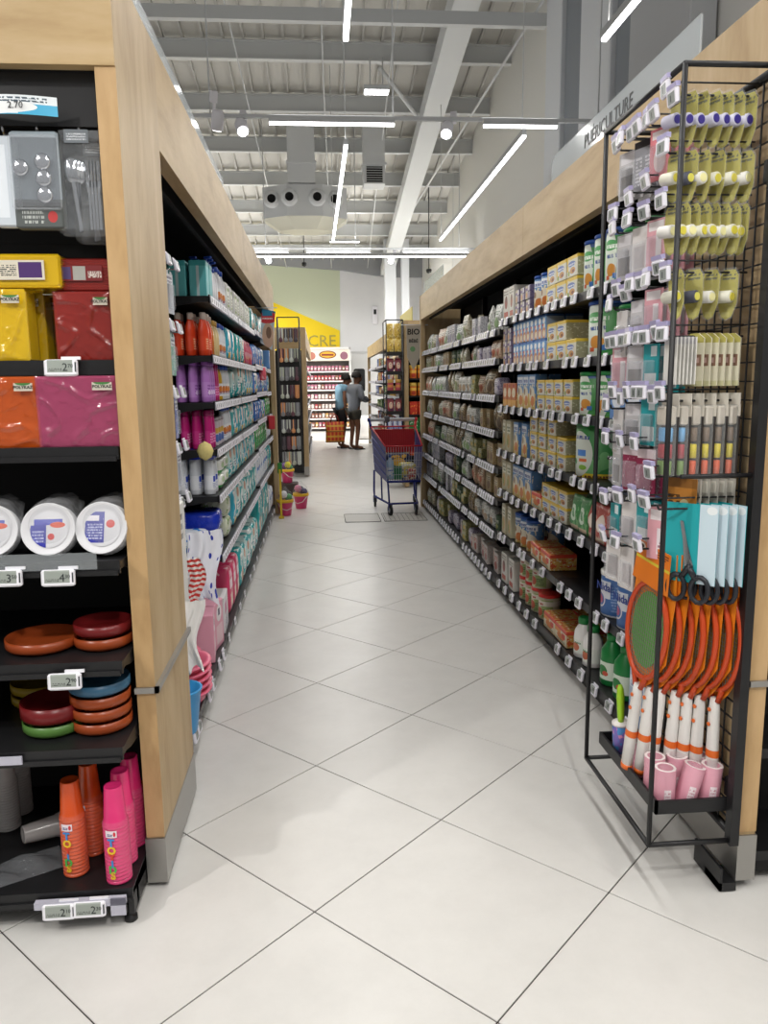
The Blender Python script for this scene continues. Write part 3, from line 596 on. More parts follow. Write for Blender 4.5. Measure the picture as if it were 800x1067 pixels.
PR['grn'] = can('canister', .066, .235, M_GRN, BLID); PR['grnm'] = can('canister', .085, .2, M_GRN, GLID); PR['grnb'] = can('tin', .118, .25, M_GRN, BLID, .02, 24); PR['grnt'] = can('tin', .13, .262, M_GRNB, GLID, .02, 24)
PR['blu'] = carton('milk_brick', .072, .1, .128, M_BLU); PR['pur'] = carton('jar_sleeve', .1, .12, .078, M_PUR); PR['cer'] = carton('cereal_box', .13, .07, .2, M_CER)
PR['blut'] = can('tin', .055, .19, M_CER, BLID); PR['ora'] = carton('orange_box', .1, .1, .15, M_ORA); PR['redp'] = carton('multipack', .19, .15, .088, M_REDP); PR['bei'] = carton('beige_box', .1, .1, .2, M_BEI)
PR['nid'] = can('milk_tin', .082, .2, M_NID, WLID, .022, 24); PR['tinr'] = can('tin', .062, .145, M_TINR, RLID); PR['disp'] = carton('display_carton', .13, .2, .2, M_DISP)
PR['poug'] = pouch('pouch_green', .12, .06, .17, M_POUG); PR['pour'] = pouch('pouch_red', .12, .06, .17, M_POUR); PR['gbox'] = carton('blue_box', .15, .12, .24, M_GBOX)
LABW = pmk('label_food', '#dfe4dc', [('ell', .4, .45, .24, .3, '#c06a4a'), ('txt', .2, .7, .7, .9, '#2a7a48', 1)], front=False)
PR['wbot'] = bottle('yoghurt_bottle', .05, .2, P('milk_white', '#e9e8e6', .3), GLID, .9, .15, .62, .55, LABW)
LABG = pmk('label_green', '#d9e6d6', [('ell', .4, .5, .25, .3, '#2c7c3e'), ('ell', .55, .35, .14, .14, '#c2503a')], front=False)
PR['gbot'] = bottle('green_bottle', .055, .23, P('bottle_green', '#1f8040', .3), GLID, .85, .12, .5, .5, LABG)
def rw(z, a, b, key, w, h, nm, lab, cat, **k): return row('R', z, a, b, PR[key], w, h, nm, lab, cat, **k)
z = RA[0]
rw(z, 2.55, 3.18, 'grnm', .175, .2, 'milk_canister', 'green and white canister on the top right shelf behind the rack', 'canister', ndp=1, d=.17)
rw(z, 3.2, 3.64, 'grn', .138, .235, 'milk_canister', 'tall green canister with blue lid on the top right shelf', 'canister', ndp=1, d=.14)
rw(z, 3.67, 4.17, 'yel', .155, .098, 'milk_carton', 'yellow milk carton stacked two high on the top right shelf', 'carton', nst=2, ndp=1, d=.16)
rw(z, 4.2, 4.46, 'blut', .115, .19, 'cereal_tin', 'blue and yellow tin beside the yellow cartons, top right shelf', 'tin', d=.12)
rw(z, 4.49, 4.84, 'pur', .1, .078, 'jar_sleeve', 'purple sleeved jar pack stacked on the top right shelf', 'jar pack', nst=2, ndp=2, d=.12)
rw(z, 4.87, 5.14, 'disp', .13, .2, 'display_carton', 'white display carton with red print on the top right shelf', 'carton')
z = RA[1]
rw(z, 2.55, 3.2, 'grnm', .175, .2, 'milk_canister', 'green canister with green lid on the second right shelf behind the rack', 'canister', d=.17)
rw(z, 3.24, 3.62, 'grnb', .245, .25, 'milk_tin', 'very large green milk tin with blue lid on the second right shelf', 'tin')
rw(z, 3.66, 4.15, 'yel', .155, .098, 'milk_carton', 'yellow milk carton stacked two high on the second right shelf', 'carton', nst=2, skip=3)
rw(z, 4.17, 4.88, 'blu', .072, .128, 'milk_brick', 'blue and orange drink brick stacked on the second right shelf', 'carton', nst=2, ndp=2, d=.1)
rw(z, 4.91, 5.15, 'pur', .1, .078, 'jar_sleeve', 'purple sleeved jar pack stacked three high on the second right shelf', 'jar pack', nst=3)
z = RA[2]
rw(z, 2.55, 3.2, 'gbox', .15, .24, 'milk_box', 'blue and white box on the third right shelf behind the rack', 'box')
rw(z, 3.22, 3.66, 'grnm', .175, .2, 'milk_canister', 'squat green canister on the third right shelf beside yellow cartons', 'canister', d=.17)
rw(z, 3.69, 4.32, 'yels', .14, .083, 'milk_carton', 'yellow milk carton in the stack on the third right shelf', 'carton', nst=2, ndp=2, d=.15)
rw(z, 3.72, 4.05, 'yels', .14, .083, 'milk_carton', 'yellow milk carton topping the stack on the third right shelf', 'carton', front=.0) if 0 else None
rw(z, 4.35, 4.76, 'cer', .13, .2, 'cereal_box', 'blue and yellow cereal box on the third right shelf', 'cereal box', ndp=2, d=.07)
rw(z, 4.79, 5.13, 'ora', .1, .15, 'orange_box', 'orange food box on the third right shelf', 'box', ndp=2)
z = RA[3]
rw(z, 2.56, 3.2, 'nid', .17, .2, 'milk_tin', 'blue tin with white lid on the fourth right shelf behind the rack', 'tin', d=.17)
rw(z, 3.38, 3.7, 'grnt', .265, .262, 'milk_tin', 'giant green tin with a yellow base band on the fourth right shelf', 'tin')
rw(z, 3.76, 4.46, 'yels', .14, .083, 'milk_carton', 'yellow milk carton stacked three high on the fourth right shelf', 'carton', nst=3, skip=4)
rw(z, 4.48, 4.88, 'cer', .13, .2, 'cereal_box', 'blue and orange cereal box on the fourth right shelf', 'cereal box', ndp=2, d=.07)
rw(z, 4.9, 5.14, 'bei', .1, .2, 'beige_box', 'beige baby biscuit box on the fourth right shelf', 'box')
z = RA[4]
rw(z, 2.58, 3.2, 'pour', .13, .17, 'food_pouch', 'red food pouch on the fifth right shelf behind the rack', 'pouch', ndp=2, d=.07)
rw(z, 3.22, 3.44, 'pour', .1, .17, 'food_pouch', 'red food pouch beside green pouches on the fifth right shelf', 'pouch', ndp=2, d=.06)
rw(z, 3.45, 3.7, 'poug', .12, .17, 'food_pouch', 'green food pouch on the fifth right shelf', 'pouch', ndp=3, d=.06)
rw(z, 3.74, 4.18, 'yels', .14, .083, 'milk_carton', 'yellow milk carton stacked on the fifth right shelf', 'carton', nst=2, ndp=2, d=.14)
rw(z, 4.2, 4.38, 'redp', .17, .088, 'multipack', 'small red and white box between cartons on the fifth right shelf', 'box')
rw(z, 4.4, 4.85, 'cer', .13, .2, 'cereal_box', 'blue and yellow cereal box on the fifth right shelf', 'cereal box', ndp=2, d=.07)
rw(z, 4.88, 5.14, 'bei', .1, .2, 'beige_box', 'beige baby biscuit box on the fifth right shelf', 'box')
z = RA[5]
NID = text_mesh('Nidal', .05, P('nidal_ink', '#33478f', .5), .0006, .0006)
for y in (2.98, 3.17):
    o = place(PR['nid'], 'milk_tin', ['nearer', 'farther'][y > 3]+' blue and white milk tin with white lid behind the swatters', 'tin', (1.205, y, z+.002), -R90+.25)
    obj('lettering', NID, o, (0, -.002, .13))
rw(z, 3.98, 4.4, 'redp', .19, .088, 'multipack', 'orange and red multipack at the front of the sixth right shelf', 'multipack', ndp=1)
rw(z, 4.35, 4.8, 'blut', .115, .19, 'cereal_tin', 'blue and yellow tin on the sixth right shelf', 'tin', front=.15 if 0 else .0, ndp=1) if 0 else rw(z, 4.42, 4.82, 'blut', .115, .19, 'cereal_tin', 'blue and yellow tin on the sixth right shelf', 'tin', ndp=2, d=.12)
rw(z, 4.85, 5.14, 'bei', .1, .2, 'beige_box', 'beige baby biscuit box on the sixth right shelf', 'box')
z = .12
place(PR['gbox'], 'milk_box', 'blue and white box standing on the bottom right shelf behind the rack', 'box', (1.2, 2.78, z+.002), -R90)
rw(z, 2.95, 3.28, 'gbot', .12, .23, 'milk_bottle', 'green and white bottle on the bottom right shelf', 'bottle', ndp=2, d=.1)
rw(z, 3.36, 3.62, 'wbot', .115, .2, 'yoghurt_bottle', 'white bottle with green cap on the bottom right shelf', 'bottle', ndp=1)
rw(z, 3.68, 4.08, 'redp', .19, .088, 'multipack', 'orange and red multipack on the bottom right shelf', 'multipack', nst=1, ndp=2, d=.15)
rw(z, 4.12, 4.68, 'tinr', .128, .145, 'food_tin', 'cream tin with red lid, bottom right shelf', 'tin', nst=2, skip=4)
rw(z, 4.74, 5.14, 'disp', .13, .2, 'display_carton', 'white display carton with red print on the bottom right shelf', 'carton')
# ---- dense far bays
def kind(nm, base, sp, shape, w, d, h):
    mt = pmk('print_'+nm, base, [('blotch', 7, .56, sp[3]), ('blotch', 12, .64, sp[2]), ('ell', .5, .36, .32, .2, sp[0]), ('rect', .14, .6, .86, .82, sp[1]), ('txt', .18, .62, .82, .8, sp[2], 2)], front=shape not in ('pouch', 'pack'))
    return carton(nm, w, d, h, mt) if shape == 'box' else pouch(nm, w, d, h, mt, wr=.006) if shape == 'pouch' else pack(nm, w, d, h, mt) if shape == 'pack' else can(nm, w/2, h, mt, P('lid_'+nm, sp[3], .4))
DK = [('beige food pouch', kind('pouch_beige', '#c9c3ae', ('#8a9462', '#d6d3c8', '#5a6448', '#94896a'), 'pouch', .13, .07, .17), .14, 'food pouch', .17, 1),
      ('white and green pouch', kind('pouch_white', '#dadad6', ('#7a9a62', '#dcdbd6', '#46704e', '#a4a49c'), 'pouch', .14, .07, .16), .15, 'refill pouch', .16, 1),
      ('brown kraft bag', kind('pouch_kraft', '#a48e6e', ('#5a4430', '#c4b89c', '#3a2c20', '#74624a'), 'pouch', .12, .08, .18), .13, 'kraft bag', .18, 1),
      ('olive and yellow jar pack', kind('jar_greenyellow', '#a8a470', ('#bfa24e', '#c4c2ae', '#4a5638', '#6e7650'), 'box', .11, .1, .075), .118, 'jar pack', .075, 2),
      ('pale grey packet', kind('packet_grey', '#cbcace', ('#8a84a0', '#d4d3d8', '#55555f', '#94939a'), 'box', .09, .06, .15), .1, 'packet', .15, 1),
      ('tan biscuit box', kind('box_tan', '#a38c64', ('#74513a', '#cdc2a4', '#4a3d2a', '#b49c72'), 'box', .12, .08, .14), .13, 'biscuit box', .14, 1),
      ('dark green jar', kind('jar_green', '#4c5f48', ('#94945e', '#b4b8a6', '#2f452f', '#3f553e'), 'can', .075, .075, .125), .085, 'food jar', .125, 1),
      ('cream and orange sachet', kind('pouch_orange', '#c9aa8e', ('#a8593c', '#d8cdb8', '#6a3a2a', '#c4a88c'), 'pouch', .13, .06, .16), .14, 'sachet', .16, 1),
      ('lilac grey snack packet', kind('packet_lilac', '#b0a8ba', ('#c8bfc8', '#d2ced8', '#57456c', '#807690'), 'pack', .15, .09, .12), .16, 'snack packet', .12, 1),
      ('white plump pack', kind('pack_plump', '#d8d7d2', ('#a88a6a', '#d8d6d0', '#6a6a62', '#9a9992'), 'pack', .18, .11, .15), .19, 'plump pack', .15, 1),
      ('red and white box', kind('box_redwhite', '#bfb6b0', ('#9c3d34', '#a8443c', '#e0d8d0', '#b0a09a'), 'box', .11, .09, .13), .12, 'snack box', .13, 1)]
rnd = random.Random(5)
WTS = {0: [0,1,4,10,1,4,7,9], 7: [2,5,0,10,3,8]}
zz = RB+[.10]
for li, z in enumerate(zz):
    y = 8.93; cnt = {}; ks = WTS.get(li, [0,1,2,3,4,5,6,7,9,1,8,2,9])
    hh = (([2.1]+zz)[li]-z)-.045
    while y > 5.3:
        k = rnd.choice(ks)
        if li == 7 and 5.2 < y < 6.4: k = 10
        ds, p, w, cat, h, nst = DK[k]; n = rnd.choice((1, 2, 2, 3, 4)); sc = min(rnd.uniform(.85, 1.2), (hh-.01)/h); grp = f'{ds}s, {LVN[li]} shelf of the far right bays'
        if nst > 1: sc = min(sc, (hh-.01)/(h*2))
        for i in range(n):
            if y-w*sc < 5.18: break
            if rnd.random() < .05: y -= w*sc; continue
            cnt[ds] = cnt.get(ds, 0)+1; lab = f'{ds}, {ORD[cnt[ds]-1]} from the far post, {LVN[li]} dense right shelf'
            soft = k in (0, 1, 2, 7)
            for s in range(nst):
                place(p, cat.replace(' ', '_'), lab+(', upper' if s else ''), cat, (1.215+rnd.uniform(0, .05 if rnd.random() < .3 else .015), y-w*sc/2, z+.0015+s*(h*sc+.001)), -R90+rnd.uniform(-.2, .25)*(1 if soft else .3), grp, rx=(rnd.uniform(-.05, .16) if soft else 0), ry=(rnd.uniform(-.07, .07) if soft else 0), sc=sc)
            y -= w*sc+.004
        y -= rnd.uniform(.0, .07)
# ------------------------------------------------------------------ left run: baby care
TEALB = pmk('box_teal', '#5fb4b8', [('rect', .42, 0, .58, 1, '#b8c8ca'), ('rect', .0, .85, 1, 1, '#3a9498')], front=False, axis='YZ')
PL = {}
PL['tealbox'] = carton('teal_box', .1, .085, .175, TEALB)
PL['wpump'] = pump('lotion', .04, .24, P('lotion_white', '#dfe0e6', .3), P('cap_blue', '#2a50b0', .35))
LABWB = pmk('label_lotion', '#e8e8ea', [('ell', .5, .5, .3, .3, '#c8742a'), ('txt', .2, .1, .8, .4, '#2a3a8a', 3)], front=False)
PL['wbottle'] = bottle('lotion_bottle', .037, .23, P('lotion_white', '#dfe0e6', .3), P('cap_blue', '#2a50b0', .35), .65, .12, .5, .5, LABWB)
PL['wipebag'] = pack('white_pack', .15, .1, .19, pmk('pack_white_green', '#dcdcd8', [('rect', .2, .2, .8, .8, '#8aa05a'), ('rect', .28, .28, .72, .7, '#e4e2da'), ('txt', .3, .3, .7, .6, '#5a3a2a', 3)], front=False))
ORG = P('bottle_orange_red', '#d5401f', .28); LABOR = pmk('label_orange', '#d8421e', [('rect', .3, .1, .7, .9, '#e0562a'), ('txt', .38, .1, .62, .9, '#f2c9a8', 5)], front=False)
PL['orange'] = bottle('orange_bottle', .038, .215, ORG, P('cap_pale', '#c9b8ae', .4), .62, .16, .5, .62, LABOR)
PL['amber'] = bottle('amber_bottle', .036, .21, P('bottle_amber', '#c8702a', .2), P('cap_pale', '#c9b8ae', .4), .65, .16, .5, .6)
PL['cream'] = bottle('cream_bottle', .036, .2, P('bottle_cream', '#d9bf88', .35), P('cap_gold', '#cfa24a', .4), .6, .14, .5, .6)
PL['whiteb'] = bottle('white_bottle', .035, .2, P('bottle_white', '#d5d9e0', .3), P('cap_blue', '#2a50b0', .35), .6, .12, .6, .7, LABWB)
TEALP = pmk('pack_teal', '#2ea3a6', [('blotch', 3.2, .56, '#d6e6e4'), ('ell', .5, .3, .3, .2, '#c9a088'), ('rect', .2, .7, .8, .84, '#e4efee'), ('txt', .24, .72, .76, .83, '#1f7a80', 1), ('rect', .7, .05, .95, .2, '#e0c04a')], .25, front=False)
TEALD = pmk('pack_teal_deep', '#1d8f94', [('blotch', 2.5, .58, '#bcdcda'), ('rect', .1, .4, .5, .55, '#e6efec'), ('ell', .6, .65, .26, .18, '#e0d8cc')], .25, front=False)
BLUP = pmk('pack_blue', '#3a78c4', [('blotch', 3, .6, '#a8c4e4'), ('rect', .2, .6, .8, .75, '#e6ecf4'), ('ell', .5, .3, .25, .16, '#d9b49a')], .25, front=False)
GRNP = pmk('pack_green', '#2f9a4a', [('blotch', 3, .58, '#bfe0c0'), ('rect', .2, .6, .8, .75, '#eaf2e6')], .25, front=False)
PNKP = pmk('pack_pink', '#d0406a', [('blotch', 3, .58, '#e8b8c4'), ('rect', .15, .55, .85, .75, '#f2dfe4'), ('ell', .5, .3, .2, .15, '#f2e8c8')], .3, front=False)
WHTP = pmk('pack_white_blue', '#dde2ea', [('blotch', 4, .6, '#4a90d0'), ('rect', .2, .6, .8, .72, '#3a6ac0')], .25, front=False)
PL['teal'] = pack('nappy_pack', .22, .14, .26, TEALP); PL['teals'] = pack('wipes_pack', .16, .1, .2, TEALP); PL['teald'] = pack('nappy_pack', .2, .14, .25, TEALD); PL['tealt'] = pack('nappy_pack', .2, .15, .4, TEALD)
TEALQ = pmk('pack_teal_2', '#58b0b2', [('blotch', 2.2, .52, '#1f8a90'), ('ell', .45, .55, .34, .22, '#e2eeec'), ('txt', .2, .46, .7, .62, '#2a7f9c', 1), ('ell', .65, .22, .2, .14, '#d9b8a0'), ('rect', .05, .85, .5, .97, '#e8efee')], .25, front=False)
TEALR = pmk('pack_teal_3', '#c4dcda', [('blotch', 2.6, .5, '#2c9ea2'), ('rect', .1, .3, .9, .5, '#e8efee'), ('txt', .15, .32, .85, .48, '#2a6a90', 2), ('ell', .3, .75, .18, .14, '#c89a80'), ('band', 0, .12, '#1d8f94')], .25, front=False)
TEALS = pmk('pack_teal_4', '#3fa6c0', [('blotch', 3, .55, '#dfeaea'), ('ell', .6, .6, .28, .22, '#e6dccc'), ('rect', .15, .08, .6, .25, '#e0c04a')], .25, front=False)
def vari(nm, w, d, h, *ms): return [pack('%s_v%d' % (nm, i), w*f, d, h*g, mt) for i, (mt, f, g) in enumerate((mt, f, g) for mt in ms for f, g in ((1, 1), (.94, .92)))]
PL['teal'] = vari('nappy_a', .22, .14, .26, TEALP, TEALQ, TEALR); PL['teals'] = vari('wipes_a', .16, .1, .2, TEALP, TEALQ, TEALR, TEALS); PL['teald'] = vari('nappy_b', .2, .14, .25, TEALD, TEALQ, TEALR, TEALS); PL['tealt'] = vari('nappy_c', .2, .15, .4, TEALD, TEALP)
BLUQ = pmk('pack_blue_2', '#2a5fb0', [('blotch', 2.4, .56, '#5f9ad4'), ('ell', .5, .6, .32, .2, '#e2e8f0'), ('txt', .25, .52, .75, .66, '#2a4a9a', 1)], .25, front=False)
PL['blue'] = vari('nappy_d', .19, .12, .2, BLUP, BLUQ, TEALS); PL['green'] = pack('nappy_pack', .17, .12, .2, GRNP); PL['pink'] = pack('pink_pack', .16, .12, .28, PNKP); PL['whtp'] = pack('white_pack', .2, .14, .24, WHTP)
LIL = P('bottle_lilac', '#b47ac8', .3); LABL = pmk('label_lilac', '#bd88d0', [('txt', .3, .1, .7, .9, '#7a3a9a', 4), ('ell', .5, .3, .16, .16, '#e4cdec')], front=False)
PL['lilac'] = bottle('lilac_bottle', .034, .21, LIL, P('cap_lilac', '#a565bd', .35), .62, .1, .72, .78, LABL)
MAG = P('bottle_magenta', '#b81d72', .28); PL['magenta'] = bottle('magenta_bottle', .03, .2, MAG, P('cap_magenta', '#a01862', .3), .75, .14, .85, .85, pmk('label_magenta', '#c42a80', [('txt', .3, .1, .7, .9, '#e8b0d0', 4)], front=False))
PL['yellowb'] = bottle('yellow_bottle', .036, .2, P('bottle_yellow', '#c8a02a', .3), P('cap_navy', '#28407a', .35), .65, .12, .55, .6, LABWB)
PL['whitel'] = bottle('white_bottle', .034, .24, P('bottle_white', '#d5d9e0', .3), P('cap_royal', '#1f35b0', .3), .85, .22, .98, .97, pmk('label_blueprint', '#e6e8ee', [('rect', .35, .55, .65, .95, '#2a4ab8'), ('txt', .3, .1, .7, .5, '#7a86b8', 4)], front=False))
PL['jar'] = can('cream_jar', .042, .15, pmk('jar_care', '#c9bfc8', [('rect', .1, .5, .9, .72, '#c8a24a'), ('ell', .5, .3, .3, .16, '#4a68a8')], front=False), P('lid_grey', '#9a9296', .4))
PL['redp'] = pouch('red_pouch', .1, .05, .19, pmk('pouch_crimson', '#c03058', [('rect', .3, .1, .7, .5, '#e0a8b4'), ('blotch', 3, .62, '#d8a03a')], front=False))
PL['greenw'] = pack('wipes_pack', .2, .13, .08, pmk('wipes_white_green', '#e0e2dc', [('rect', 0, 0, 1, .3, '#3f9a4a'), ('ell', .5, .6, .3, .2, '#b8d4a4')], .25, front=False))
PL['bluebag'] = pack('blue_bag', .24, .22, .11, pbr('blue_film_bag', '#1f38b8', .2, bump=.8, nscale=25))
PL['clearbag'] = pack('clear_bag', .2, .16, .12, pmk('bag_clear_green', '#c8cdb8', [('blotch', 3, .55, '#7a9a5a'), ('blotch', 6, .62, '#e4e6e0')], .2, front=False, bump=.8))
PL['pinkbox'] = carton('pink_box', .16, .1, .24, pmk('box_pink', '#e2a0b4', [('rect', .15, .1, .85, .5, '#e8c4cc'), ('ell', .5, .75, .3, .18, '#f0e8ea'), ('rect', .4, .7, .6, .85, '#4a3a5a')]))
PL['whitebox'] = carton('white_box', .22, .2, .2, pmk('box_white_pink', '#dcd8da', [('rect', .1, .5, .6, .8, '#c87aa0'), ('txt', .1, .1, .8, .4, '#8a86a0', 3)]))
def lw(z, a, b, key, w, h, nm, lab, cat, **k): return row('L', z, a, b, PL[key], w, h, nm, lab, cat, **k)
z = LV[0]
lw(z, 4.06, 4.3, 'tealbox', .105, .175, 'tissue_box', 'teal box with grey stripe, top left shelf', 'box', ndp=3, d=.09)
lw(z, 4.32, 4.62, 'wpump', .085, .24, 'lotion_pump', 'white lotion pump bottle, top left shelf', 'bottle', ndp=2, d=.07)
lw(z, 4.64, 4.92, 'wbottle', .08, .23, 'lotion_bottle', 'white lotion bottle with blue cap, top left shelf', 'bottle')
lw(z, 4.95, 5.33, 'wipebag', .16, .19, 'refill_pack', 'white refill pack with green label, top left shelf', 'pack')
lw(z, 5.4, 6.6, 'wipebag', .16, .19, 'refill_pack', 'white and green pack farther along, top left shelf', 'pack')
lw(z, 6.7, 8.0, 'teals', .17, .2, 'wipes_pack', 'teal wipes pack far along, top left shelf', 'pack')
lw(z, 8.05, 8.7, 'whtp', .2, .24, 'nappy_pack', 'white and blue pack at the far end, top left shelf', 'pack')
z = LV[1]
lw(z, 4.06, 4.24, 'orange', .082, .215, 'shampoo_bottle', 'orange shampoo bottle, second left shelf', 'bottle', ndp=3, d=.055)
lw(z, 4.26, 4.36, 'amber', .08, .21, 'oil_bottle', 'amber oil bottle beside orange ones, second left shelf', 'bottle', ndp=2, d=.055)
lw(z, 4.38, 4.56, 'cream', .08, .2, 'bath_bottle', 'cream bath bottle, second left shelf', 'bottle', ndp=2, d=.05)
lw(z, 4.58, 4.86, 'whiteb', .08, .2, 'lotion_bottle', 'white lotion bottle with blue cap, second left shelf', 'bottle')
lw(z, 4.88, 5.33, 'teals', .17, .2, 'wipes_pack', 'small teal wipes pack, second left shelf', 'pack')
lw(z, 5.4, 6.0, 'teals', .17, .2, 'wipes_pack', 'teal wipes pack in the middle bay, second left shelf', 'pack')
lw(z, 6.02, 6.66, 'redp', .1, .19, 'care_pouch', 'crimson pouch, second left shelf', 'pouch', ndp=2, d=.05)
lw(z, 6.7, 8.0, 'blue', .19, .2, 'nappy_pack', 'blue nappy pack far along, second left shelf', 'pack')
z = LV[2]
lw(z, 4.06, 4.3, 'lilac', .075, .21, 'shampoo_bottle', 'lilac shampoo bottle, third left shelf', 'bottle', ndp=3, d=.055)
lw(z, 4.32, 4.46, 'magenta', .065, .2, 'spray_bottle', 'magenta bottle beside lilac ones, third left shelf', 'bottle', ndp=2, d=.05)
lw(z, 4.48, 4.64, 'yellowb', .078, .2, 'bath_bottle', 'yellow bottle with navy cap, third left shelf', 'bottle')
lw(z, 4.66, 4.98, 'whiteb', .08, .2, 'lotion_bottle', 'white lotion bottle with blue cap, third left shelf', 'bottle')
lw(z, 5.0, 5.34, 'teals', .17, .2, 'wipes_pack', 'small teal wipes pack, third left shelf', 'pack')
lw(z, 5.4, 6.66, 'teald', .2, .25 if 0 else .2, 'nappy_pack', 'deep teal nappy pack, third left shelf', 'pack')
lw(z, 6.72, 8.7, 'blue', .19, .2, 'nappy_pack', 'bright blue nappy pack, third left shelf', 'pack')
z = LV[3]
lw(z, 4.06, 4.22, 'magenta', .065, .2, 'spray_bottle', 'slim magenta bottle, fourth left shelf', 'bottle', ndp=3, d=.05)
lw(z, 4.24, 4.36, 'whitel', .078, .2 if 0 else .2, 'spray_can', 'white can with royal blue cap, fourth left shelf', 'can', ndp=2, d=.06) if 0 else None
lw(z, 4.25, 4.6, 'jar', .09, .15, 'cream_jar', 'grey lidded cream jar, fourth left shelf', 'jar', ndp=2, d=.085)
lw(z, 4.62, 4.95, 'whiteb', .08, .2, 'lotion_bottle', 'white lotion bottle with blue cap, fourth left shelf', 'bottle')
lw(z, 4.97, 6.6, 'teals', .17, .2, 'wipes_pack', 'teal wipes pack, fourth left shelf', 'pack')
lw(z, 6.72, 8.0, 'blue', .19, .2, 'nappy_pack', 'blue nappy pack, fourth left shelf', 'pack')
lw(z, 8.06, 8.7, 'green', .17, .2, 'nappy_pack', 'green nappy pack at the far end, fourth left shelf', 'pack')
z = LV[4]
lw(z, 4.06, 4.24, 'whitel', .078, .24 if 0 else .235, 'spray_can', 'white bottle with royal blue cap, fifth left shelf', 'bottle', ndp=3, d=.062)
lw(z, 4.27, 4.7, 'greenw', .2, .08, 'wipes_pack', 'flat white and green wipes pack, fifth left shelf', 'pack', nst=2)
lw(z, 4.74, 6.6, 'teals', .17, .2, 'wipes_pack', 'teal wipes pack, fifth left shelf', 'pack')
lw(z, 6.72, 8.0, 'green', .17, .2, 'nappy_pack', 'green nappy pack, fifth left shelf', 'pack')
lw(z, 8.06, 8.7, 'whtp', .2, .2, 'nappy_pack', 'white and blue pack at the far end, fifth left shelf', 'pack')
z = LV[5]
lw(z, 4.08, 4.34, 'bluebag', .25, .11, 'blue_bag', 'shiny dark blue film bag, sixth left shelf', 'bag', nst=2, rj=.2)
lw(z, 4.38, 4.8, 'clearbag', .21, .12, 'clear_bag', 'crinkled clear and green bag, sixth left shelf', 'bag', nst=2)
lw(z, 4.84, 6.6, 'teald', .2, .25, 'nappy_pack', 'deep teal nappy pack, sixth left shelf', 'pack')
lw(z, 6.72, 8.0, 'whtp', .2, .24, 'nappy_pack', 'white and blue nappy pack, sixth left shelf', 'pack')
lw(z, 8.06, 8.7, 'teal', .22, .26, 'nappy_pack', 'teal nappy pack at the far end, sixth left shelf', 'pack')
z = .12
lw(z, 4.08, 4.42, 'whitebox', .23, .2, 'white_box', 'white box with pink print, bottom left shelf', 'box', nst=1)
lw(z, 4.46, 5.0, 'pink', .17, .28, 'pink_pack', 'pink and crimson pack, bottom left shelf', 'pack')
lw(z, 5.05, 6.6, 'teal', .22, .26, 'nappy_pack', 'teal and white nappy pack, bottom left shelf', 'pack')
lw(z, 6.72, 8.0, 'tealt', .2, .4, 'nappy_pack', 'tall deep teal nappy pack, bottom left shelf', 'pack')
lw(z, 8.06, 8.7, 'whtp', .2, .24, 'nappy_pack', 'white and blue pack at the far end, bottom left shelf', 'pack')
# boxes and pots on the low shelves right behind the end panel
lw(.12, 3.68, 4.02, 'pinkbox', .165, .24, 'pink_box', 'pink box with pale front behind the potties', 'box', rj=.15)
place(PL['whitebox'], 'white_box', 'white box with pink print under the spotted cloth', 'box', (-.60, 3.42, .425), R90)
place(PL['whitebox'], 'white_box', 'white box with pink print farther along under the cloth', 'box', (-.60, 3.70, .425), R90)
def potty():
    m = MB(); m.lathe([(.095,0),(.105,.01),(.12,.045),(.135,.05),(.135,.056),(.112,.056),(.1,.02),(.05,.015)], 22, 0, 0, 0, 1.15, 1, cap=False); return m.mesh('potty_tub', P('potty_pink', '#e8708c', .35))
pt = potty()
m = MB(); m.grid(lambda u, v: (-.09+.18*u*(1-.2*v)+.018*v, .115+.02*v, .05+.13*v*(1-.25*(2*u-1)**2)), 8, 5); pb = m.mesh('potty_back', P('potty_pink_pale', '#ee9aa8', .35))
for k in range(5):
    place({'mesh': pt, 'parts': [('backrest', pb)] if k == 4 else []}, 'potty', f'pink potty nested in the stack on the low left shelf, {ORD[k]} from the bottom', 'potty', (-.63, 3.24, .124+k*.03), R90, 'stacked pink potties')
for k in range(4):
    place({'mesh': pt, 'parts': []}, 'potty', f'deep pink potty in the short stack behind, {ORD[k]} from the bottom', 'potty', (-.70, 3.42, .124+k*.03), R90, 'stacked pink potties')
m = MB(); m.lathe([(.06,0),(.065,.01),(.085,.17),(.09,.175),(.09,.18),(.08,.18),(.06,.02)], 20, cap=False); place({'mesh': m.mesh('blue_pot', P('pot_blue', '#3f9ad8', .35))}, 'blue_pot', 'sky blue plastic pot beside the end panel, left run', 'pot', (-.575, 2.92, .124))
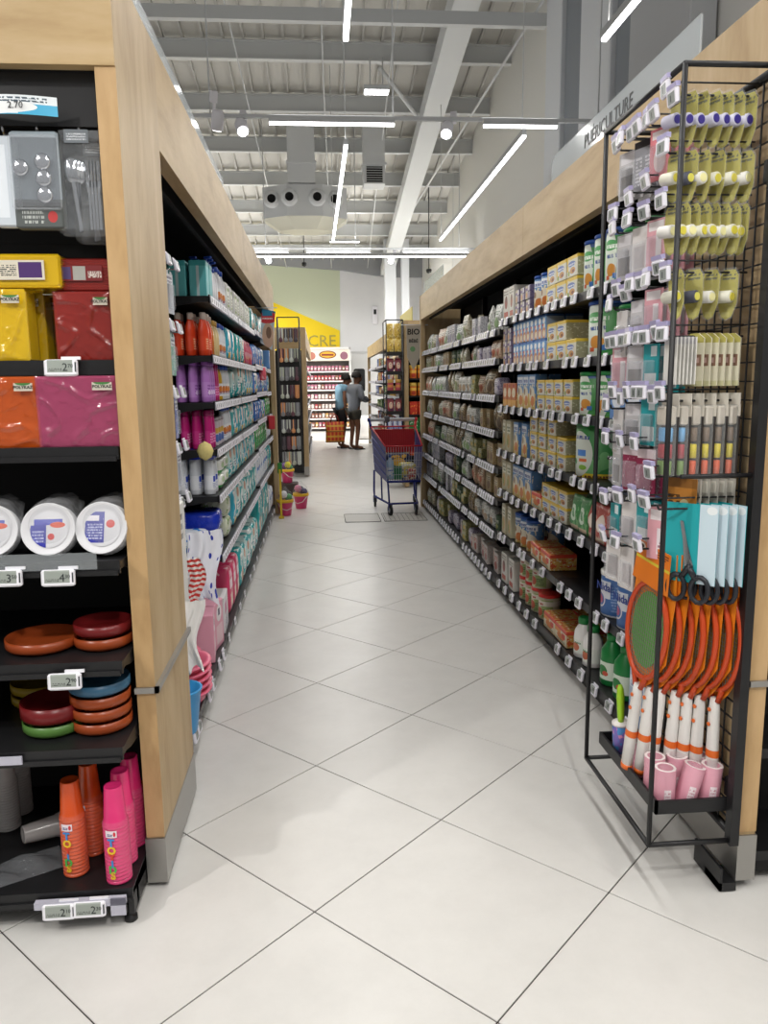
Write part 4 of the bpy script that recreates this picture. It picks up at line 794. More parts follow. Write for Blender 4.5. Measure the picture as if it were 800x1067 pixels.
# spotted and striped cloths, white board and hanging goods
def cloth(nm, w, h, mat, seed, amp=.02):
    rn = random.Random(seed); p1, p2 = rn.uniform(0, 6), rn.uniform(0, 6); m = MB()
    m.grid(lambda u, v: (w*(u-.5)*(1-.35*v*v)+.02*math.sin(6*v+p1), amp*math.sin(9*u+p1+2*v)*v+.008*math.sin(17*u+p2), -h*v*(1-.1*math.sin(PI*u))), 18, 14)
    n = len(m.v); f0 = list(m.f); v0 = list(m.v); m.add([(x, y+.004, z) for x, y, z in v0], [f[::-1] for f in f0], 0, True)
    return {'mesh': m.mesh(nm, mat)}
DOT = pmk('cloth_dots', '#e4e6ee', [('spots', 5.5, .23, '#2438a8')], .8, front=False); STR = None
def stripes():
    m, nt, b = newmat('cloth_stripes'); tc = nt.nodes.new('ShaderNodeTexCoord'); w = nt.nodes.new('ShaderNodeTexWave'); w.bands_direction = 'Z'; w.inputs['Scale'].default_value = 14; nt.links.new(tc.outputs['Object'], w.inputs['Vector'])
    r = nt.nodes.new('ShaderNodeValToRGB'); r.color_ramp.interpolation = 'CONSTANT'; r.color_ramp.elements[0].color = lin('#e6e2de'); r.color_ramp.elements[1].position = .5; r.color_ramp.elements[1].color = lin('#c83a34'); nt.links.new(w.outputs['Fac'], r.inputs[0]); nt.links.new(r.outputs[0], b.inputs['Base Color']); b.inputs['Roughness'].default_value = .8; return m
place(cloth('spotted_bib', .17, .36, DOT, 1, .03), 'spotted_bib', 'white cloth with blue dots hanging in the left run', 'cloth', (-.56, 3.56, .80), .5)
place(cloth('striped_bib', .075, .24, stripes(), 2), 'striped_bib', 'red and white striped cloth beside the spotted one', 'cloth', (-.57, 3.36, .72), .4)
place(cloth('white_towel', .1, .3, P('towel_white', '#e6e4e2', .9), 3, .02), 'white_towel', 'crumpled white cloth hanging just behind the oak panel', 'cloth', (-.54, 3.02, .62), .3)
place(pack('blue_white_pack', .26, .2, .13, pmk('pack_splash', '#e2e8f0', [('blotch', 3.4, .54, '#3a8ad8')], .2, front=False, bump=.6)), 'swim_nappy_pack', 'white pack splashed with blue beside the spotted cloth', 'pack', (-.55, 3.8, .63), R90+.2)
m = MB(); m.cbox(-.14, 0, 0, .14, .06, .58, .006); place({'mesh': m.mesh('white_board', pmk('board_white', '#e4e2de', [('txt', .2, .75, .8, .95, '#6a6a6a', 3), ('rect', .2, .3, .5, .31, '#555555')], .5))}, 'white_box', 'tall narrow white box standing right behind the oak panel', 'box', (-.555, 3.0, .43), R90)
# hook rows at the hanging bay
def hook_item(p, name, label, cat, y, zt, x=-.6, rz=R90, grp=None): return place(p, name, label, cat, (x, y, zt), rz, grp)
HB = MB(); HB.tube((0,0,0),(0,-.42,0),.0035,5); HOOKL = HB.mesh('hook', CHROME)
hk = bpy.data.objects[[o.name for o in COL.objects if o.get('label') == 'hanging-goods bay of the left run right behind the oak end panel'][0]]
BLS = pbr('blister_clear', '#e4e8f0', .1, alpha=.16, spec=.8)
pal = [('#8a94c8', 'violet comb', 'comb'), ('#d8c884', 'yellow sponge', 'sponge'), ('#c8ccd4', 'grey brush', 'brush'), ('#d890a0', 'pink dummy', 'dummy'), ('#88b8a8', 'mint clip', 'clip'), ('#b8b4cc', 'lilac cotton', 'cotton')]
n = 0
for zi, zt in enumerate((1.93, 1.68, 1.42, 1.2, .98)):
    for yi, y in enumerate((3.0, 3.17, 3.34)):
        h = obj('hook', HOOKL, hk, (y-2.7, .46, zt)); obj('price_tag', ESLM, h, (0, -.42, .012), (-.2, 0, 0))
        c, ds, cat = pal[(zi*2+yi) % 6]
        p = hangcard('hang_'+cat+str(zi)+str(yi), .1, .17, pmk('card_'+cat, c, [('blotch', 6, .58, '#c8c4d0'), ('rect', .1, .7, .9, .92, '#e6e6ec'), ('txt', .15, .72, .85, .9, '#4a4a6a', 2)]), BLS)
        for k in range(3):
            hook_item(p, 'hanging_'+cat, f'{ds} pack on the {ORD[zi]} hook row, {["nearest","middle","farthest"][yi]} hook, {["front","middle","back"][k]}', cat+' pack', y, zt-.006, -.60-k*.05, R90+random.uniform(-.15, .15), f'{ds} packs on the left hooks'); n += 1
m = MB(); m.lathe([(.0,-.03),(.03,-.02),(.042,0),(.03,.02),(0,.03)], 16, 0, 0, 0, 1, .6, cap=False); m.xf(Matrix.Rotation(0, 4, 'Y'))
place({'mesh': m.mesh('bath_sponge', pbr('sponge_yellow', '#d9c884', .9, noise=.2, nscale=60))}, 'bath_sponge', 'oval pale yellow sponge hanging at shelf edge, left run', 'sponge', (-.575, 3.92, 1.14), 0, sc=(1, 1, 1.6))
m = MB(); m.tube((-.575,3.92,1.18),(-.575,3.92,1.24),.002); obj('cord', m.mesh('sponge_cord', INK), bpy.data.objects[[o.name for o in COL.objects if o.name.startswith('bath_sponge')][-1]]).matrix_parent_inverse = Matrix.Translation((.575, -3.92, -1.14))
# hanging flags and packs near the far end of the left run
FLG = pmk('flag_baby', '#b8c4cc', [('rect', 0, .72, 1, 1, '#1f6a8c'), ('ell', .5, .78, .6, .14, '#c8343a'), ('rect', .2, .82, .8, .95, '#2a7fa4'), ('txt', .2, .74, .8, .8, '#f0e8e8', 1), ('ell', .5, .35, .35, .3, '#c8a48c'), ('ell', .55, .42, .16, .14, '#7a5a48')], .5)
t = thing('hanging_banner', 'red and blue baby banner hanging out from the left shelves', 'banner', (-.475, 7.5, 1.98), -.1)
m = MB(); m.prism([(-.02,.2),(.13,.2),(.17,-.1),(.06,-.16)] if 0 else [(-.04,.18),(.085,.15),(.04,-.2),(-.07,-.13)], -.002, .002); obj('flag', m.mesh('flag', FLG), t)
m = MB(); m.tube((-.16, 0, .185), (.1, 0, .185), .004); obj('rod', m.mesh('rod', HOUS), t)
place(carton('blue_pack', .13, .1, .18, pmk('pack_skyblue', '#6a9ad4', [('ell', .4, .5, .3, .3, '#a8c4e8'), ('txt', .2, .7, .8, .9, '#e8eef6', 2)])), 'hanging_tub', 'sky blue tub clipped to the left shelf edge near the end', 'tub', (-.5, 8.1, 1.62), R90)
place(pack('red_pouch', .12, .06, .12, pmk('pack_salmon', '#e0586a', [('blotch', 3, .6, '#e8a8a8')], front=False)), 'salmon_pack', 'salmon pink pack clipped to the left shelf edge near the end', 'pack', (-.5, 7.5, 1.5), R90)
place(carton('red_box', .12, .06, .13, pmk('box_crimson', '#b82a34', [('ell', .5, .5, .3, .3, '#7a3a28')])), 'red_box', 'small red box clipped low on the left shelf edge', 'box', (-.46, 7.75, 1.03), R90+.3)
# ------------------------------------------------------------------ left end unit: party tableware
def napkins(nm, w, d, h, col, mat2=None):
    m = MB()
    n = 10
    mt = pbr('napkin_'+nm, col, .55, noise=.06, nscale=60)
    for k in range(n):
        y = d*k/n; m.cbox(-w/2+.004, y+.0005, .003, w/2-.004, y+d/n-.0005, h-.003, .003)
    f = MB(); e = .0025; rn = random.Random(nm)
    f.cbox(-w/2, 0, 0, w/2, d+e, h, .006)
    from mathutils import noise as _nz
    off = rn.uniform(0, 50)
    def wf(u, v):
        x, z_ = w*(u-.5), h*v; ed = min(1, 12*min(u, 1-u, v, 1-v))
        a_ = _nz.noise((x*14+off, z_*9+x*6, off)); b_ = abs(_nz.noise((x*26+z_*14, z_*22-x*10+off, 3)))
        c_ = abs(_nz.noise((x*11-z_*5+off, z_*13+x*4, 7))); return (x, -e-.0004-ed*(.002*abs(a_)+.0075*max(0, 1-c_/.16)+.003*max(0, 1-b_/.12)), z_)
    f.grid(wf, 44, 40)
    fm = pbr('napkin_film_'+nm, col, .16, alpha=.55, spec=.9, coat=1.0)
    tg = MB(); tg.box(w*.2, -e-.0135, h*.8, w*.44, -e-.0125, h*.91); tm = pmk('tag_polykaz', '#c9c3b4', [('ell', .5, 1.0, .42, .3, '#3a7a3a')], .5)
    lt = text_mesh('POLYKAZ', h*.06, INK, .0003, .0003)
    return {'parts': [('napkins', m.mesh(nm, mt)), ('film', f.mesh(nm+'_film', fm), (0,0,0), (0,0,0), [('brand_tag', tg.mesh(nm+'_tag', tm)), ('lettering', lt, (w*.32, -e-.014, h*.85))])]}
NY = napkins('yellow', .19, .085, .19, '#efc91a'); NR = napkins('red', .155, .12, .185, '#a02a22'); NO = napkins('orange', .2, .14, .19, '#cf5a17'); NM = napkins('magenta', .215, .14, .19, '#b2486f')
def endput(p, name, label, cat, x, y, z, rz=0, group=None, **k): return place(p, name, label, cat, (x, y, z+.0015), rz, group, **k)
gy = 'yellow napkin packs'
endput(NY, 'napkin_pack', 'yellow napkin pack at the front left of the upper end shelf', 'napkins', -.87, 2.205, 1.53, 0, gy)
endput(NY, 'napkin_pack', 'yellow napkin pack standing behind the front yellow one', 'napkins', -.855, 2.30, 1.53, .05, gy)
endput(NY, 'napkin_pack', 'yellow napkin pack next to the red pack', 'napkins', -.80, 2.40, 1.53, -.08, gy)
BAR = pmk('barcode_label', '#d9d2c0', [('rect', .45, .1, .95, .9, '#4a2a6a'), ('txt', .05, .2, .4, .8, '#3a3a3a', 6)])
o = endput(NY, 'napkin_pack', 'yellow napkin pack lying flat on top of the yellow ones', 'napkins', -.78, 2.21, 1.724, 0, gy); o.rotation_euler = (R90, 0, 0); o.location = (-.775, 2.40, 1.725)
m = MB(); m.box(-.09, -.0045, -.0, 0, -.003, .05); 
bl = place({'mesh': (lambda q: (q.box(-.06, -.003, -.025, .06, 0, .025), q.mesh('barcode_label', BAR))[1])(MB())}, 'barcode_label', 'barcode sticker on the topmost yellow napkin pack', 'sticker', (-.78, 2.207, 1.77))
gr = 'red napkin packs'
endput(NR, 'napkin_pack', 'dark red napkin pack standing at the right of the upper end shelf', 'napkins', -.632, 2.225, 1.53, 0, gr)
o = endput(NR, 'napkin_pack', 'dark red napkin pack lying on top of the standing red one', 'napkins', -.63, 2.4, 1.72, 0, gr); o.rotation_euler = (R90, 0, 0); o.location = (-.632, 2.42, 1.719); o.scale = (1, .7, 1)
bl = place({'mesh': (lambda q: (q.box(-.055, -.003, -.02, .055, 0, .02), q.mesh('barcode_label', pmk('barcode_red', '#7a1f22', [('rect', .05, .1, .25, .9, '#4a3a6a'), ('rect', .3, .05, .6, .95, '#a8a8a2'), ('txt', .66, .2, .98, .9, '#d8d0c8', 1)])))[1])(MB())}, 'barcode_label', 'barcode sticker on the topmost red napkin pack', 'sticker', (-.632, 2.232, 1.765))
endput(NO, 'napkin_pack', 'orange napkin pack at the left of the second end shelf', 'napkins', -.845, 2.165, 1.30, 0)
endput(NM, 'napkin_pack', 'magenta napkin pack in shiny film beside the orange one', 'napkins', -.645, 2.16, 1.30, 0)
# cutlery packs on hooks
HK = MB(); HK.tube((0,0,0),(0,-.38,0),.004,6); HK.tube((0,-.38,0),(0,-.39,.02),.004,6); HKM = HK.mesh('hook', CHROME)
es = [o for o in COL.objects if o.get('label', '').startswith('black end shelving')][0]
for x in (-.79, -.705, -.60): obj('hook', HKM, es, (x, 2.575, 2.105))
CUT = pbr('cutlery_metal', '#c3c6cc', .16, 1)
def spoonm():
    m = MB()
    def fn(u, v):
        a = 2*PI*u; r = v; return (.021*r*math.cos(a), -.008*(1-r*r), .031*r*math.sin(a))
    m.grid(fn, 16, 5); m.box(-.0045, -.002, -.15, .0045, .001, -.025); return m
def pack_cut(nm, forks):
    f = MB(); f.cbox(-.065, -.03, -.235, .065, .012, 0, .012); f.box(-.05, -.011, 0, .05, -.009, .025); parts = [('bag', f.mesh(nm+'_bag', film('cutlery_film', '#e6ecf2', .1)))]
    for k in range(4 if not forks else 3):
        s = spoonm(); s.xf(Matrix.Translation((-.02+.006*k, -.022+.008*k, -.075)) @ Matrix.Rotation(.06*k-.1, 4, 'Y')); parts.append(('spoon', s.mesh(nm+'_spoon', CUT)))
    for k in range(4):
        s = MB(); x = .02+.008*k
        for q in range(3): s.box(x+q*.004-.006, -.016, -.1, x+q*.004-.004, -.014, -.05)
        s.box(x-.007, -.016, -.115, x+.005, -.014, -.1); s.box(x-.004, -.016, -.22, x+.002, -.014, -.115); parts.append(('fork', s.mesh(nm+'_fork', CUT)))
    hd = MB(); hd.box(-.03, -.0335, -.012, .03, -.0315, .02); parts.append(('header_card', hd.mesh(nm+'_hd', pmk('card_grey_cut', '#6a7076', [('txt', .1, .2, .9, .8, '#c8ccd0', 3)]))))
    return {'parts': parts}
endput(pack_cut('spoons', True), 'cutlery_pack', 'clear bag of shiny metal spoons and forks hanging by the panel', 'cutlery', -.6, 2.19, 2.085)
place(pack_cut('spoons_back', False), 'cutlery_pack', 'clear bag of metal cutlery hanging behind the spoon bag', 'cutlery', (-.585, 2.28, 2.08), .2)
DKC = pmk('card_cutlery', '#565b5a', [('rect', 0, .3, 1, 1, '#8e9aa2'), ('ell', .78, .12, .1, .06, '#b83a3a'), ('txt', .15, .05, .6, .2, '#b8bcb8', 3)])
m = MB(); m.cbox(-.06, -.035, -.235, .06, .0, 0, .004)
bx = MB()
for x, zz_ in ((.02,-.075), (.02,-.115), (.02,-.155), (-.035,-.09)):
    st = len(bx.v); bx.lathe([(.0,0),(.019,.001),(.021,.006),(.016,.01),(.006,.011)], 16, 0); bx.xf(Matrix.Translation((x, -.036, zz_)) @ Matrix.Rotation(R90, 4, 'X'), st)
tp = MB(); tp.cbox(-.062, -.048, -.19, .062, -.035, -.01, .006)
endput({'parts': [('box', m.mesh('cutlery_box', DKC)), ('stopper', bx.mesh('stopper', CUT)), ('window', tp.mesh('box_window', BLS))]}, 'stopper_box', 'dark grey boxed set of metal stoppers hanging beside the spoon bag', 'kitchenware', -.705, 2.19, 2.1)
m = MB(); m.cbox(-.03, -.03, -.22, .03, 0, 0, .004); endput({'mesh': m.mesh('white_pack', pmk('card_pale', '#c8d0d8', [('rect', .1, .1, .6, .9, '#e2e8ee')]))}, 'skewer_pack', 'pale slim pack hanging at the left edge of the end unit', 'pack', -.785, 2.19, 2.09)
# paper plates in film
PLW = P('paper_plate', '#d9d9dc', .55)
def plates(nm, variant):
    m = MB(); r = .072
    pr = []
    for k in range(9): z = k*.006; pr += [(r*.72, z), (r*.95, z+.012), (r, z+.013), (r*.96, z+.0135)]
    for k in range(8): m.lathe([(r*.7, k*.0055),(r*.78, k*.0055+.001),(r*.97, k*.0055+.013),(r, k*.0055+.013)], 28, 0, cap=(k == 0))
    top = MB(); top.lathe([(.0,.0445),(r*.72,.0445),(r*.8,.047),(r*.97,.0575),(r,.0575),(r*1.0,.055)], 28, 0, cap=False)
    lb = MB(); lb.lathe([(.0,.0465),(r*.7,.0465)], 24, 0, cap=False)
    if variant: lm = pmk('plate_label_a', '#d4d4d8', [('rect', .0, .0, .42, .62, '#2a2fa0'), ('rect', .1, .62, .85, .78, '#3a3fb0'), ('ell', .72, .62, .2, .08, '#d8502a'), ('ell', .55, .3, .09, .09, '#d03a34'), ('txt', .05, .15, .36, .5, '#b8bce0', 4)], front=False, axis='XY')
    else: lm = pmk('plate_label_b', '#d4d4d8', [('rect', .02, .1, .55, .95, '#2a2f9a'), ('rect', .0, .7, .4, .85, '#e4e0e6'), ('ell', .72, .62, .12, .11, '#d03a34'), ('txt', .08, .2, .5, .65, '#c0c4e6', 6)], front=False, axis='XY')
    M = Matrix.Rotation(R90-.28, 4, 'X')
    for q in (m, top, lb): q.xf(M)
    zmin = min(v[2] for v in m.v)
    for q in (m, top, lb): q.xf(Matrix.Translation((0, .075, -zmin)))
    f = MB(); rn = random.Random(nm)
    def fn(u, v):
        a = 2*PI*u; t = v; rr = (r*1.03)*(math.sin(PI*min(t*1.15, .5)) if t < .5 else (1-.5*(t-.5)))
        rr *= 1+(.1*math.sin(7*a)+.07*math.sin(13*a+4*t))*max(0, t-.35)
        return (rr*math.cos(a), -.065+.16*t, rr*math.sin(a)*(1 if t < .6 else .7)+(0 if t < .5 else .12*(t-.5)))
    f.grid(fn, 48, 14); f.xf(Matrix.Translation((0, .06, .087)) @ Matrix.Rotation(-.25, 4, 'X'))
    return {'parts': [('plates', m.mesh(nm, PLW)), ('top_plate', top.mesh(nm+'_top', PLW), (0,0,0), (0,0,0), [('label', lb.mesh(nm+'_label', lm))]), ('film', f.mesh(nm+'_film', film('bag_film', '#f2f4f8', .17)))]}
for k, (x, v, lab) in enumerate(((-.895, 1, 'stack of white paper plates in film at the left edge'), (-.745, 1, 'stack of white paper plates in film with a slanted blue label'), (-.607, 0, 'stack of white paper plates in film with a square blue label'))):
    endput(plates('plates%d' % k, v), 'plate_pack', lab, 'paper plates', x, 2.12, 1.0, .12*(1-k), 'film-wrapped paper plates')
# earthenware-look plastic dishes
def dish(nm, r, h, mat):
    m = MB(); m.lathe([(r*.82,0),(r*.95,.006),(r,.012),(r,h),(r*.965,h),(r*.93,.02),(r*.5,.014),(0,.014)], 32, 0, cap=False); m.lathe([(0,0),(r*.82,0)], 32, 0, cap=False); return {'mesh': m.mesh(nm, mat)}
TOR = pbr('dish_terracotta', '#96421d', .3); TRD = pbr('dish_red', '#701a1c', .3); TGR = pbr('dish_green', '#527a38', .35); TBL = pbr('dish_blue', '#37607c', .35); TYE = pbr('dish_yellow', '#b0932a', .35)  # terracotta, red and blue darkened to carry the shade inside the shelf
endput(dish('dish_a', .1, .035, TOR), 'serving_dish', 'wide terracotta dish alone on the fourth end shelf', 'dish', -.80, 2.19, .735, group='round dishes'); 
endput(dish('dish_a2', .1, .035, TOR), 'serving_dish', 'terracotta dish under the wide one, fourth end shelf', 'dish', -.80, 2.19, .735, group='round dishes') if 0 else None
bpy.data.objects['serving_dish'].location.z = .735+.0015
D3 = dish('dish_b', .082, .035, TOR); D3r = dish('dish_r', .08, .035, TRD)
endput(D3, 'serving_dish', 'terracotta dish under the red one on the fourth end shelf', 'dish', -.632, 2.19, .735, group='round dishes')
endput(D3r, 'serving_dish', 'dark red dish on top of the terracotta one by the panel', 'dish', -.632, 2.19, .772, group='round dishes')
Dy = dish('dish_y', .085, .035, TYE)
for k in range(2): endput(Dy, 'serving_dish', ['lower', 'upper'][k]+' yellow dish at the back left of the fifth end shelf', 'dish', -.87, 2.33, .515+k*.0365, group='round dishes')
endput(dish('dish_g', .085, .035, TGR), 'serving_dish', 'green dish under the red one on the fifth end shelf', 'dish', -.765, 2.13, .515, group='round dishes')
endput(dish('dish_rr', .088, .05, TRD), 'serving_dish', 'red dish on top of the green one on the fifth end shelf', 'dish', -.765, 2.13, .552, group='round dishes')
for k in range(3): endput(D3, 'serving_dish', ['lowest', 'middle', 'highest'][k]+' terracotta dish in the stack under the blue one', 'dish', -.636, 2.13, .515+k*.0365, group='round dishes')
endput(dish('dish_bl', .083, .035, TBL), 'serving_dish', 'blue dish topping the terracotta stack by the panel', 'dish', -.636, 2.13, .515+3*.0365, group='round dishes')
# towers of plastic cups
def cups(nm, col, n=16, r=.034, H=.28, clear=False, prints=True):
    mt = pbr('cup_'+nm, col, .22, alpha=.6 if clear else 1, coat=.4)
    ch = .105; top = MB(); s0 = H-ch
    top.lathe([(r*1.0, s0), (r*.97, s0+.006), (r*.9, s0+.012), (r*.72, H-.004), (r*.7, H), (r*.6, H-.002), (0, H-.003)], 24, 0, cap=False)
    rims = MB()
    for k in range(n):
        z0 = s0*k/n; dz = s0/n; rims.lathe([(r*.955, z0), (r*1.03, z0+dz*.25), (r*1.03, z0+dz*.7), (r*.955, z0+dz)], 24, 0, cap=(k == 0))
    sl = MB(); sl.lathe([(r*1.045, .004), (r*1.045, s0+.002), (r*.99, s0+.01)], 24, 0, cap=False)
    parts = [('top_cup', top.mesh(nm+'_top', mt)), ('stacked_cups', rims.mesh(nm+'_rims', mt)), ('sleeve', sl.mesh(nm+'_sleeve', film('cup_film', '#ffffff', .05)))]
    if prints:
        a = .3
        lb = MB(); lb.grid(lambda u, v: (r*1.06*math.sin(-.75+.9*u), -r*1.06*math.cos(-.75+.9*u), s0*.82+.02*v), 6, 1); sub = [('brand_patch', lb.mesh(nm+'_patch', pmk('cup_patch', '#ecdfe6', [('txt', .1, .2, .6, .8, '#2a3a7a', 1), ('ell', .78, .5, .12, .35, '#d0303a')], front=False)))]
        for ch_, c, zz_ in (('T', '#3a8ad0', .73), ('O', '#f0c22a', .6), ('Y', '#d8402a', .48), ('K', '#e8d84a', .36) if 0 else ('I', '#3a8ad0', .37), ('D', '#46b04a', .27), ('S', '#e6b82a', .17)):
            tmh = text_mesh(ch_, .03, P('cup_ink_'+c[1:], c, .5), .0006, .0012); sub.append(('letter', tmh, (-r*1.07*math.sin(.32), -r*1.07*math.cos(.32), s0*zz_), (0, 0, -.32)))
        parts += sub
    return {'parts': parts}
CO = cups('orange', '#d9521a'); CP = cups('pink', '#e02f74')
endput(CO, 'cup_tower', 'orange plastic cup tower standing in front', 'plastic cups', -.722, 2.075, .105, .1, 'orange cup towers')
endput(CO, 'cup_tower', 'orange plastic cup tower standing behind the front one', 'plastic cups', -.70, 2.17, .105, -.3, 'orange cup towers')
endput(CP, 'cup_tower', 'pink plastic cup tower nearest the shelf front', 'plastic cups', -.592, 2.03, .105, .15, 'pink cup towers')
endput(CP, 'cup_tower', 'pink plastic cup tower in the middle of three', 'plastic cups', -.596, 2.115, .105, -1.2, 'pink cup towers')
endput(CP, 'cup_tower', 'pink plastic cup tower at the back of three', 'plastic cups', -.59, 2.2, .105, -1.6, 'pink cup towers')
CC = cups('clear', '#c9c4c2', 18, .036, .26, True, False)
o = place(CC, 'cup_tower', 'clear plastic cup tower lying on its side on the bottom shelf', 'plastic cups', (-.69, 2.33, .145), 0, 'clear cup towers'); o.rotation_euler = (R90-.05, 0, -1.0)
endput(CC, 'cup_tower', 'clear plastic cup tower standing at the back left', 'plastic cups', -1.0, 2.42, .105, 0, 'clear cup towers')
endput(CC, 'cup_tower', 'clear plastic cup tower standing left of the back one', 'plastic cups', -1.005, 2.33, .105, 0, 'clear cup towers')
JA = MB(); JA.lathe([(.03,0),(.032,.004),(.032,.06),(.028,.066)], 18); JB = MB(); JB.lathe([(.026,.066),(.03,.07),(.03,.13),(.026,.134)], 18)
endput({'parts': [('lower_cup', JA.mesh('jar_lower', pbr('cup_amber', '#c8641c', .15, alpha=.75))), ('upper_cup', JB.mesh('jar_upper', pbr('cup_orange', '#d9521a', .22)))]}, 'orange_tumbler', 'small amber tumbler tucked beside the end panel', 'tumbler', -.585+.005, 2.3, .105)
m = MB(); m.grid(lambda u, v: (-.16+.32*u, .05*math.sin(5*v+3*u), .004+.035*abs(math.sin(4*u+2*v))*(1-abs(2*v-1))), 14, 8)
m.xf(Matrix.Rotation(.6, 4, 'Z') @ Matrix.Diagonal((1, 1, 1, 1))); 
m = MB(); m.grid(lambda u, v: (-.11+.22*u, -.06+.12*v, .003+.035*abs(math.sin(5*u+3*v))*math.sin(PI*v)*math.sin(PI*u)), 18, 10); place({'mesh': m.mesh('loose_film', film('loose_film', '#e8ecf2', .12))}, 'loose_film', 'crumpled clear film lying beside the toppled cups', 'plastic film', (-.88, 2.1, .106), .5)
# ------------------------------------------------------------------ hanging display rack on the right end post
FX, FY0, FY1, FZ0, FZ1 = .9, 1.96, 2.485, .155, 2.215; BX = 1.145
rk = thing('display_rack', 'black wire display rack with hooks on the right oak end post', 'display rack')
def bar(p, q, r=.0075, nm='pole', par=None):
    m = MB(); m.tube(p, q, r, 8); return obj(nm, m.mesh(nm, BLK), par or rk)
for y in (FY0, FY1):
    bar((FX, y, FZ0), (FX, y, FZ1)); bar((FX, y, FZ1), (BX, y, FZ1), nm='top_bar'); bar((FX, y, FZ0), (BX, y, FZ0), nm='bottom_bar')
    m = MB(); m.box(BX-.012, y-.016, FZ0-.01, BX+.014, y+.016, FZ1+.01); obj('back_post', m.mesh('back_post', BLK), rk)
bar((FX, FY0, FZ1), (FX, FY1, FZ1), nm='top_bar'); bar((FX, FY0, FZ0), (FX, FY1, FZ0), nm='bottom_bar')
bar((BX, FY0, FZ1), (BX, FY1, FZ1), .012, 'top_bar'); bar((BX, FY0, FZ0+.02), (BX, FY1, FZ0+.02), .012, 'bottom_bar')
for zc in (1.21,): bar((FX+.04, FY0, zc), (BX, FY0, zc), .006, 'cross_bar'); bar((FX+.04, FY1, zc), (BX, FY1, zc), .006, 'cross_bar')
m = MB()
for k in range(11): y = FY0+.03+k*.047; m.tube((BX, y, FZ0+.02), (BX, y, FZ1), .0028, 4)
zc = FZ0+.05
while zc < FZ1: m.tube((BX+.005, FY0, zc), (BX+.005, FY1, zc), .0028, 4); zc += .05
o = obj('wire_grid', m.mesh('wire_grid', BLK), rk)
for y, z in ((FY0+.03, 1.98), (FY0+.03, .3), (FY1-.03, 1.98), (FY1-.03, .3)): m = MB(); m.cbox(BX-.005, y-.02, z-.03, BX+.019, y+.02, z+.03, .004); obj('clamp', m.mesh('clamp', BLK), rk)
m = MB(); m.box(.93, 1.985, .235, BX-.005, 2.43, .243); m.box(.925, 1.98, .235, .933, 2.435, .275); m.box(.925, 1.98, .235, BX-.005, 1.988, .275); m.box(.925, 2.427, .235, BX-.005, 2.435, .275); obj('tray', m.mesh('tray', BLK), rk)
# hooks: straight steel prong + overhead tag arm; tag hangs at the tip
HL = BX-.012-.905
m = MB(); m.tube((0,0,0),(-HL,0,0),.0032,5); m.tube((-HL,0,0),(-HL-.004,0,.012),.0032,5); m.tube((0,0,.03),(-HL-.012,0,.03),.0025,5); HKR = m.mesh('hook', BLK)
m = MB(); m.cbox(-.014, -.026, -.036, -.002, .026, .003, .004); m.box(-.012, -.024, .003, 0, .024, .015)
TAGR = pmk('hook_tag', '#e4e2ec', [('rect', .17, .1, .83, .62, '#888f8c'), ('rect', .5, .2, .62, .5, '#3c4044'), ('band', .78, 1, '#a7a1c6')], .35, axis='YZ'); TGM = m.mesh('hook_tag', TAGR)
HKZ = []
def hook(y, z, tagged=True, rot=None):
    h = obj('hook', HKR, rk, (BX-.008, y, z))
    if tagged: obj('price_tag', TGM, h, (-HL-.01, 0, .03), (0, random.uniform(-.25, .1), random.uniform(-.15, .15)))
    return h
def tongue(nm, w, h, card, extra):
    """clear tongue-shaped hang pack, facing -X, hole at the origin"""
    m = MB(); pl = [(-w/2,-h*.62),(-w*.28,-h*.93),(0,-h),(w*.28,-h*.93),(w/2,-h*.62),(w/2,-.0),(w*.3,.018),(-w*.3,.018),(-w/2,0)]
    m.prism(pl, -.004, -.003, 0, 'YZ'); cd_ = MB(); cd_.prism([(a*.86, b*.93-.004) for a, b in pl], -.002, -.001, 0, 'YZ')
    return {'parts': [('sleeve', m.mesh(nm+'_sleeve', pbr('sleeve_clear', '#e9ece4', .1, alpha=.1, spec=.9))), ('card', cd_.mesh(nm+'_card', card))]+extra}
YC = pmk('card_yellow_olive', '#b3a81c', [('txt', .15, .8, .85, .95, '#5a5a22', 2), ('rect', .3, .05, .7, .16, '#c8c050')], axis='YZ')
def spool(c, capc, nm, tilt=.0):
    m = MB(); m.lathe([(.014,-.022),(.016,-.02),(.016,.02),(.014,.022)], 14); k = MB(); k.lathe([(.0105,-.0245),(.0105,.0245)], 14)
    M = Matrix.Translation((-.02, 0, -.058)) @ Matrix.Rotation(R90+tilt, 4, 'X') if 0 else Matrix.Translation((-.021, 0, -.058)) @ Matrix.Rotation(R90, 4, 'X')
    m.xf(M); k.xf(M); return [('spool', m.mesh(nm+'_spool', P('thread_'+nm, c, .6))), ('spool_end', k.mesh(nm+'_end', P('spool_end_'+nm, capc, .4)))]
TG = {'purple': tongue('thread_purple', .06, .125, YC, spool('#c8c6d8', '#3a2f86', 'purple')), 'yellow': tongue('thread_yellow', .06, .12, YC, spool('#d8d6c6', '#d8cc4a', 'yellowt')), 'navy': tongue('thread_navy', .06, .12, YC, spool('#4a4c5a', '#e0d860', 'navy')), 'white': tongue('thread_white', .06, .12, YC, spool('#dedcd6', '#ece6a8', 'white'))}
c0 = 2.05
rows = [(2.175, ['purple']*7, 'purple'), (2.035, ['yellow', 'navy', 'white', 'yellow', 'yellow', 'white'], 'yellow-capped'), (1.905, ['white', 'yellow', 'white', 'yellow', 'yellow', 'white', 'yellow', 'yellow'], 'pale'), (1.74, ['yellow', 'navy', 'white', 'yellow'], 'loose')]
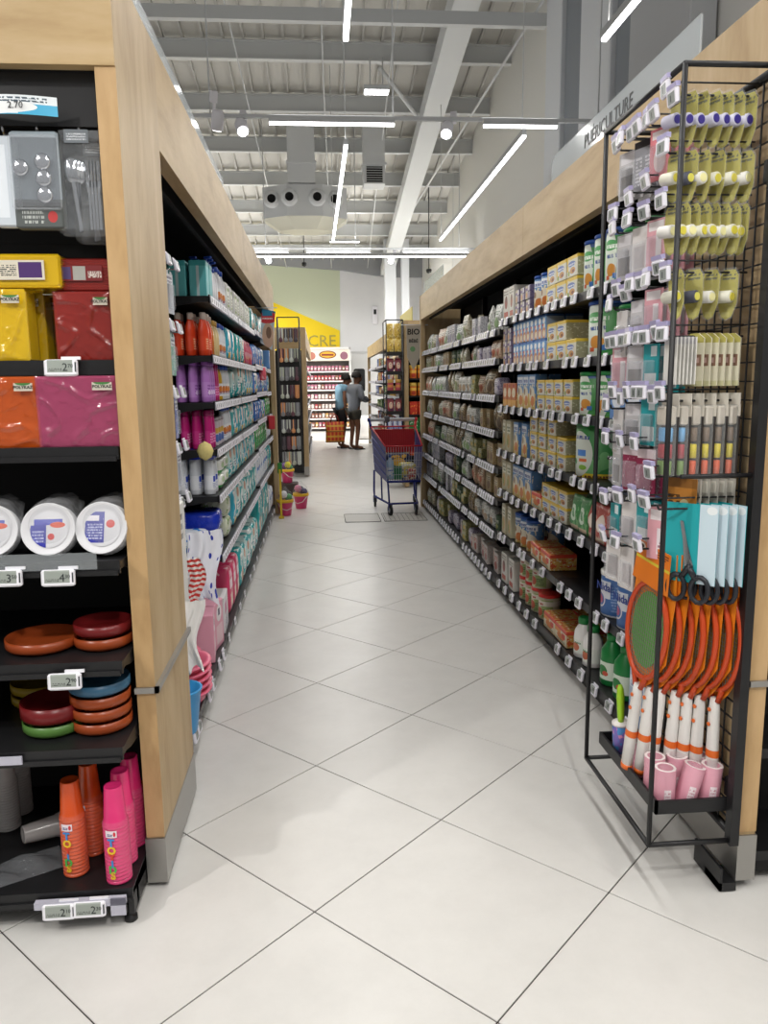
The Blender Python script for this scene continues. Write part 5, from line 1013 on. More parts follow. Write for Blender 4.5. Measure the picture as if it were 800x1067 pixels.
for ri, (z, ks, ds) in enumerate(rows):
    hook(c0, z); n = len(ks); x0, x1 = (.93, 1.115) if n > 4 else (.945, 1.09)
    for i, k in enumerate(ks):
        x = x0+(x1-x0)*i/(n-1); rz_ = random.uniform(.25, .55)*(1 if n > 4 else 1.2)
        place(TG[k], 'thread_pack', f'{ds} thread spool pack, {ORD[i]} from the hook tip, {ORD[ri]} row of the rack', 'sewing thread', (x, c0, z-.006), rz_, 'thread spools on the rack', rx=random.uniform(-.06, .06))
# button cards, white trims
CRM = pmk('card_cream_trim', '#d9d4bc', [('rect', 0, .82, 1, 1, '#b8b060'), ('rect', .1, .38, .9, .6, '#8a6a58'), ('rect', .2, .44, .8, .54, '#c8a8a0'), ('rect', 0, 0, 1, .1, '#c8c49a')], axis='YZ')
m = MB(); m.prism([(-.03,-.125),(.03,-.125),(.03,0),(.012,.014),(-.012,.014),(-.03,0)], -.004, 0, 0, 'YZ'); CRMM = {'mesh': m.mesh('trim_card', CRM)}
m = MB(); m.box(-.003, -.03, -.12, 0, .03, .004); WTM = {'mesh': m.mesh('tape_card', pmk('card_white_tape', '#dcdad4', [('rect', 0, .85, 1, 1, '#c8c6c8')], axis='YZ'))}
z = 1.575; hook(c0, z)
for i in range(6): place(CRMM, 'trim_card', f'cream and brown trim card, {ORD[i]} from the left, fifth rack row', 'trim card', (1.005+i*.02, c0, z-.006), .45+.05*random.random(), 'trim cards on the rack')
for i in range(6): place(WTM, 'tape_card', f'plain white tape card, {ORD[i]} from the hook tip, fifth rack row', 'tape card', (.94+i*.0105, c0, z-.006), .12, 'tape cards on the rack')
# sewing sets with coloured reels
def reelset(nm, cols):
    m = MB(); m.box(0, -.032, -.19, .003, .032, -.0); m.box(-.001, -.032, 0, .001, .032, .03); parts = [('card', m.mesh(nm+'_card', pmk('card_reel', '#3a3634', [('rect', 0, .72, 1, 1, '#d6d0c4')], axis='YZ', front=False)))]
    k = MB(); k.cbox(-.024, -.027, -.055, 0, .027, -.004, .004); parts.append(('header_block', k.mesh(nm+'_head', P('reel_head', '#c9c0b2', .5))))
    for j, c in enumerate(cols):
        q = MB(); q.lathe([(.02,-.019),(.0225,-.017),(.0225,.017),(.02,.019)], 14); q.xf(Matrix.Translation((-.012, 0, -.08-.045*j)) @ Matrix.Diagonal((.55, 1.1, 1, 1))); parts.append(('reel', q.mesh(nm+'_reel%d' % j, P('reel_'+c[1:], c, .6))))
    w_ = MB(); w_.cbox(-.0265, -.031, -.192, -.001, .031, .0, .003); parts.append(('blister', w_.mesh(nm+'_blister', pbr('reel_blister', '#eef0f0', .1, alpha=.14, spec=.8))))
    return {'parts': parts}
RS1 = reelset('reel_blue', ('#6aa8d8', '#a82434', '#6a8a3a')); RS2 = reelset('reel_brown', ('#7a6450', '#e0cc1e', '#dd5a2a'))
z = 1.405; hook(c0, z)
for i in range(6): place(RS1 if i < 2 else RS2, 'thread_set', ('blue, red and green' if i < 2 else 'brown, yellow and orange')+f' thread set, {ORD[i]} from the hook tip', 'thread set', (.945+.034*i, c0+.0, z-.01), .3, 'thread sets on the rack')
# hooks and eyes on kraft cards
KR = pmk('card_kraft', '#b8792e', [('rect', 0, .8, 1, 1, '#8a5a22'), ('ell', .4, .4, .18, .16, '#d8c89a'), ('txt', .55, .3, .95, .7, '#5a3a16', 3)], axis='YZ')
m = MB(); m.box(-.002, -.045, -.13, 0, .045, 0); KRM = {'mesh': m.mesh('kraft_card', KR)}; m = MB(); m.box(-.002, -.04, -.13, 0, .04, 0); GRM = {'mesh': m.mesh('grey_card', pmk('card_greyhang', '#b4b0a6', [('rect', .1, .7, .9, .95, '#d8d4c8'), ('ell', .5, .4, .3, .14, '#8a7a5a')], axis='YZ'))}
z = 1.2; hook(c0, z)
for i in range(6): place(KRM if i < 1 else GRM, 'fastener_card', ('orange kraft fastener card at the left of the seventh rack row' if i < 1 else f'grey fastener card, {ORD[i]} in the seventh rack row'), 'fastener card', (.99+.024*i, c0, z-.006), .55 if i < 1 else .3, 'fastener cards on the rack')
# pink pin packs and scissors
PK = pmk('card_pink', '#dfa4ae', [('rect', .15, .1, .6, .6, '#e8dce0'), ('rect', .1, .75, .9, .95, '#eee4e6'), ('txt', .2, .15, .55, .55, '#a87a88', 5)], axis='YZ')
m = MB(); m.box(-.002, -.04, -.15, 0, .04, 0); PKM = {'mesh': m.mesh('pin_card', PK)}
z = 1.115; hook(c0+.03, z)
for i in range(3): place(PKM, 'pin_card', f'pink pin card, {ORD[i]} from the hook tip, above the swatters', 'pin card', (.945+.022*i, c0+.03, z-.006), .5-.1*i, 'pin cards on the rack')
TEAL = pmk('card_scissors', '#1aa0a6', [('rect', .0, 0, .35, 1, '#c9dce6'), ('ell', .12, .93, .1, .05, '#e8eef0')], axis='YZ')
def scissors():
    m = MB(); m.prism([(-.06,-.20),(.0,-.235),(.02,-.2),(.075,-.235),(.075,.02),(-.06,.02)] if 0 else [(-.07,-.2),(.07,-.2),(.07,.02),(-.07,.02)], -.002, 0, 0, 'YZ')
    b1 = MB(); b1.prism([(-.012,-.155),(.006,-.15),(.03,-.03),(.026,-.028)], -.006, -.003, 0, 'YZ'); b1.prism([(.012,-.155),(-.006,-.15),(.02,-.03),(.024,-.028)], -.008, -.006, 0, 'YZ')
    parts = [('card', m.mesh('scissor_card', TEAL)), ('blade', b1.mesh('scissor_blade', pbr('blade_steel', '#b8bcc0', .22, 1)))]
    for s, nm_ in ((-1, 'handle'), (1, 'handle')):
        q = MB(); pts = [(-.008, s*.032+.024*math.cos(2*PI*k/14), -.215+.036*math.sin(2*PI*k/14)) for k in range(14)]; q.path(pts, .0075, 6, closed=True); q.tube((-.007, -s*.004, -.15), (-.008, s*.02, -.185), .009, 6); parts.append((nm_, q.mesh('scissor_handle', P('scissor_black', '#24262c', .4))))
    q = MB(); q.lathe([(.005,0),(.005,.003)], 10); q.xf(Matrix.Translation((-.009, 0, -.14)) @ Matrix.Rotation(R90, 4, 'Y')); parts.append(('screw', q.mesh('scissor_screw', CHROME)))
    return {'parts': parts}
SCI = scissors(); z = 1.115; hook(c0-.035, z, False)
for i in range(4): place(SCI, 'scissors', f'black handled scissors on a teal card, {ORD[i]} from the hook tip', 'scissors', (1.0+.032*i, c0-.045, z-.005), .75-.15*i, 'scissors on the rack')
# electric fly swatters
ORC = pmk('swatter_card', '#e07818', [('txt', .1, .78, .7, .95, '#6a3208', 3), ('ell', .84, .87, .1, .09, '#e8e0d0'), ('ell', .84, .87, .06, .05, '#2a2420'), ('rect', 0, .55, 1, .62, '#d8c43a')], axis='YZ')
def swatter(nm, net):
    a, b_, zc_ = .092, .142, -.235
    el = lambda t, s=1: (0, s*a*math.cos(t), zc_+s*b_*math.sin(t)*(1 if math.sin(t) > 0 else 1.12))
    fr = MB(); fr.path([el(2*PI*k/28) for k in range(28)], .0085, 6, closed=True); fr.tube((0, -.03, zc_-b_*1.05), (0, -.012, -.43), .009, 6); fr.tube((0, .03, zc_-b_*1.05), (0, .012, -.43), .009, 6)
    nt_ = MB()
    for k in range(-9, 10):
        y = k*.0096; h = math.sqrt(max(0, 1-(y/a)**2)); nt_.tube((0, y, zc_-b_*1.12*h), (0, y, zc_+b_*h), .0011, 3)
    for k in range(-12, 12):
        z_ = k*.0122; w_ = a*math.sqrt(max(0, 1-(z_/(b_*(1.12 if z_ < 0 else 1)))**2)); nt_.tube((.001, -w_, zc_+z_), (.001, w_, zc_+z_), .0009, 3)
    ins = MB(); ins.prism([(el(2*PI*k/20, .8)[1], el(2*PI*k/20, .8)[2]) for k in range(20)], .002, .004, 0, 'YZ')
    hd = MB(); hd.lathe([(.012,-.715),(.02,-.71),(.0205,-.6),(.018,-.46),(.014,-.42)], 14, 0, 0, 0, .8, 1)
    bd = MB(); bd.lathe([(.0213,-.6),(.0213,-.578)], 14, 0, 0, 0, .8, 1, cap=False); b3 = MB(); b3.lathe([(.0205,-.716),(.0212,-.70)], 14, 0, 0, 0, .8, 1)
    bt = MB(); st = 0
    for z_ in (-.5, -.455): st = len(bt.v); bt.lathe([(.006,0),(.006,.003)], 10); bt.xf(Matrix.Translation((-.0165, 0, z_)) @ Matrix.Rotation(-R90, 4, 'Y'), st)
    cdm = MB(); cdm.prism([(-.075,.02),(.075,.02),(.096,-.1),(.096,-.31),(.04,-.4),(.012,-.43),(-.012,-.43),(-.04,-.4),(-.096,-.31),(-.096,-.1)], .0095, .011, 0, 'YZ')
    top = MB(); top.prism([(-.075,.02),(.075,.02),(.085,-.1),(-.085,-.1)], -.0115, -.010, 0, 'YZ')
    return {'parts': [('frame', fr.mesh(nm+'_frame', P('swatter_red', '#c4471f', .35))), ('net', nt_.mesh(nm+'_net', P('swatter_wire', '#9a9a94', .3, metal=.6))), ('backing_insert', ins.mesh(nm+'_insert', P('swatter_insert_'+net[1:], net, .6))), ('handle', hd.mesh(nm+'_handle', P('swatter_white', '#e6e4e0', .35)), (0,0,0), (0,0,0), [('band', bd.mesh(nm+'_band', P('swatter_orange', '#e8702a', .4))), ('end_cap', b3.mesh(nm+'_end', P('swatter_orange', '#e8702a', .4))), ('button', bt.mesh(nm+'_button', P('swatter_orange', '#e8702a', .4)))]), ('backing_card', cdm.mesh(nm+'_back', P('swatter_card_back', '#e8861f', .5))), ('front_card', top.mesh(nm+'_front', ORC))]}
SWG = swatter('swatter_g', '#5fa84a'); SWA = swatter('swatter_a', '#9a7a3a')
z = .985; hook(c0+.06, z); hook(c0+.06, z-.005, False) if 0 else None
for i in range(7): place(SWG if i == 0 else SWA, 'fly_swatter', f'orange electric fly swatter, {ORD[i]} from the aisle'+(', with green net' if i == 0 else ''), 'fly swatter', (.95+.028*i, c0+.05-.008*i, z-.012), .2+.03*(i % 3), 'fly swatters on the rack', rx=(.15, .12, .11, .07, .05, .03, -.01)[i])
# lint rollers in the tray
PKR = pmk('roller_pink', '#e39aae', [('rect', .3, .1, .62, .5, '#efe4e8'), ('txt', .32, .12, .6, .46, '#c88a9a', 4)], front=False)
m = MB(); m.lathe([(.0255,0),(.0255,.1)], 20, 0, cap=False); m.lathe([(.019,0),(.019,.1)], 16, 0, cap=False); m.xf(Matrix.Diagonal((1.18,1.18,1.12,1))); q = MB(); q.lathe([(.019,.1),(.0255,.1)], 20, 0, cap=False); q.xf(Matrix.Diagonal((1.18,1.18,1.12,1)))
wr = MB(); wr.lathe([(.0315,.0),(.0315,.113),(.026,.118),(.014,.122)], 20, 0)
RLM = {'parts': [('paper_roll', m.mesh('lint_roll', PKR)), ('core_edge', q.mesh('lint_core', P('roller_core', '#f0eae8', .5))), ('wrapper', wr.mesh('lint_wrap', film('roller_film', '#ffe8f0', .18)))]}
for i, (x, y, ry_) in enumerate(((.968,2.022,0), (1.03,2.022,.25), (1.1,2.022,.08), (.968,2.092,.0), (1.036,2.092,0), (1.1,2.092,0), (.968,2.2,0))):
    place(RLM, 'lint_roll', f'pink wrapped lint roller refill in the rack tray, {["front left","leaning front middle","front right","second row left","second row middle","second row right","far left"][i]}', 'lint roller', (x, y, .2445+.026*abs(math.sin(ry_))), 0, 'lint roller refills in the tray', ry=ry_)
t = thing('lint_brush', 'lint roller with lime green handle standing in the rack tray', 'lint roller', (.962, 2.33, .2445)); t.rotation_euler = (0, -.05, 0)
m = MB(); m.lathe([(.027,0),(.027,.11),(.024,.112)], 20); obj('roll', m.mesh('brush_roll', pmk('brush_print', '#7a6ab8', [('blotch', 3, .5, '#4a8ac8'), ('blotch', 4, .6, '#d88ab0')], front=False)), t)
m = MB(); m.lathe([(.0285,.104),(.0285,.113),(.01,.114)], 20); obj('collar', m.mesh('brush_collar', P('roller_core', '#f0eae8', .5)), t)
m = MB(); m.lathe([(.009,.113),(.011,.13),(.013,.2),(.011,.225),(.006,.24)], 14); obj('handle', m.mesh('brush_handle', P('lime', '#9fd02a', .35)), t)
# packs on the farther hook columns
BLP = [('pink ribbon pack', pmk('pack_ribbon', '#d9a0aa', [('rect', .2, .1, .5, .7, '#ece4e6'), ('rect', .1, .78, .9, .96, '#eee8ea')], axis='YZ')), ('clear button pack', pmk('pack_button', '#c6c4c6', [('rect', .1, .1, .9, .5, '#8a8684'), ('rect', .1, .75, .9, .96, '#e0dee2')], axis='YZ')), ('teal needle pack', pmk('pack_needle', '#2a9aa0', [('rect', .1, .1, .9, .4, '#d8dcdc'), ('rect', .1, .75, .5, .96, '#e0eef0')], axis='YZ')),
       ('silver zip pack', pmk('pack_zip', '#8e8e94', [('txt', .1, .1, .9, .7, '#d0d0d6', 8), ('rect', 0, .86, 1, 1, '#2a2428')], axis='YZ')), ('white elastic pack', pmk('pack_elastic', '#dcd8d6', [('rect', .15, .15, .85, .6, '#c4bebe')], axis='YZ')), ('magenta dotted pack', pmk('pack_dots', '#8a2a4a', [('spots', 7, .2, '#d8a0b0'), ('rect', 0, .8, 1, 1, '#e0d0d6')], axis='YZ')), ('pink lace pack', pmk('pack_lace', '#e4828c', [('ell', .5, .4, .3, .25, '#f0dcdc'), ('rect', .1, .8, .9, .95, '#f2e6e6')], axis='YZ'))]
BLK2 = []
for nm, mt in BLP:
    m = MB(); m.box(-.004, -.037, -.13, 0, .037, .004); q = MB(); q.cbox(-.02, -.03, -.12, -.004, .03, -.04, .005); BLK2.append((nm, {'mesh': m.mesh(nm.replace(' ', '_'), mt), 'parts': [('blister', q.mesh(nm.replace(' ', '_')+'_b', BLS))]}))
cols_y = [2.16, 2.27, 2.385]; hz = [2.135, 1.98, 1.90, 1.715, 1.565, 1.415, 1.27, 1.12, .96]; seq = [[6, 3, 1], [6, 4, 3], [0, 4, 1], [0, 1, 4], [2, 1, 0], [2, 1, 4], [5, 5, 1], [2, 4, 2], [1, 4, 4]]
for ci, y in enumerate(cols_y):
    for ri, z in enumerate(hz):
        if ci == 0 and ri == 8: continue
        dz_ = -.02*ci if ri % 2 else 0
        hook(y, z+dz_)
        if ri == 1 or (ri == 8 and ci == 0): continue
        nm, p = BLK2[seq[ri][ci]]
        for k in range(4): place(p, 'haberdashery_pack', f'{nm} on rack row {["one","two","three","four","five","six","seven","eight","nine"][ri]}, {["second","third","fourth"][ci]} column, {ORD[k]} from tip', 'sewing pack', (.935+.028*k, y, z+dz_-.008), random.uniform(-.05, .35), f'{nm}s on the rack')
for zt in (2.135, 1.715, 1.565, 1.415):
    for y in (1.99, 2.105, 2.215, 2.325): obj('price_tag', TGM, rk, (.893, y, zt+.03), (0, random.uniform(-.2, .1), random.uniform(-.15, .15)))
# ------------------------------------------------------------------ shopping trolley
t = thing('shopping_trolley', 'blue wire shopping trolley with red child seat flap parked by the right shelves', 'shopping trolley', (.885, 8.85, 0), .06)
NAVY = pbr('trolley_blue', '#16226e', .4); TRED = pbr('trolley_red', '#b5262e', .4); GREYP = pbr('trolley_grey', '#a9abb0', .45); TIRE = pbr('wheel_rubber', '#1c1c1e', .6)
bf = [(-.19,-.33,.38),(.19,-.33,.38)]; tf = [(-.205,-.36,.775),(.205,-.36,.775)]; bb = [(-.235,.33,.44),(.235,.33,.44)]; tb = [(-.265,.40,.95),(.265,.40,.95)]
V_ = Vector
def lerp(a, b, t_): return V_(a)+(V_(b)-V_(a))*t_
for s in (0, 1):
    m = MB(); q = .004*(1 if s else -1); vs = [bf[s], bb[s], tb[s], tf[s]]; vv = vs+[(x+q, y, z) for x, y, z in vs]; m.add(vv, [(0,1,2,3),(7,6,5,4),(0,4,5,1),(1,5,6,2),(2,6,7,3),(3,7,4,0)]); sp = obj('side_panel', m.mesh('side_panel', NAVY), t)
    m = MB()
    for k in range(1, 5): a = lerp(bf[s], tf[s], k/5); b_ = lerp(bb[s], tb[s], k/5); m.tube(a+V_((q*2, 0, 0)), b_+V_((q*2, 0, 0)), .004, 5)
    obj('side_rib', m.mesh('side_rib', pbr('trolley_rib', '#3a4a9c', .35)), sp)
m = MB()
for k in range(15): a = lerp(bf[0], bf[1], k/14); b_ = lerp(tf[0], tf[1], k/14); m.tube(a, b_, .0028, 4)
for k in range(5): m.tube(lerp(bf[0], tf[0], k/5), lerp(bf[1], tf[1], k/5), .0028, 4)
obj('front_wires', m.mesh('front_wires', pbr('trolley_wire', '#c3c5cc', .3, .8)), t)
m = MB()
for k in range(15): m.tube(lerp(bf[0], bf[1], k/14), lerp(bb[0], bb[1], k/14), .003, 4)
for k in range(6): m.tube(lerp(bf[0], bb[0], k/5), lerp(bf[1], bb[1], k/5), .004, 4)
m.tube(bf[0], bf[1], .014, 8); obj('basket_floor', m.mesh('basket_floor', NAVY), t)
m = MB(); m.tube(tf[0], tf[1], .009, 6); m.tube(tf[0], tb[0], .009, 6); m.tube(tf[1], tb[1], .009, 6); m.tube(tb[0], tb[1], .009, 6); obj('rim', m.mesh('rim', TRED), t)
m = MB(); m.tube((-.27,.45,1.03),(.27,.45,1.03),.02,10); obj('handle', m.mesh('handle', GREYP), t)
for s in (-1, 1):
    m = MB(); m.tube((s*.27,.45,1.03),(s*.3,.45,1.03),.022,10); m.tube((s*.28,.45,1.02),(s*.262,.39,.93),.016,8); obj('handle_end', m.mesh('handle_end', TRED if s > 0 else NAVY), t)
m = MB(); m.cbox(-.1, .425, 1.0, -.035, .475, 1.075, .01); obj('coin_lock', m.mesh('coin_lock', pbr('lock_grey', '#55565c', .5)), t)
m = MB(); m.box(-.235, .29, .66, .235, .297, .92)
for k in range(20): m.box(-.23+k*.0235, .284, .665, -.218+k*.0235, .29, .915)
m.tube((-.24,.29,.92),(.24,.29,.92),.008,6); m.tube((-.235,.29,.66),(.235,.29,.66),.008,6); obj('child_seat_flap', m.mesh('child_seat_flap', TRED), t)
m = MB(); m.path([(-.24,.36,.44),(-.245,.36,.2),(-.245,.33,.13),(-.16,-.3,.13),(.16,-.3,.13),(.245,.33,.13),(.245,.36,.2),(.24,.36,.44)], .012, 8); m.tube((-.16,-.3,.13),(-.17,-.26,.4),.011,6); m.tube((.16,-.3,.13),(.17,-.26,.4),.011,6) if 0 else None
m.tube((-.2,0,.13),(-.205,0,.41),.01,6); m.tube((.2,0,.13),(.205,0,.41),.01,6); obj('chassis', m.mesh('chassis', NAVY), t)
for x, y in ((-.155,-.33), (.135,-.34), (-.24,.32), (.24,.32)):
    m = MB(); m.lathe([(.03,-.013),(.058,-.013),(.062,-.008),(.062,.008),(.058,.013),(.03,.013)], 18); m.xf(Matrix.Rotation(R90, 4, 'Y')); w = obj('wheel', m.mesh('wheel', TIRE), t, (x, y, .0625), (0, 0, random.uniform(-.3, .3)))
    m = MB(); m.lathe([(.0,-.015),(.03,-.015),(.03,.015),(0,.015)], 14, cap=False); m.xf(Matrix.Rotation(R90, 4, 'Y')); obj('hub', m.mesh('hub', GREYP), w)
    m = MB(); m.box(-.022, -.012, 0, -.016, .012, .07); m.box(.016, -.012, 0, .022, .012, .07); m.box(-.022, -.014, .066, .022, .014, .075); obj('fork', m.mesh('fork', NAVY), w)
def incart(p, nm, lab, cat, x, y, z, rz=0): place(p, nm, lab, cat, (.885+x, 8.85+y, z), rz)
incart(bottle('cart_bottle', .045, .27, pbr('bottle_water', '#a9c4dc', .2), BLID, .9, .1, .4, .4, WHTP), 'water_bottle', 'pale blue bottle in the trolley', 'bottle', -.12, -.26, .4)
incart(carton('cart_green', .09, .06, .15, P('cart_green', '#1f6a42', .5)), 'green_carton', 'dark green carton in the trolley', 'carton', -.035, -.27, .395)
incart(pack('cart_bag', .2, .16, .17, pmk('cart_bag', '#d8c95a', [('blotch', 3, .55, '#e8e6d8'), ('blotch', 5, .62, '#4a6ab8')], front=False)), 'snack_bag', 'yellow and white bag in the trolley', 'bag', .08, -.17, .4)
incart(pack('cart_red', .1, .08, .12, pmk('cart_red', '#a8443a', [('blotch', 4, .55, '#d8d0b8')], front=False)), 'snack_pack', 'brownish red pack in the trolley', 'pack', .12, -.285, .395)
incart(pack('cart_big', .3, .2, .24, pmk('cart_big', '#23284a', [('blotch', 3, .6, '#e0a82a'), ('ell', .5, .6, .25, .2, '#e6b02a')], front=False)), 'coffee_pack', 'dark pack with yellow print deep in the trolley', 'pack', .0, .02, .42)

# ------------------------------------------------------------------ farther shelf runs
FK = []
for nm, base, s in (('red', '#a83a2c', ('#e6d8b8', '#d8a84a', '#f0e8d8', '#8a2a20')), ('blue', '#33519a', ('#d8dce8', '#c8d0e0', '#2a3a7a', '#5a78b8')), ('brown', '#6e4a30', ('#c8a878', '#a87848', '#e0d0b0', '#4a3020')), ('gold', '#b8903a', ('#e8d8a0', '#8a5a22', '#f0e4c0', '#d0ac58')), ('white', '#c9c6c0', ('#a86a4a', '#d8d4ce', '#5a4a42', '#9a9690')), ('green', '#3f6a42', ('#c8d0a8', '#8aa858', '#e0e4d0', '#2c4c30')), ('dark', '#3a3034', ('#8a5a4a', '#b89a7a', '#d8c8b0', '#2a2226'))):
    mt = pmk('far_'+nm, base, [('ell', .5, .4, .34, .25, s[0]), ('rect', .1, .65, .9, .88, s[1]), ('txt', .15, .67, .85, .86, s[2], 1), ('blotch', 4, .62, s[3])], front=False)
    FK.append((nm, carton('far_box_'+nm, .13, .1, .17, mt), 'box', .14)); FK.append((nm, pouch('far_pouch_'+nm, .12, .08, .19, mt), 'pouch', .13)); FK.append((nm, can('far_jar_'+nm, .04, .14, mt, P('far_lid_'+nm, s[1], .4)), 'jar', .088))
# right run beyond the trolley
t = thing('wood_surround', 'pale oak surround of the next shelf run beyond the trolley', 'shelf cladding')
X2, Y2, Y3 = 1.165, 10.8, 19.0
m = MB(); m.box(X2, Y2, .015, X2+.06, Y2+.5, 2.05); obj('end_panel', m.mesh('end_panel', WZ), t)
m = MB(); m.box(X2, Y2, 2.05, X2+.06, Y3, 2.3); obj('fascia_board', m.mesh('fascia_board', WY), t)
m = MB(); m.box(X2+.06, Y2, 2.05, 2.3, Y2+.05, 2.3); obj('header_board', m.mesh('header_board', WX), t)
m = MB(); m.box(X2, Y3-.12, .015, X2+.06, Y3, 2.05); obj('far_post', m.mesh('far_post', WZ), t)
m = MB(); m.box(X2+.06, Y2+.5, 2.15, 1.7, Y3, 2.18); m.box(1.66, Y2+.5, .02, 1.7, Y3, 2.2); m.box(X2+.07, Y2+.45, .02, 2.3, Y2+.48, 2.2); obj('backing', m.mesh('backing', BLKM), t)
SG = pbr('yellow_sign', '#cdbf5a', .5, alpha=.8); m = MB(); m.box(1.3, 11.0, 2.3, 1.31, 12.6, 2.5); so = obj('clear_sign', m.mesh('clear_sign', SG)); tag(so, 'yellowish clear sign on top of the run beyond the trolley', 'sign')
fl = [1.78, 1.5, 1.24, .98, .72, .44, .12]; rnd = random.Random(11)
def farbay(label, x, y0, y1, side, zs, grp):
    rz = -R90 if side == 'R' else R90; loc = (x, y1 if side == 'R' else y0, 0); w = y1-y0
    return bay(label, loc, rz, w, [(z, 0, [.1+.16*i for i in range(int((w-.1)/.16))], False) for z in zs], 2.05, .42, grp)
ys = [11.32, 13.85, 16.35, 18.86]
for k in range(3): farbay(['nearest', 'middle', 'farthest'][k]+' shelving bay of the run beyond the trolley', X2+.03, ys[k], ys[k+1]-.01, 'R', fl, 'bays beyond the trolley')
cn = {}
def fput(nm, p, cat, x, y, z, rz, where):
    k = (nm, cat, where); cn[k] = cn.get(k, 0)+1
    place(p, cat, f'{nm} {cat} on the {where}, {ORD[min(cn[k]-1, 58)]} from the near end', cat, (x, y, z+.0015), rz+rnd.uniform(-.06, .06), f'{nm} {cat}s, {where}')
for li, z in enumerate(fl):
    y = 11.4
    while y < 16.5:
        nm, p, cat, w = rnd.choice(FK); n = rnd.choice((2, 3, 4))
        for i in range(n):
            if y+w > 18.8: break
            fput(nm, p, cat, X2+.045+rnd.uniform(0, .02), y+w/2, z, -R90, f'{LVN[li]} shelf beyond the trolley'); y += w+.02
        y += .03
# end rack in front of that run
er = thing('display_rack', 'black end rack with golden bags on top beyond the trolley', 'display rack')
m = MB(); 
for x in (.915, 1.14): m.tube((x, 10.72, .1), (x, 10.72, 2.3), .008, 6); m.tube((x, 11.22, .1), (x, 11.22, 2.3), .008, 6); m.tube((x, 10.72, 2.3), (x, 11.22, 2.3), .008, 6)
m.tube((.915, 10.72, 2.3), (1.14, 10.72, 2.3), .008, 6); obj('frame', m.mesh('rack_frame', BLK), er)
ez = [1.86, 1.6, 1.34, 1.06, .8, .52, .22]
for z in ez: m = MB(); m.box(.915, 10.73, z-.02, 1.14, 11.2, z); m.box(.915, 10.725, z-.03, 1.14, 10.73, z+.02); obj('shelf', m.mesh('rack_shelf', BLK), er)
m = MB(); m.box(1.142, 10.74, .1, 1.15, 11.2, 2.28); obj('side_board', m.mesh('side_board', BLKM), er)
GOLD = pouch('gold_bag', .1, .09, .2, pmk('gold_bag', '#c8a640', [('blotch', 4, .55, '#e8d48a'), ('blotch', 6, .64, '#8a6a22')], .3, front=False))
BBP = pouch('blue_bag2', .065, .07, .19, pmk('bluewhite_bag', '#5a78c0', [('rect', .2, .4, .8, .8, '#d8dce8'), ('blotch', 4, .6, '#c0ccE4'.lower())], front=False))
OBP = can('orange_jar', .04, .17, pmk('pinkorange_jar', '#b84a5a', [('band', .5, .8, '#d88a4a')], front=False), P('lid_gold', '#d8a85a', .4), .05)
PBP = pouch('red_bag2', .09, .08, .19, pmk('redpack2', '#8a3038', [('ell', .5, .5, .3, .24, '#d8b8a0'), ('blotch', 4, .6, '#4a3a6a')], front=False))
for li, (p, w, ds, cat) in enumerate(((GOLD, .105, 'golden crinkled bag', 'bag'), (PBP, .1, 'purple and red bag', 'bag'), (OBP, .09, 'red jar with orange lid', 'jar'), (PBP, .1, 'dark red patterned bag', 'bag'), (BBP, .072, 'blue and white bag', 'bag'), (BBP, .072, 'blue and white bag', 'bag'), (OBP, .09, 'red jar with orange lid', 'jar'))):
    n = int(.22/w)
    for i in range(n): place(p, 'rack_'+cat, f'{ds}, {ORD[i]} from left, {LVN[li]} tier of end rack beyond trolley', cat, (.92+.215*(i+.5)/n, 10.76, ez[li]+.0015), 0, ds+'s on the end rack')
    if li == 0:
        for i in range(2): place(p, 'rack_'+cat, f'{ds}, {["left","right"][i]} one of the upper layer on the end rack', cat, (.92+.215*(i+.5)/2, 10.79, ez[li]+.2), 0, ds+'s on the end rack')
# shelves right of that post
e2 = thing('end_shelving', 'narrow end shelving with orange jars right of the oak post', 'shelving'); m = MB(); m.box(1.23, 11.2, .02, 2.3, 11.23, 2.05); obj('back_panel', m.mesh('back_panel', BLKM), e2)
for z in (1.52, 1.28, 1.02, .78, .45): m = MB(); m.box(1.23, 10.82, z-.02, 2.3, 11.2, z); obj('shelf', m.mesh('e2_shelf', BLK), e2)
OJ = can('orange_jar_b', .05, .18, pmk('jar_flame', '#d8702a', [('band', .55, .85, '#e8b84a'), ('ell', .5, .3, .3, .2, '#b83a22')], front=False), P('lid_yellow2', '#e8c45a', .4), .05)
RP = carton('red_carton2', .11, .1, .18, pmk('red_carton2', '#c8321e', [('blotch', 4, .6, '#e8883a')])); GP = carton('green_carton2', .13, .1, .2, pmk('green_carton2', '#1f7a3a', [('blotch', 4, .62, '#d8e0d0')]))
for li, (z, p, ds, cat, w) in enumerate(((1.52, OJ, 'orange jar', 'jar', .115), (1.28, OJ, 'orange jar', 'jar', .115), (1.02, RP, 'red carton', 'carton', .12), (.78, GP, 'green carton', 'carton', .14), (.45, RP, 'red carton', 'carton', .12))):
    for i in range(3): place(p, ds.replace(' ', '_'), f'{ds}, {ORD[i]} from the oak post, tier {["one","two","three","four","five"][li]} of the narrow end shelving', cat, (1.3+w*i, 10.85, z+.0015), 0, ds+'s by the oak post')
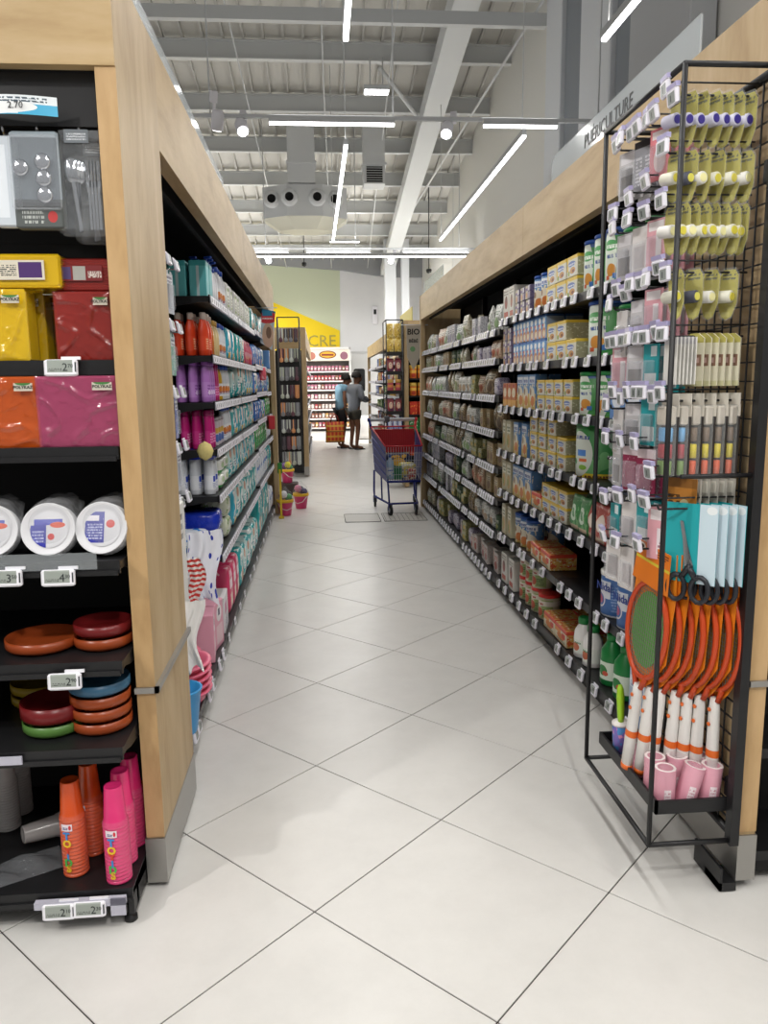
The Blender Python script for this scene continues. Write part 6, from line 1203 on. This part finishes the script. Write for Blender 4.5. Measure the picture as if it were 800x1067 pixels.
# pennant
PEN = pbr('pennant_taupe', '#b3a99a', .7); pn = thing('pennant', 'taupe pointed pennant reading BIO BEBE at the far end of the right shelves', 'pennant', (1.08, 9.0, 0), .1)
m = MB(); m.prism([(-.085,2.1),(.085,2.1),(.075,1.75),(0,1.6),(-.075,1.75)], -.002, .002); obj('flag', m.mesh('flag', PEN), pn)
m = MB(); m.tube((-.14, 0, 2.11), (.17, 0, 2.11), .006, 6); obj('rod', m.mesh('rod', HOUS), pn)
obj('lettering', text_mesh('BIO', .09, INK, .0008, .002), pn, (0, -.004, 2.03)); obj('lettering', text_mesh('B\u00c9B\u00c9', .05, INK, .0008, .001), pn, (0, -.004, 1.93))
m = MB(); m.lathe([(.03,0),(.03,.002)], 18); m.xf(Matrix.Rotation(R90, 4, 'X')); obj('seal', m.mesh('seal', P('seal_green', '#6f9a6a', .6)), pn, (-.01, -.002, 1.84))
m = MB(); m.box(1.155, 8.94, .8, 1.16, 8.99, .9) if 0 else None
# left run farther back: end rack and post
t = thing('wood_surround', 'pale oak post and header of the farther left run', 'shelf cladding')
m = MB(); m.box(-.27, 12.4, .02, -.2, 12.9, 2.33); obj('end_panel', m.mesh('end_panel', WZ), t)
m = MB(); m.box(-1.2, 12.4, 2.0, -.27, 12.45, 2.33); obj('header_board', m.mesh('header_board', WX), t)
m = MB(); m.box(-.27, 12.9, 2.05, -.2, 20.5, 2.33); obj('fascia_board', m.mesh('fascia_board', WY), t)
m = MB(); m.box(-1.2, 12.85, .02, -.27, 12.88, 2.0); m.box(-.8, 12.9, .02, -.78, 20.5, 2.05); obj('backing', m.mesh('backing', BLKM), t)
m = MB(); m.box(-.275, 12.39, .02, -.195, 12.4, .16); obj('steel_kick', m.mesh('steel_kick', STEEL), t)
lr = thing('display_rack', 'black wire end rack with hanging goods on the farther left run', 'display rack')
m = MB()
for x in (-.62, -.29): m.tube((x, 12.15, .1), (x, 12.15, 2.46), .009, 6); m.tube((x, 12.38, .1), (x, 12.38, 2.46), .009, 6); m.tube((x, 12.15, 2.46), (x, 12.38, 2.46), .009, 6)
m.tube((-.62, 12.15, 2.46), (-.29, 12.15, 2.46), .009, 6); m.tube((-.62, 12.15, .1), (-.29, 12.15, .1), .009, 6); m.box(-.62, 12.36, .1, -.29, 12.37, 2.0); obj('frame', m.mesh('lrack_frame', BLK), lr)
lz = [2.3, 2.0, 1.72, 1.45, 1.18, .92, .66, .42]
cc = ['#b8bcb4', '#4a4448', '#3a3238', '#5e3a44', '#c88a5a', '#8a8c8c', '#a8ac9c', '#77777c']; dn = ['silver scoop', 'black gadget', 'dark tool', 'maroon brush', 'orange peeler', 'grey spatula', 'pale glove', 'steel tongs']
for li, z in enumerate(lz):
    for i in range(4):
        m = MB(); m.cbox(-.034, -.012, -.2, .034, .0, -.0, .006); hd = MB(); hd.lathe([(.001,-.21),(.028,-.2),(.03,-.16),(.008,-.13),(.007,0)], 10, 0, 0, -.022, 1, .4)
        p = {'parts': [('card', m.mesh('hang_card', P('hangc%d' % ((li*3+i) % 8), cc[(li*3+i) % 8], .5))), ('tool', hd.mesh('hang_tool', P('hangt%d' % ((li+i*2) % 8), cc[(li+i*2+3) % 8], .3)))]}
        place(p, 'kitchen_tool', f'{dn[li]} pack, {ORD[i]} from the left on the farther left rack', 'kitchen tool', (-.57+.075*i, 12.2+.02*(i % 2), z), 0, 'kitchen tools on the farther left rack')
        h_o = MB(); h_o.tube((-.57+.075*i, 12.36, z+.002), (-.57+.075*i, 12.16, z+.002), .003, 4); obj('hook', h_o.mesh('lr_hook', BLK), lr)
for k in range(3): farbay(['nearest', 'middle', 'farthest'][k]+' bay of the farther left run', -.23, 12.95+2.5*k, 15.43+2.5*k, 'L', [1.7, 1.4, 1.1, .8, .45, .12], 'bays of the farther left run')
for li, z in enumerate([1.7, 1.4, 1.1, .8, .45, .12]):
    y = 13.05
    while y < 14.6:
        nm, p, cat, w = rnd.choice(FK)
        for i in range(3): fput(nm, p, cat, -.25, y, z, R90, f'{LVN[li]} shelf of the farther left run'); y += w+.03
# sand-toy buckets at the end of the left run
def bucket(lab, x, y, z, cols, rz):
    t = thing('toy_bucket', lab, 'toy bucket', (x, y, z), rz, 'sand toy buckets')
    m = MB(); m.lathe([(.062,0),(.064,.005),(.085,.145),(.09,.148),(.09,.155),(.083,.155),(.06,.01)], 20, cap=False); m.lathe([(0,.002),(.062,.002)], 20, cap=False); obj('bucket', m.mesh('bucket', P('bucket_pink', '#d23f72', .35)), t)
    m = MB(); m.lathe([(.092,.15),(.097,.155),(.094,.185),(.088,.185),(.08,.165)], 20, cap=False); obj('sieve_rim', m.mesh('sieve_rim', P('sieve_yellow', '#e0b22a', .4)), t)
    for k, c in enumerate(cols):
        m = MB(); m.lathe([(.001,-.045),(.03,-.035),(.045,0),(.03,.035),(.001,.045)], 12, cap=False); obj('sand_mould', m.mesh('sand_mould', P('mould_'+c[1:], c, .4)), t, (.04*math.cos(2.1*k), .04*math.sin(2.1*k), .2+.02*k))
    m = MB(); m.path([(-.09,-.02,.15),(-.06,-.085,.09),(0,-.1,.07),(.06,-.085,.09),(.09,-.02,.15)], .004, 6); obj('bail', m.mesh('bail', P('bail_white', '#dcd8d4', .4)), t)
    m = MB(); m.lathe([(.09,.17),(.095,.2),(.075,.26),(.03,.295),(.015,.33)], 16, cap=False); obj('net', m.mesh('net', film('toy_net', '#e8ecf0', .09)), t)
bucket('pink toy bucket with green and purple moulds standing on the floor, left one', -.42, 8.72, .002, ('#2f8a3c', '#6a3a8a', '#d8d4d8'), .2)
bucket('pink toy bucket with purple and grey moulds standing on the floor, right one', -.255, 9.2, .002, ('#4a3f6a', '#5a5a64', '#d88aa8'), -.4)
m = MB(); m.cbox(-.14, 0, 0, .14, .24, .16, .01); st_ = obj('display_crate', m.mesh('display_crate', pbr('crate_dark', '#3a2c2a', .6)), None, (-.46, 10.3, 0)); tag(st_, 'low dark crate carrying a toy bucket at the left run end', 'crate')
bucket('pink toy bucket with green ball on the dark crate behind', -.46, 10.42, .162, ('#2f8a3c', '#6a3a8a', '#c8c02a'), .8)
t = thing('toy_spade', 'yellow and green toy spade leaning at the end of the left shelves', 'toy spade', (-.455, 8.5, 0)); m = MB(); m.cbox(-.012, -.008, .02, .012, .008, .55, .004); obj('shaft', m.mesh('spade_shaft', P('spade_yellow', '#d8b82a', .4)), t); m = MB(); m.cbox(-.025, -.006, .5, .025, .006, .62, .008); obj('blade', m.mesh('spade_blade', P('spade_green', '#3a8a3a', .4)), t); m = MB(); m.cbox(-.03, -.01, 0, .03, .01, .03, .004); obj('grip', m.mesh('spade_grip', P('spade_yellow', '#d8b82a', .4)), t)

# ------------------------------------------------------------------ far wall: sweets shelving, door
t = thing('sweets_shelving', 'white framed sweets shelving with pictured header against the back wall', 'shelving', (0, 24.3, 0))
WF = pbr('shelf_white', '#dcdad8', .5); m = MB(); m.box(-.4, .35, 0, .95, .4, 2.5); obj('back_panel', m.mesh('sweets_back', pbr('sweets_grey', '#8d8480', .6)), t)
for x in (-.44, .93): m = MB(); m.box(x, 0, 0, x+.05, .4, 2.55); obj('side_post', m.mesh('sweets_post', WF), t)
m = MB(); m.box(-.44, 0, 2.5, .98, .4, 2.56); obj('top_board', m.mesh('sweets_top', WF), t)
HDR = pmk('sweets_header', '#ddd2c4', [('ell', .5, .55, .2, .35, '#6a3a1a'), ('ell', .5, .55, .17, .26, '#d8a02a'), ('ell', .12, .45, .1, .35, '#a86a5a'), ('ell', .88, .45, .09, .35, '#8a5a6a'), ('rect', .36, .45, .64, .62, '#7a2a1a')], .5)
m = MB(); m.box(-.39, -.01, 2.15, .93, 0, 2.49); obj('header_sign', m.mesh('sweets_header', HDR), t)
sz = [1.84, 1.55, 1.28, .98, .68, .4, .12]
for z in sz: m = MB(); m.box(-.39, .0, z-.04, .93, .35, z); obj('shelf', m.mesh('sweets_shelf', WF), t)
SWC = [('pink', '#b06a80'), ('red', '#a8343a'), ('white', '#c8bcb4'), ('brown', '#8a5a42'), ('gold', '#c89a52')]
SWP = [(n_, pouch('sweet_'+n_, .085, .05, .16, pmk('sweet_'+n_, c, [('ell', .5, .45, .3, .22, '#e0d0c8'), ('blotch', 4, .6, '#7a3a4a')], front=False)), c) for n_, c in SWC]
for li, z in enumerate(sz):
    for i in range(12):
        n_, p, c = SWP[(0, 1, 0, 2, 2, 3, 4)[li] if rnd.random() < .6 else rnd.randrange(5)]
        place(p, 'sweet_bag', f'{n_} sweet bag, {ORD[i]} from the left, {LVN[li]} tier of the sweets shelving', 'sweets', (-.33+.108*i, 24.33, z+.0015), 0, 'bags on the sweets shelving')
t = obj('door_1', None); t['kind'] = 'structure'
m = MB(); m.box(.98, 25.1, 0, 2.0, 25.17, 2.4); obj('door_leaf', m.mesh('door_leaf', pbr('door_white', '#e2e2e2', .5)), t)
m = MB(); m.box(.96, 25.06, 2.4, 2.02, 25.17, 2.46); obj('door_frame', m.mesh('door_frame', pbr('door_trim', '#c8c8c8', .5)), t)
m = MB(); cx_, cz_, w_, h_2 = 1.27, 1.56, .18, .36; pl = []
for k in range(16): a = 2*PI*k/16+PI/16; pl.append((cx_+(w_-.07)*(1 if math.cos(a) > 0 else -1)+.07*math.cos(a), cz_+(h_2-.07)*(1 if math.sin(a) > 0 else -1)+.07*math.sin(a)))
m.prism(pl, 25.08, 25.1); obj('window_frame', m.mesh('porthole_frame', P('gasket_black', '#141414', .5)), t)
m = MB(); m.prism([(cx_+(a-cx_)*.8, cz_+(b_-cz_)*.85) for a, b_ in pl], 25.07, 25.08); obj('window_pane', m.mesh('porthole_pane', pbr('pane_dark', '#3a3c3e', .1, coat=.8)), t)
m = MB(); m.cbox(1.72, 25.1, 3.3, 1.88, 25.17, 3.85, .02); so = obj('wall_box', m.mesh('wall_box', WHITE)); tag(so, 'small white alarm box on the white back wall', 'alarm box'); m = MB(); m.box(1.76, 25.09, 3.6, 1.84, 25.1, 3.75); obj('display', m.mesh('wall_box_display', BLKM), so)
place(pack('white_sack', .42, .36, .62, pbr('sack_white', '#e4e2e0', .6, bump=.4, nscale=8)), 'white_sack', 'plump white sack on the floor left of the trolley handle', 'sack', (1.12, 20.4, .002))
# ------------------------------------------------------------------ people
def skin(name, pts, edges, mat, sub=1):
    """grow one continuous surface over a jointed chain: pts = [(x,y,z,r)]"""
    me = bpy.data.meshes.new(name); me.from_pydata([p[:3] for p in pts], edges, []); o = bpy.data.objects.new(name, me); COL.objects.link(o)
    md = o.modifiers.new('skin', 'SKIN'); md.use_smooth_shade = True
    for i, p in enumerate(pts): me.skin_vertices[0].data[i].radius = (p[3], p[4] if len(p) > 4 else p[3]); me.skin_vertices[0].data[i].use_root = (i == 0)
    sb = o.modifiers.new('sub', 'SUBSURF'); sb.levels = sub; sb.render_levels = sub
    r = bpy.data.meshes.new_from_object(o.evaluated_get(bpy.context.evaluated_depsgraph_get())); bpy.data.objects.remove(o); bpy.data.meshes.remove(me)
    r.materials.clear(); r.materials.append(mat); r.polygons.foreach_set('use_smooth', [True]*len(r.polygons)); r.name = name
    return r
SK1 = pbr('skin_dark', '#7a523c', .55); HAIR = pbr('hair_black', '#17120f', .7)
def person(label, loc, rz, arms, head, top, bottom, topm, botm, long_sleeve, knee, skinm=SK1):
    t = thing('person', label, 'person', loc, rz, None)
    hx, hy, hz_ = head
    pts = [(0,0,.92,.13,.1), (0,-.015,1.1,.125,.09), (0,-.03,1.3,.165,.11), (hx*.4,hy*.5-.03,1.43,.055), (hx*.7,hy*.75,hz_-.1,.055), (hx,hy-.02,hz_-.04,.082,.092), (hx,hy-.005,hz_+.03,.095,.105), (hx,hy+.01,hz_+.095,.06,.07), (hx,hy-.125,hz_-.025,.016)]
    ed = [(0,1),(1,2),(2,3),(3,4),(4,5),(5,6),(6,7),(5,8)]
    def add(p, par): pts.append(p); ed.append((par, len(pts)-1)); return len(pts)-1
    chain = {}
    for s, key in ((-1, 'l'), (1, 'r')):
        e, w, h = arms[key]; a = add((s*.185,-.03,1.37,.055), 2); b = add(e+(.043,), a); c = add(w+(.03,), b); d = add(h+(.034,.02), c); chain[key] = (a, b, c, d)
        hv = (Vector(h)-Vector(w)).normalized(); sd = hv.cross(Vector((0,0,1))).normalized() if abs(hv.z) < .9 else Vector((1,0,0))
        for k in range(4):
            q = Vector(h)+sd*(-.03+.02*k)+hv*.03; i1 = add((q.x, q.y, q.z, .0095), d); q2 = q+hv*(.04-.008*abs(k-1.3))+Vector((0,0,-.012)); add((q2.x, q2.y, q2.z, .008), i1)
        q = Vector(h)+sd*.04*-s+hv*.005; add((q.x, q.y, q.z, .0095), d)
        g = add((s*.09,0,.84,.088), 0); k_ = add((s*.105,-.03,.5,.058), g); n_ = add((s*.11,.02,.09,.038), k_); f = add((s*.115,-.06,.045,.04,.03), n_); add((s*.12,-.15,.03,.035,.022), f); chain['leg'+key] = (g, k_, n_)
    obj('body', skin('person_body', pts, ed, skinm), t)
    P_ = lambda i, x: (pts[i][0], pts[i][1], pts[i][2], pts[i][3]+x, (pts[i][4] if len(pts[i]) > 4 else pts[i][3])+x)
    tp = [(0,.005,top-.06,.165,.14), (0,.0,.98,.165,.135), P_(1,.05), P_(2,.04), (pts[3][0]*.7, pts[3][1]*.8, 1.42, .085)]; te = [(0,1),(1,2),(2,3),(3,4)]
    for key in 'lr':
        a, b, c, d = chain[key]; tp.append(P_(a,.032)); te.append((3, len(tp)-1)); i = len(tp)-1
        if long_sleeve: tp.append(P_(b,.034)); te.append((i, len(tp)-1)); tp.append(P_(c,.03)); te.append((len(tp)-2, len(tp)-1))
        else:
            m_ = [(pts[a][k]*.55+pts[b][k]*.45) for k in range(3)]; tp.append((m_[0], m_[1], m_[2], .068)); te.append((i, len(tp)-1))
    obj('jacket' if long_sleeve else 'shirt', skin('person_top', tp, te, topm), t)
    bp_ = [(0,0,.95,.148,.12)]; be = []
    for key in 'lr':
        g, k_, n_ = chain['leg'+key]; bp_.append(P_(g,.036)); be.append((0, len(bp_)-1)); f = (pts[g][2]-knee)/(pts[g][2]-pts[k_][2]); bp_.append(tuple(pts[g][k]+(pts[k_][k]-pts[g][k])*f for k in range(3))+(.1,)); be.append((len(bp_)-2, len(bp_)-1))
    obj('shorts', skin('person_shorts', bp_, be, botm), t)
    m = MB(); m.grid(lambda u, v: (hx+.108*math.sin(PI*(.02+.6*v))*math.cos(2*PI*u), hy+.025+.118*math.sin(PI*(.02+.6*v))*math.sin(2*PI*u), hz_+.045+.112*math.cos(PI*(.02+.6*v))), 18, 8); obj('hair', m.mesh('hair', HAIR), t)
    for s in (-1, 1):
        m = MB(); m.lathe([(.001,-.02),(.012,-.012),(.014,.008),(.001,.022)], 8, 0, 0, 0, .5, 1, cap=False); obj('ear', m.mesh('ear', skinm), t, (hx+s*.086, hy, hz_))
        m = MB(); m.lathe([(.001,-.008),(.008,0),(.001,.008)], 8, cap=False); obj('eye', m.mesh('eye', P('eye_dark', '#1a1412', .2)), t, (hx+s*.032, hy-.088, hz_+.015))
        m = MB(); m.cbox(-.05, -.15, 0, .05, .09, .022, .008); obj('sandal', m.mesh('sandal', P('sandal_dark', '#2a2220', .6)), t, (s*.117, -.03, .001))
    m = MB(); m.box(-.022, -.003, -.004, .022, .003, .004); obj('mouth', m.mesh('mouth', P('lips', '#6a3a34', .5)), t, (hx, hy-.088, hz_-.065))
    return t
JKT = pbr('jacket_grey', '#7d8188', .8, noise=.12, nscale=60); SHO = pbr('shorts_olive', '#3c3a32', .8); SHB = pbr('shirt_skyblue', '#86aec4', .8); SKD = pbr('skirt_black', '#1c1a1c', .8)
arA = {'l': ((-.25,-.05,1.12), (-.14,-.28,1.08), (-.08,-.36,1.1)), 'r': ((.26,-.02,1.12), (.13,-.27,1.07), (.07,-.35,1.09))}
person('person in a grey jacket and dark shorts looking down at a phone', (.75, 17.4, 0), R90+.55, arA, (0, -.1, 1.58), .82, 0, JKT, SHO, True, .62)
arB = {'l': ((-.24,.0,1.1), (-.235,-.03,.86), (-.235,-.04,.78)), 'r': ((.24,.0,1.1), (.2,-.16,.98), (.17,-.22,.95))}
person('person in a light blue top carrying a large red chequered bag', (.47, 17.85, 0), R90+.35, arB, (0, -.16, 1.54), .88, 0, SHB, SKD, False, .55)
m = MB(); m.cbox(-.035, -.005, -.07, .035, .005, .07, .003); ph = obj('phone', m.mesh('phone', P('phone_black', '#15161a', .2)), None, (1.06, 17.56, 1.13), (-.9, 0, R90+.55)); tag(ph, 'dark phone held by the person in the grey jacket', 'phone')
def plaid():
    m, nt, b = newmat('bag_plaid'); N = nt.nodes.new; L = nt.links.new; tc = N('ShaderNodeTexCoord'); s = N('ShaderNodeSeparateXYZ'); L(tc.outputs['Generated'], s.inputs[0])
    def band(o, n, th):
        a = N('ShaderNodeMath'); a.operation = 'MULTIPLY'; a.inputs[1].default_value = n; L(o, a.inputs[0]); f = N('ShaderNodeMath'); f.operation = 'FRACT'; L(a.outputs[0], f.inputs[0]); g = N('ShaderNodeMath'); g.operation = 'LESS_THAN'; g.inputs[1].default_value = th; L(f.outputs[0], g.inputs[0]); return g.outputs[0]
    cur = None
    for o, n, th, c in ((s.outputs['X'], 5, .45, '#e08a2a'), (s.outputs['Z'], 4, .35, '#d8b43a'), (s.outputs['Z'], 2, .12, '#7a2018')):
        mx = N('ShaderNodeMix'); mx.data_type = 'RGBA'; k = N('ShaderNodeMath'); k.operation = 'MULTIPLY'; k.inputs[1].default_value = .75; L(band(o, n, th), k.inputs[0]); L(k.outputs[0], mx.inputs[0])
        if cur is None: mx.inputs[6].default_value = lin('#c8321e')
        else: L(cur, mx.inputs[6])
        mx.inputs[7].default_value = lin(c); cur = mx.outputs[2]
    L(cur, b.inputs['Base Color']); b.inputs['Roughness'].default_value = .6; return m
t = thing('shopping_bag', 'large red and yellow chequered shopping bag held beside the legs', 'shopping bag', (.33, 17.45, .16), .12)
bgm = pouch('plaid_bag', .42, .2, .46, plaid(), wr=.01)['mesh']; obj('bag', bgm, t)
for y in (.07, .13): m = MB(); m.path([(-.1, y, .44), (-.06, y+.02, .58), (.03, y+.1, .62), (.06, y+.02, .58), (.1, y, .44)], .01, 6); obj('strap', m.mesh('strap', P('strap_red', '#8a2018', .6)), t)
# camera domes and small ceiling fittings
for x, y, z, lab in ((2.66, 19, 4.1, 'small dark dome camera hanging left of the white columns'), (-.3, 20, 4.4, 'small dark dome camera hanging before the green wall')):
    m = MB(); m.lathe([(.001,-.09),(.06,-.06),(.07,0),(.05,.02)], 14); m.tube((0,0,.02),(0,0,roofz(y)-z-.05),.012,6); o = obj('dome_camera', m.mesh('dome_camera', P('dome_black', '#1d1e20', .3)), None, (x, y, z)); tag(o, lab, 'camera')
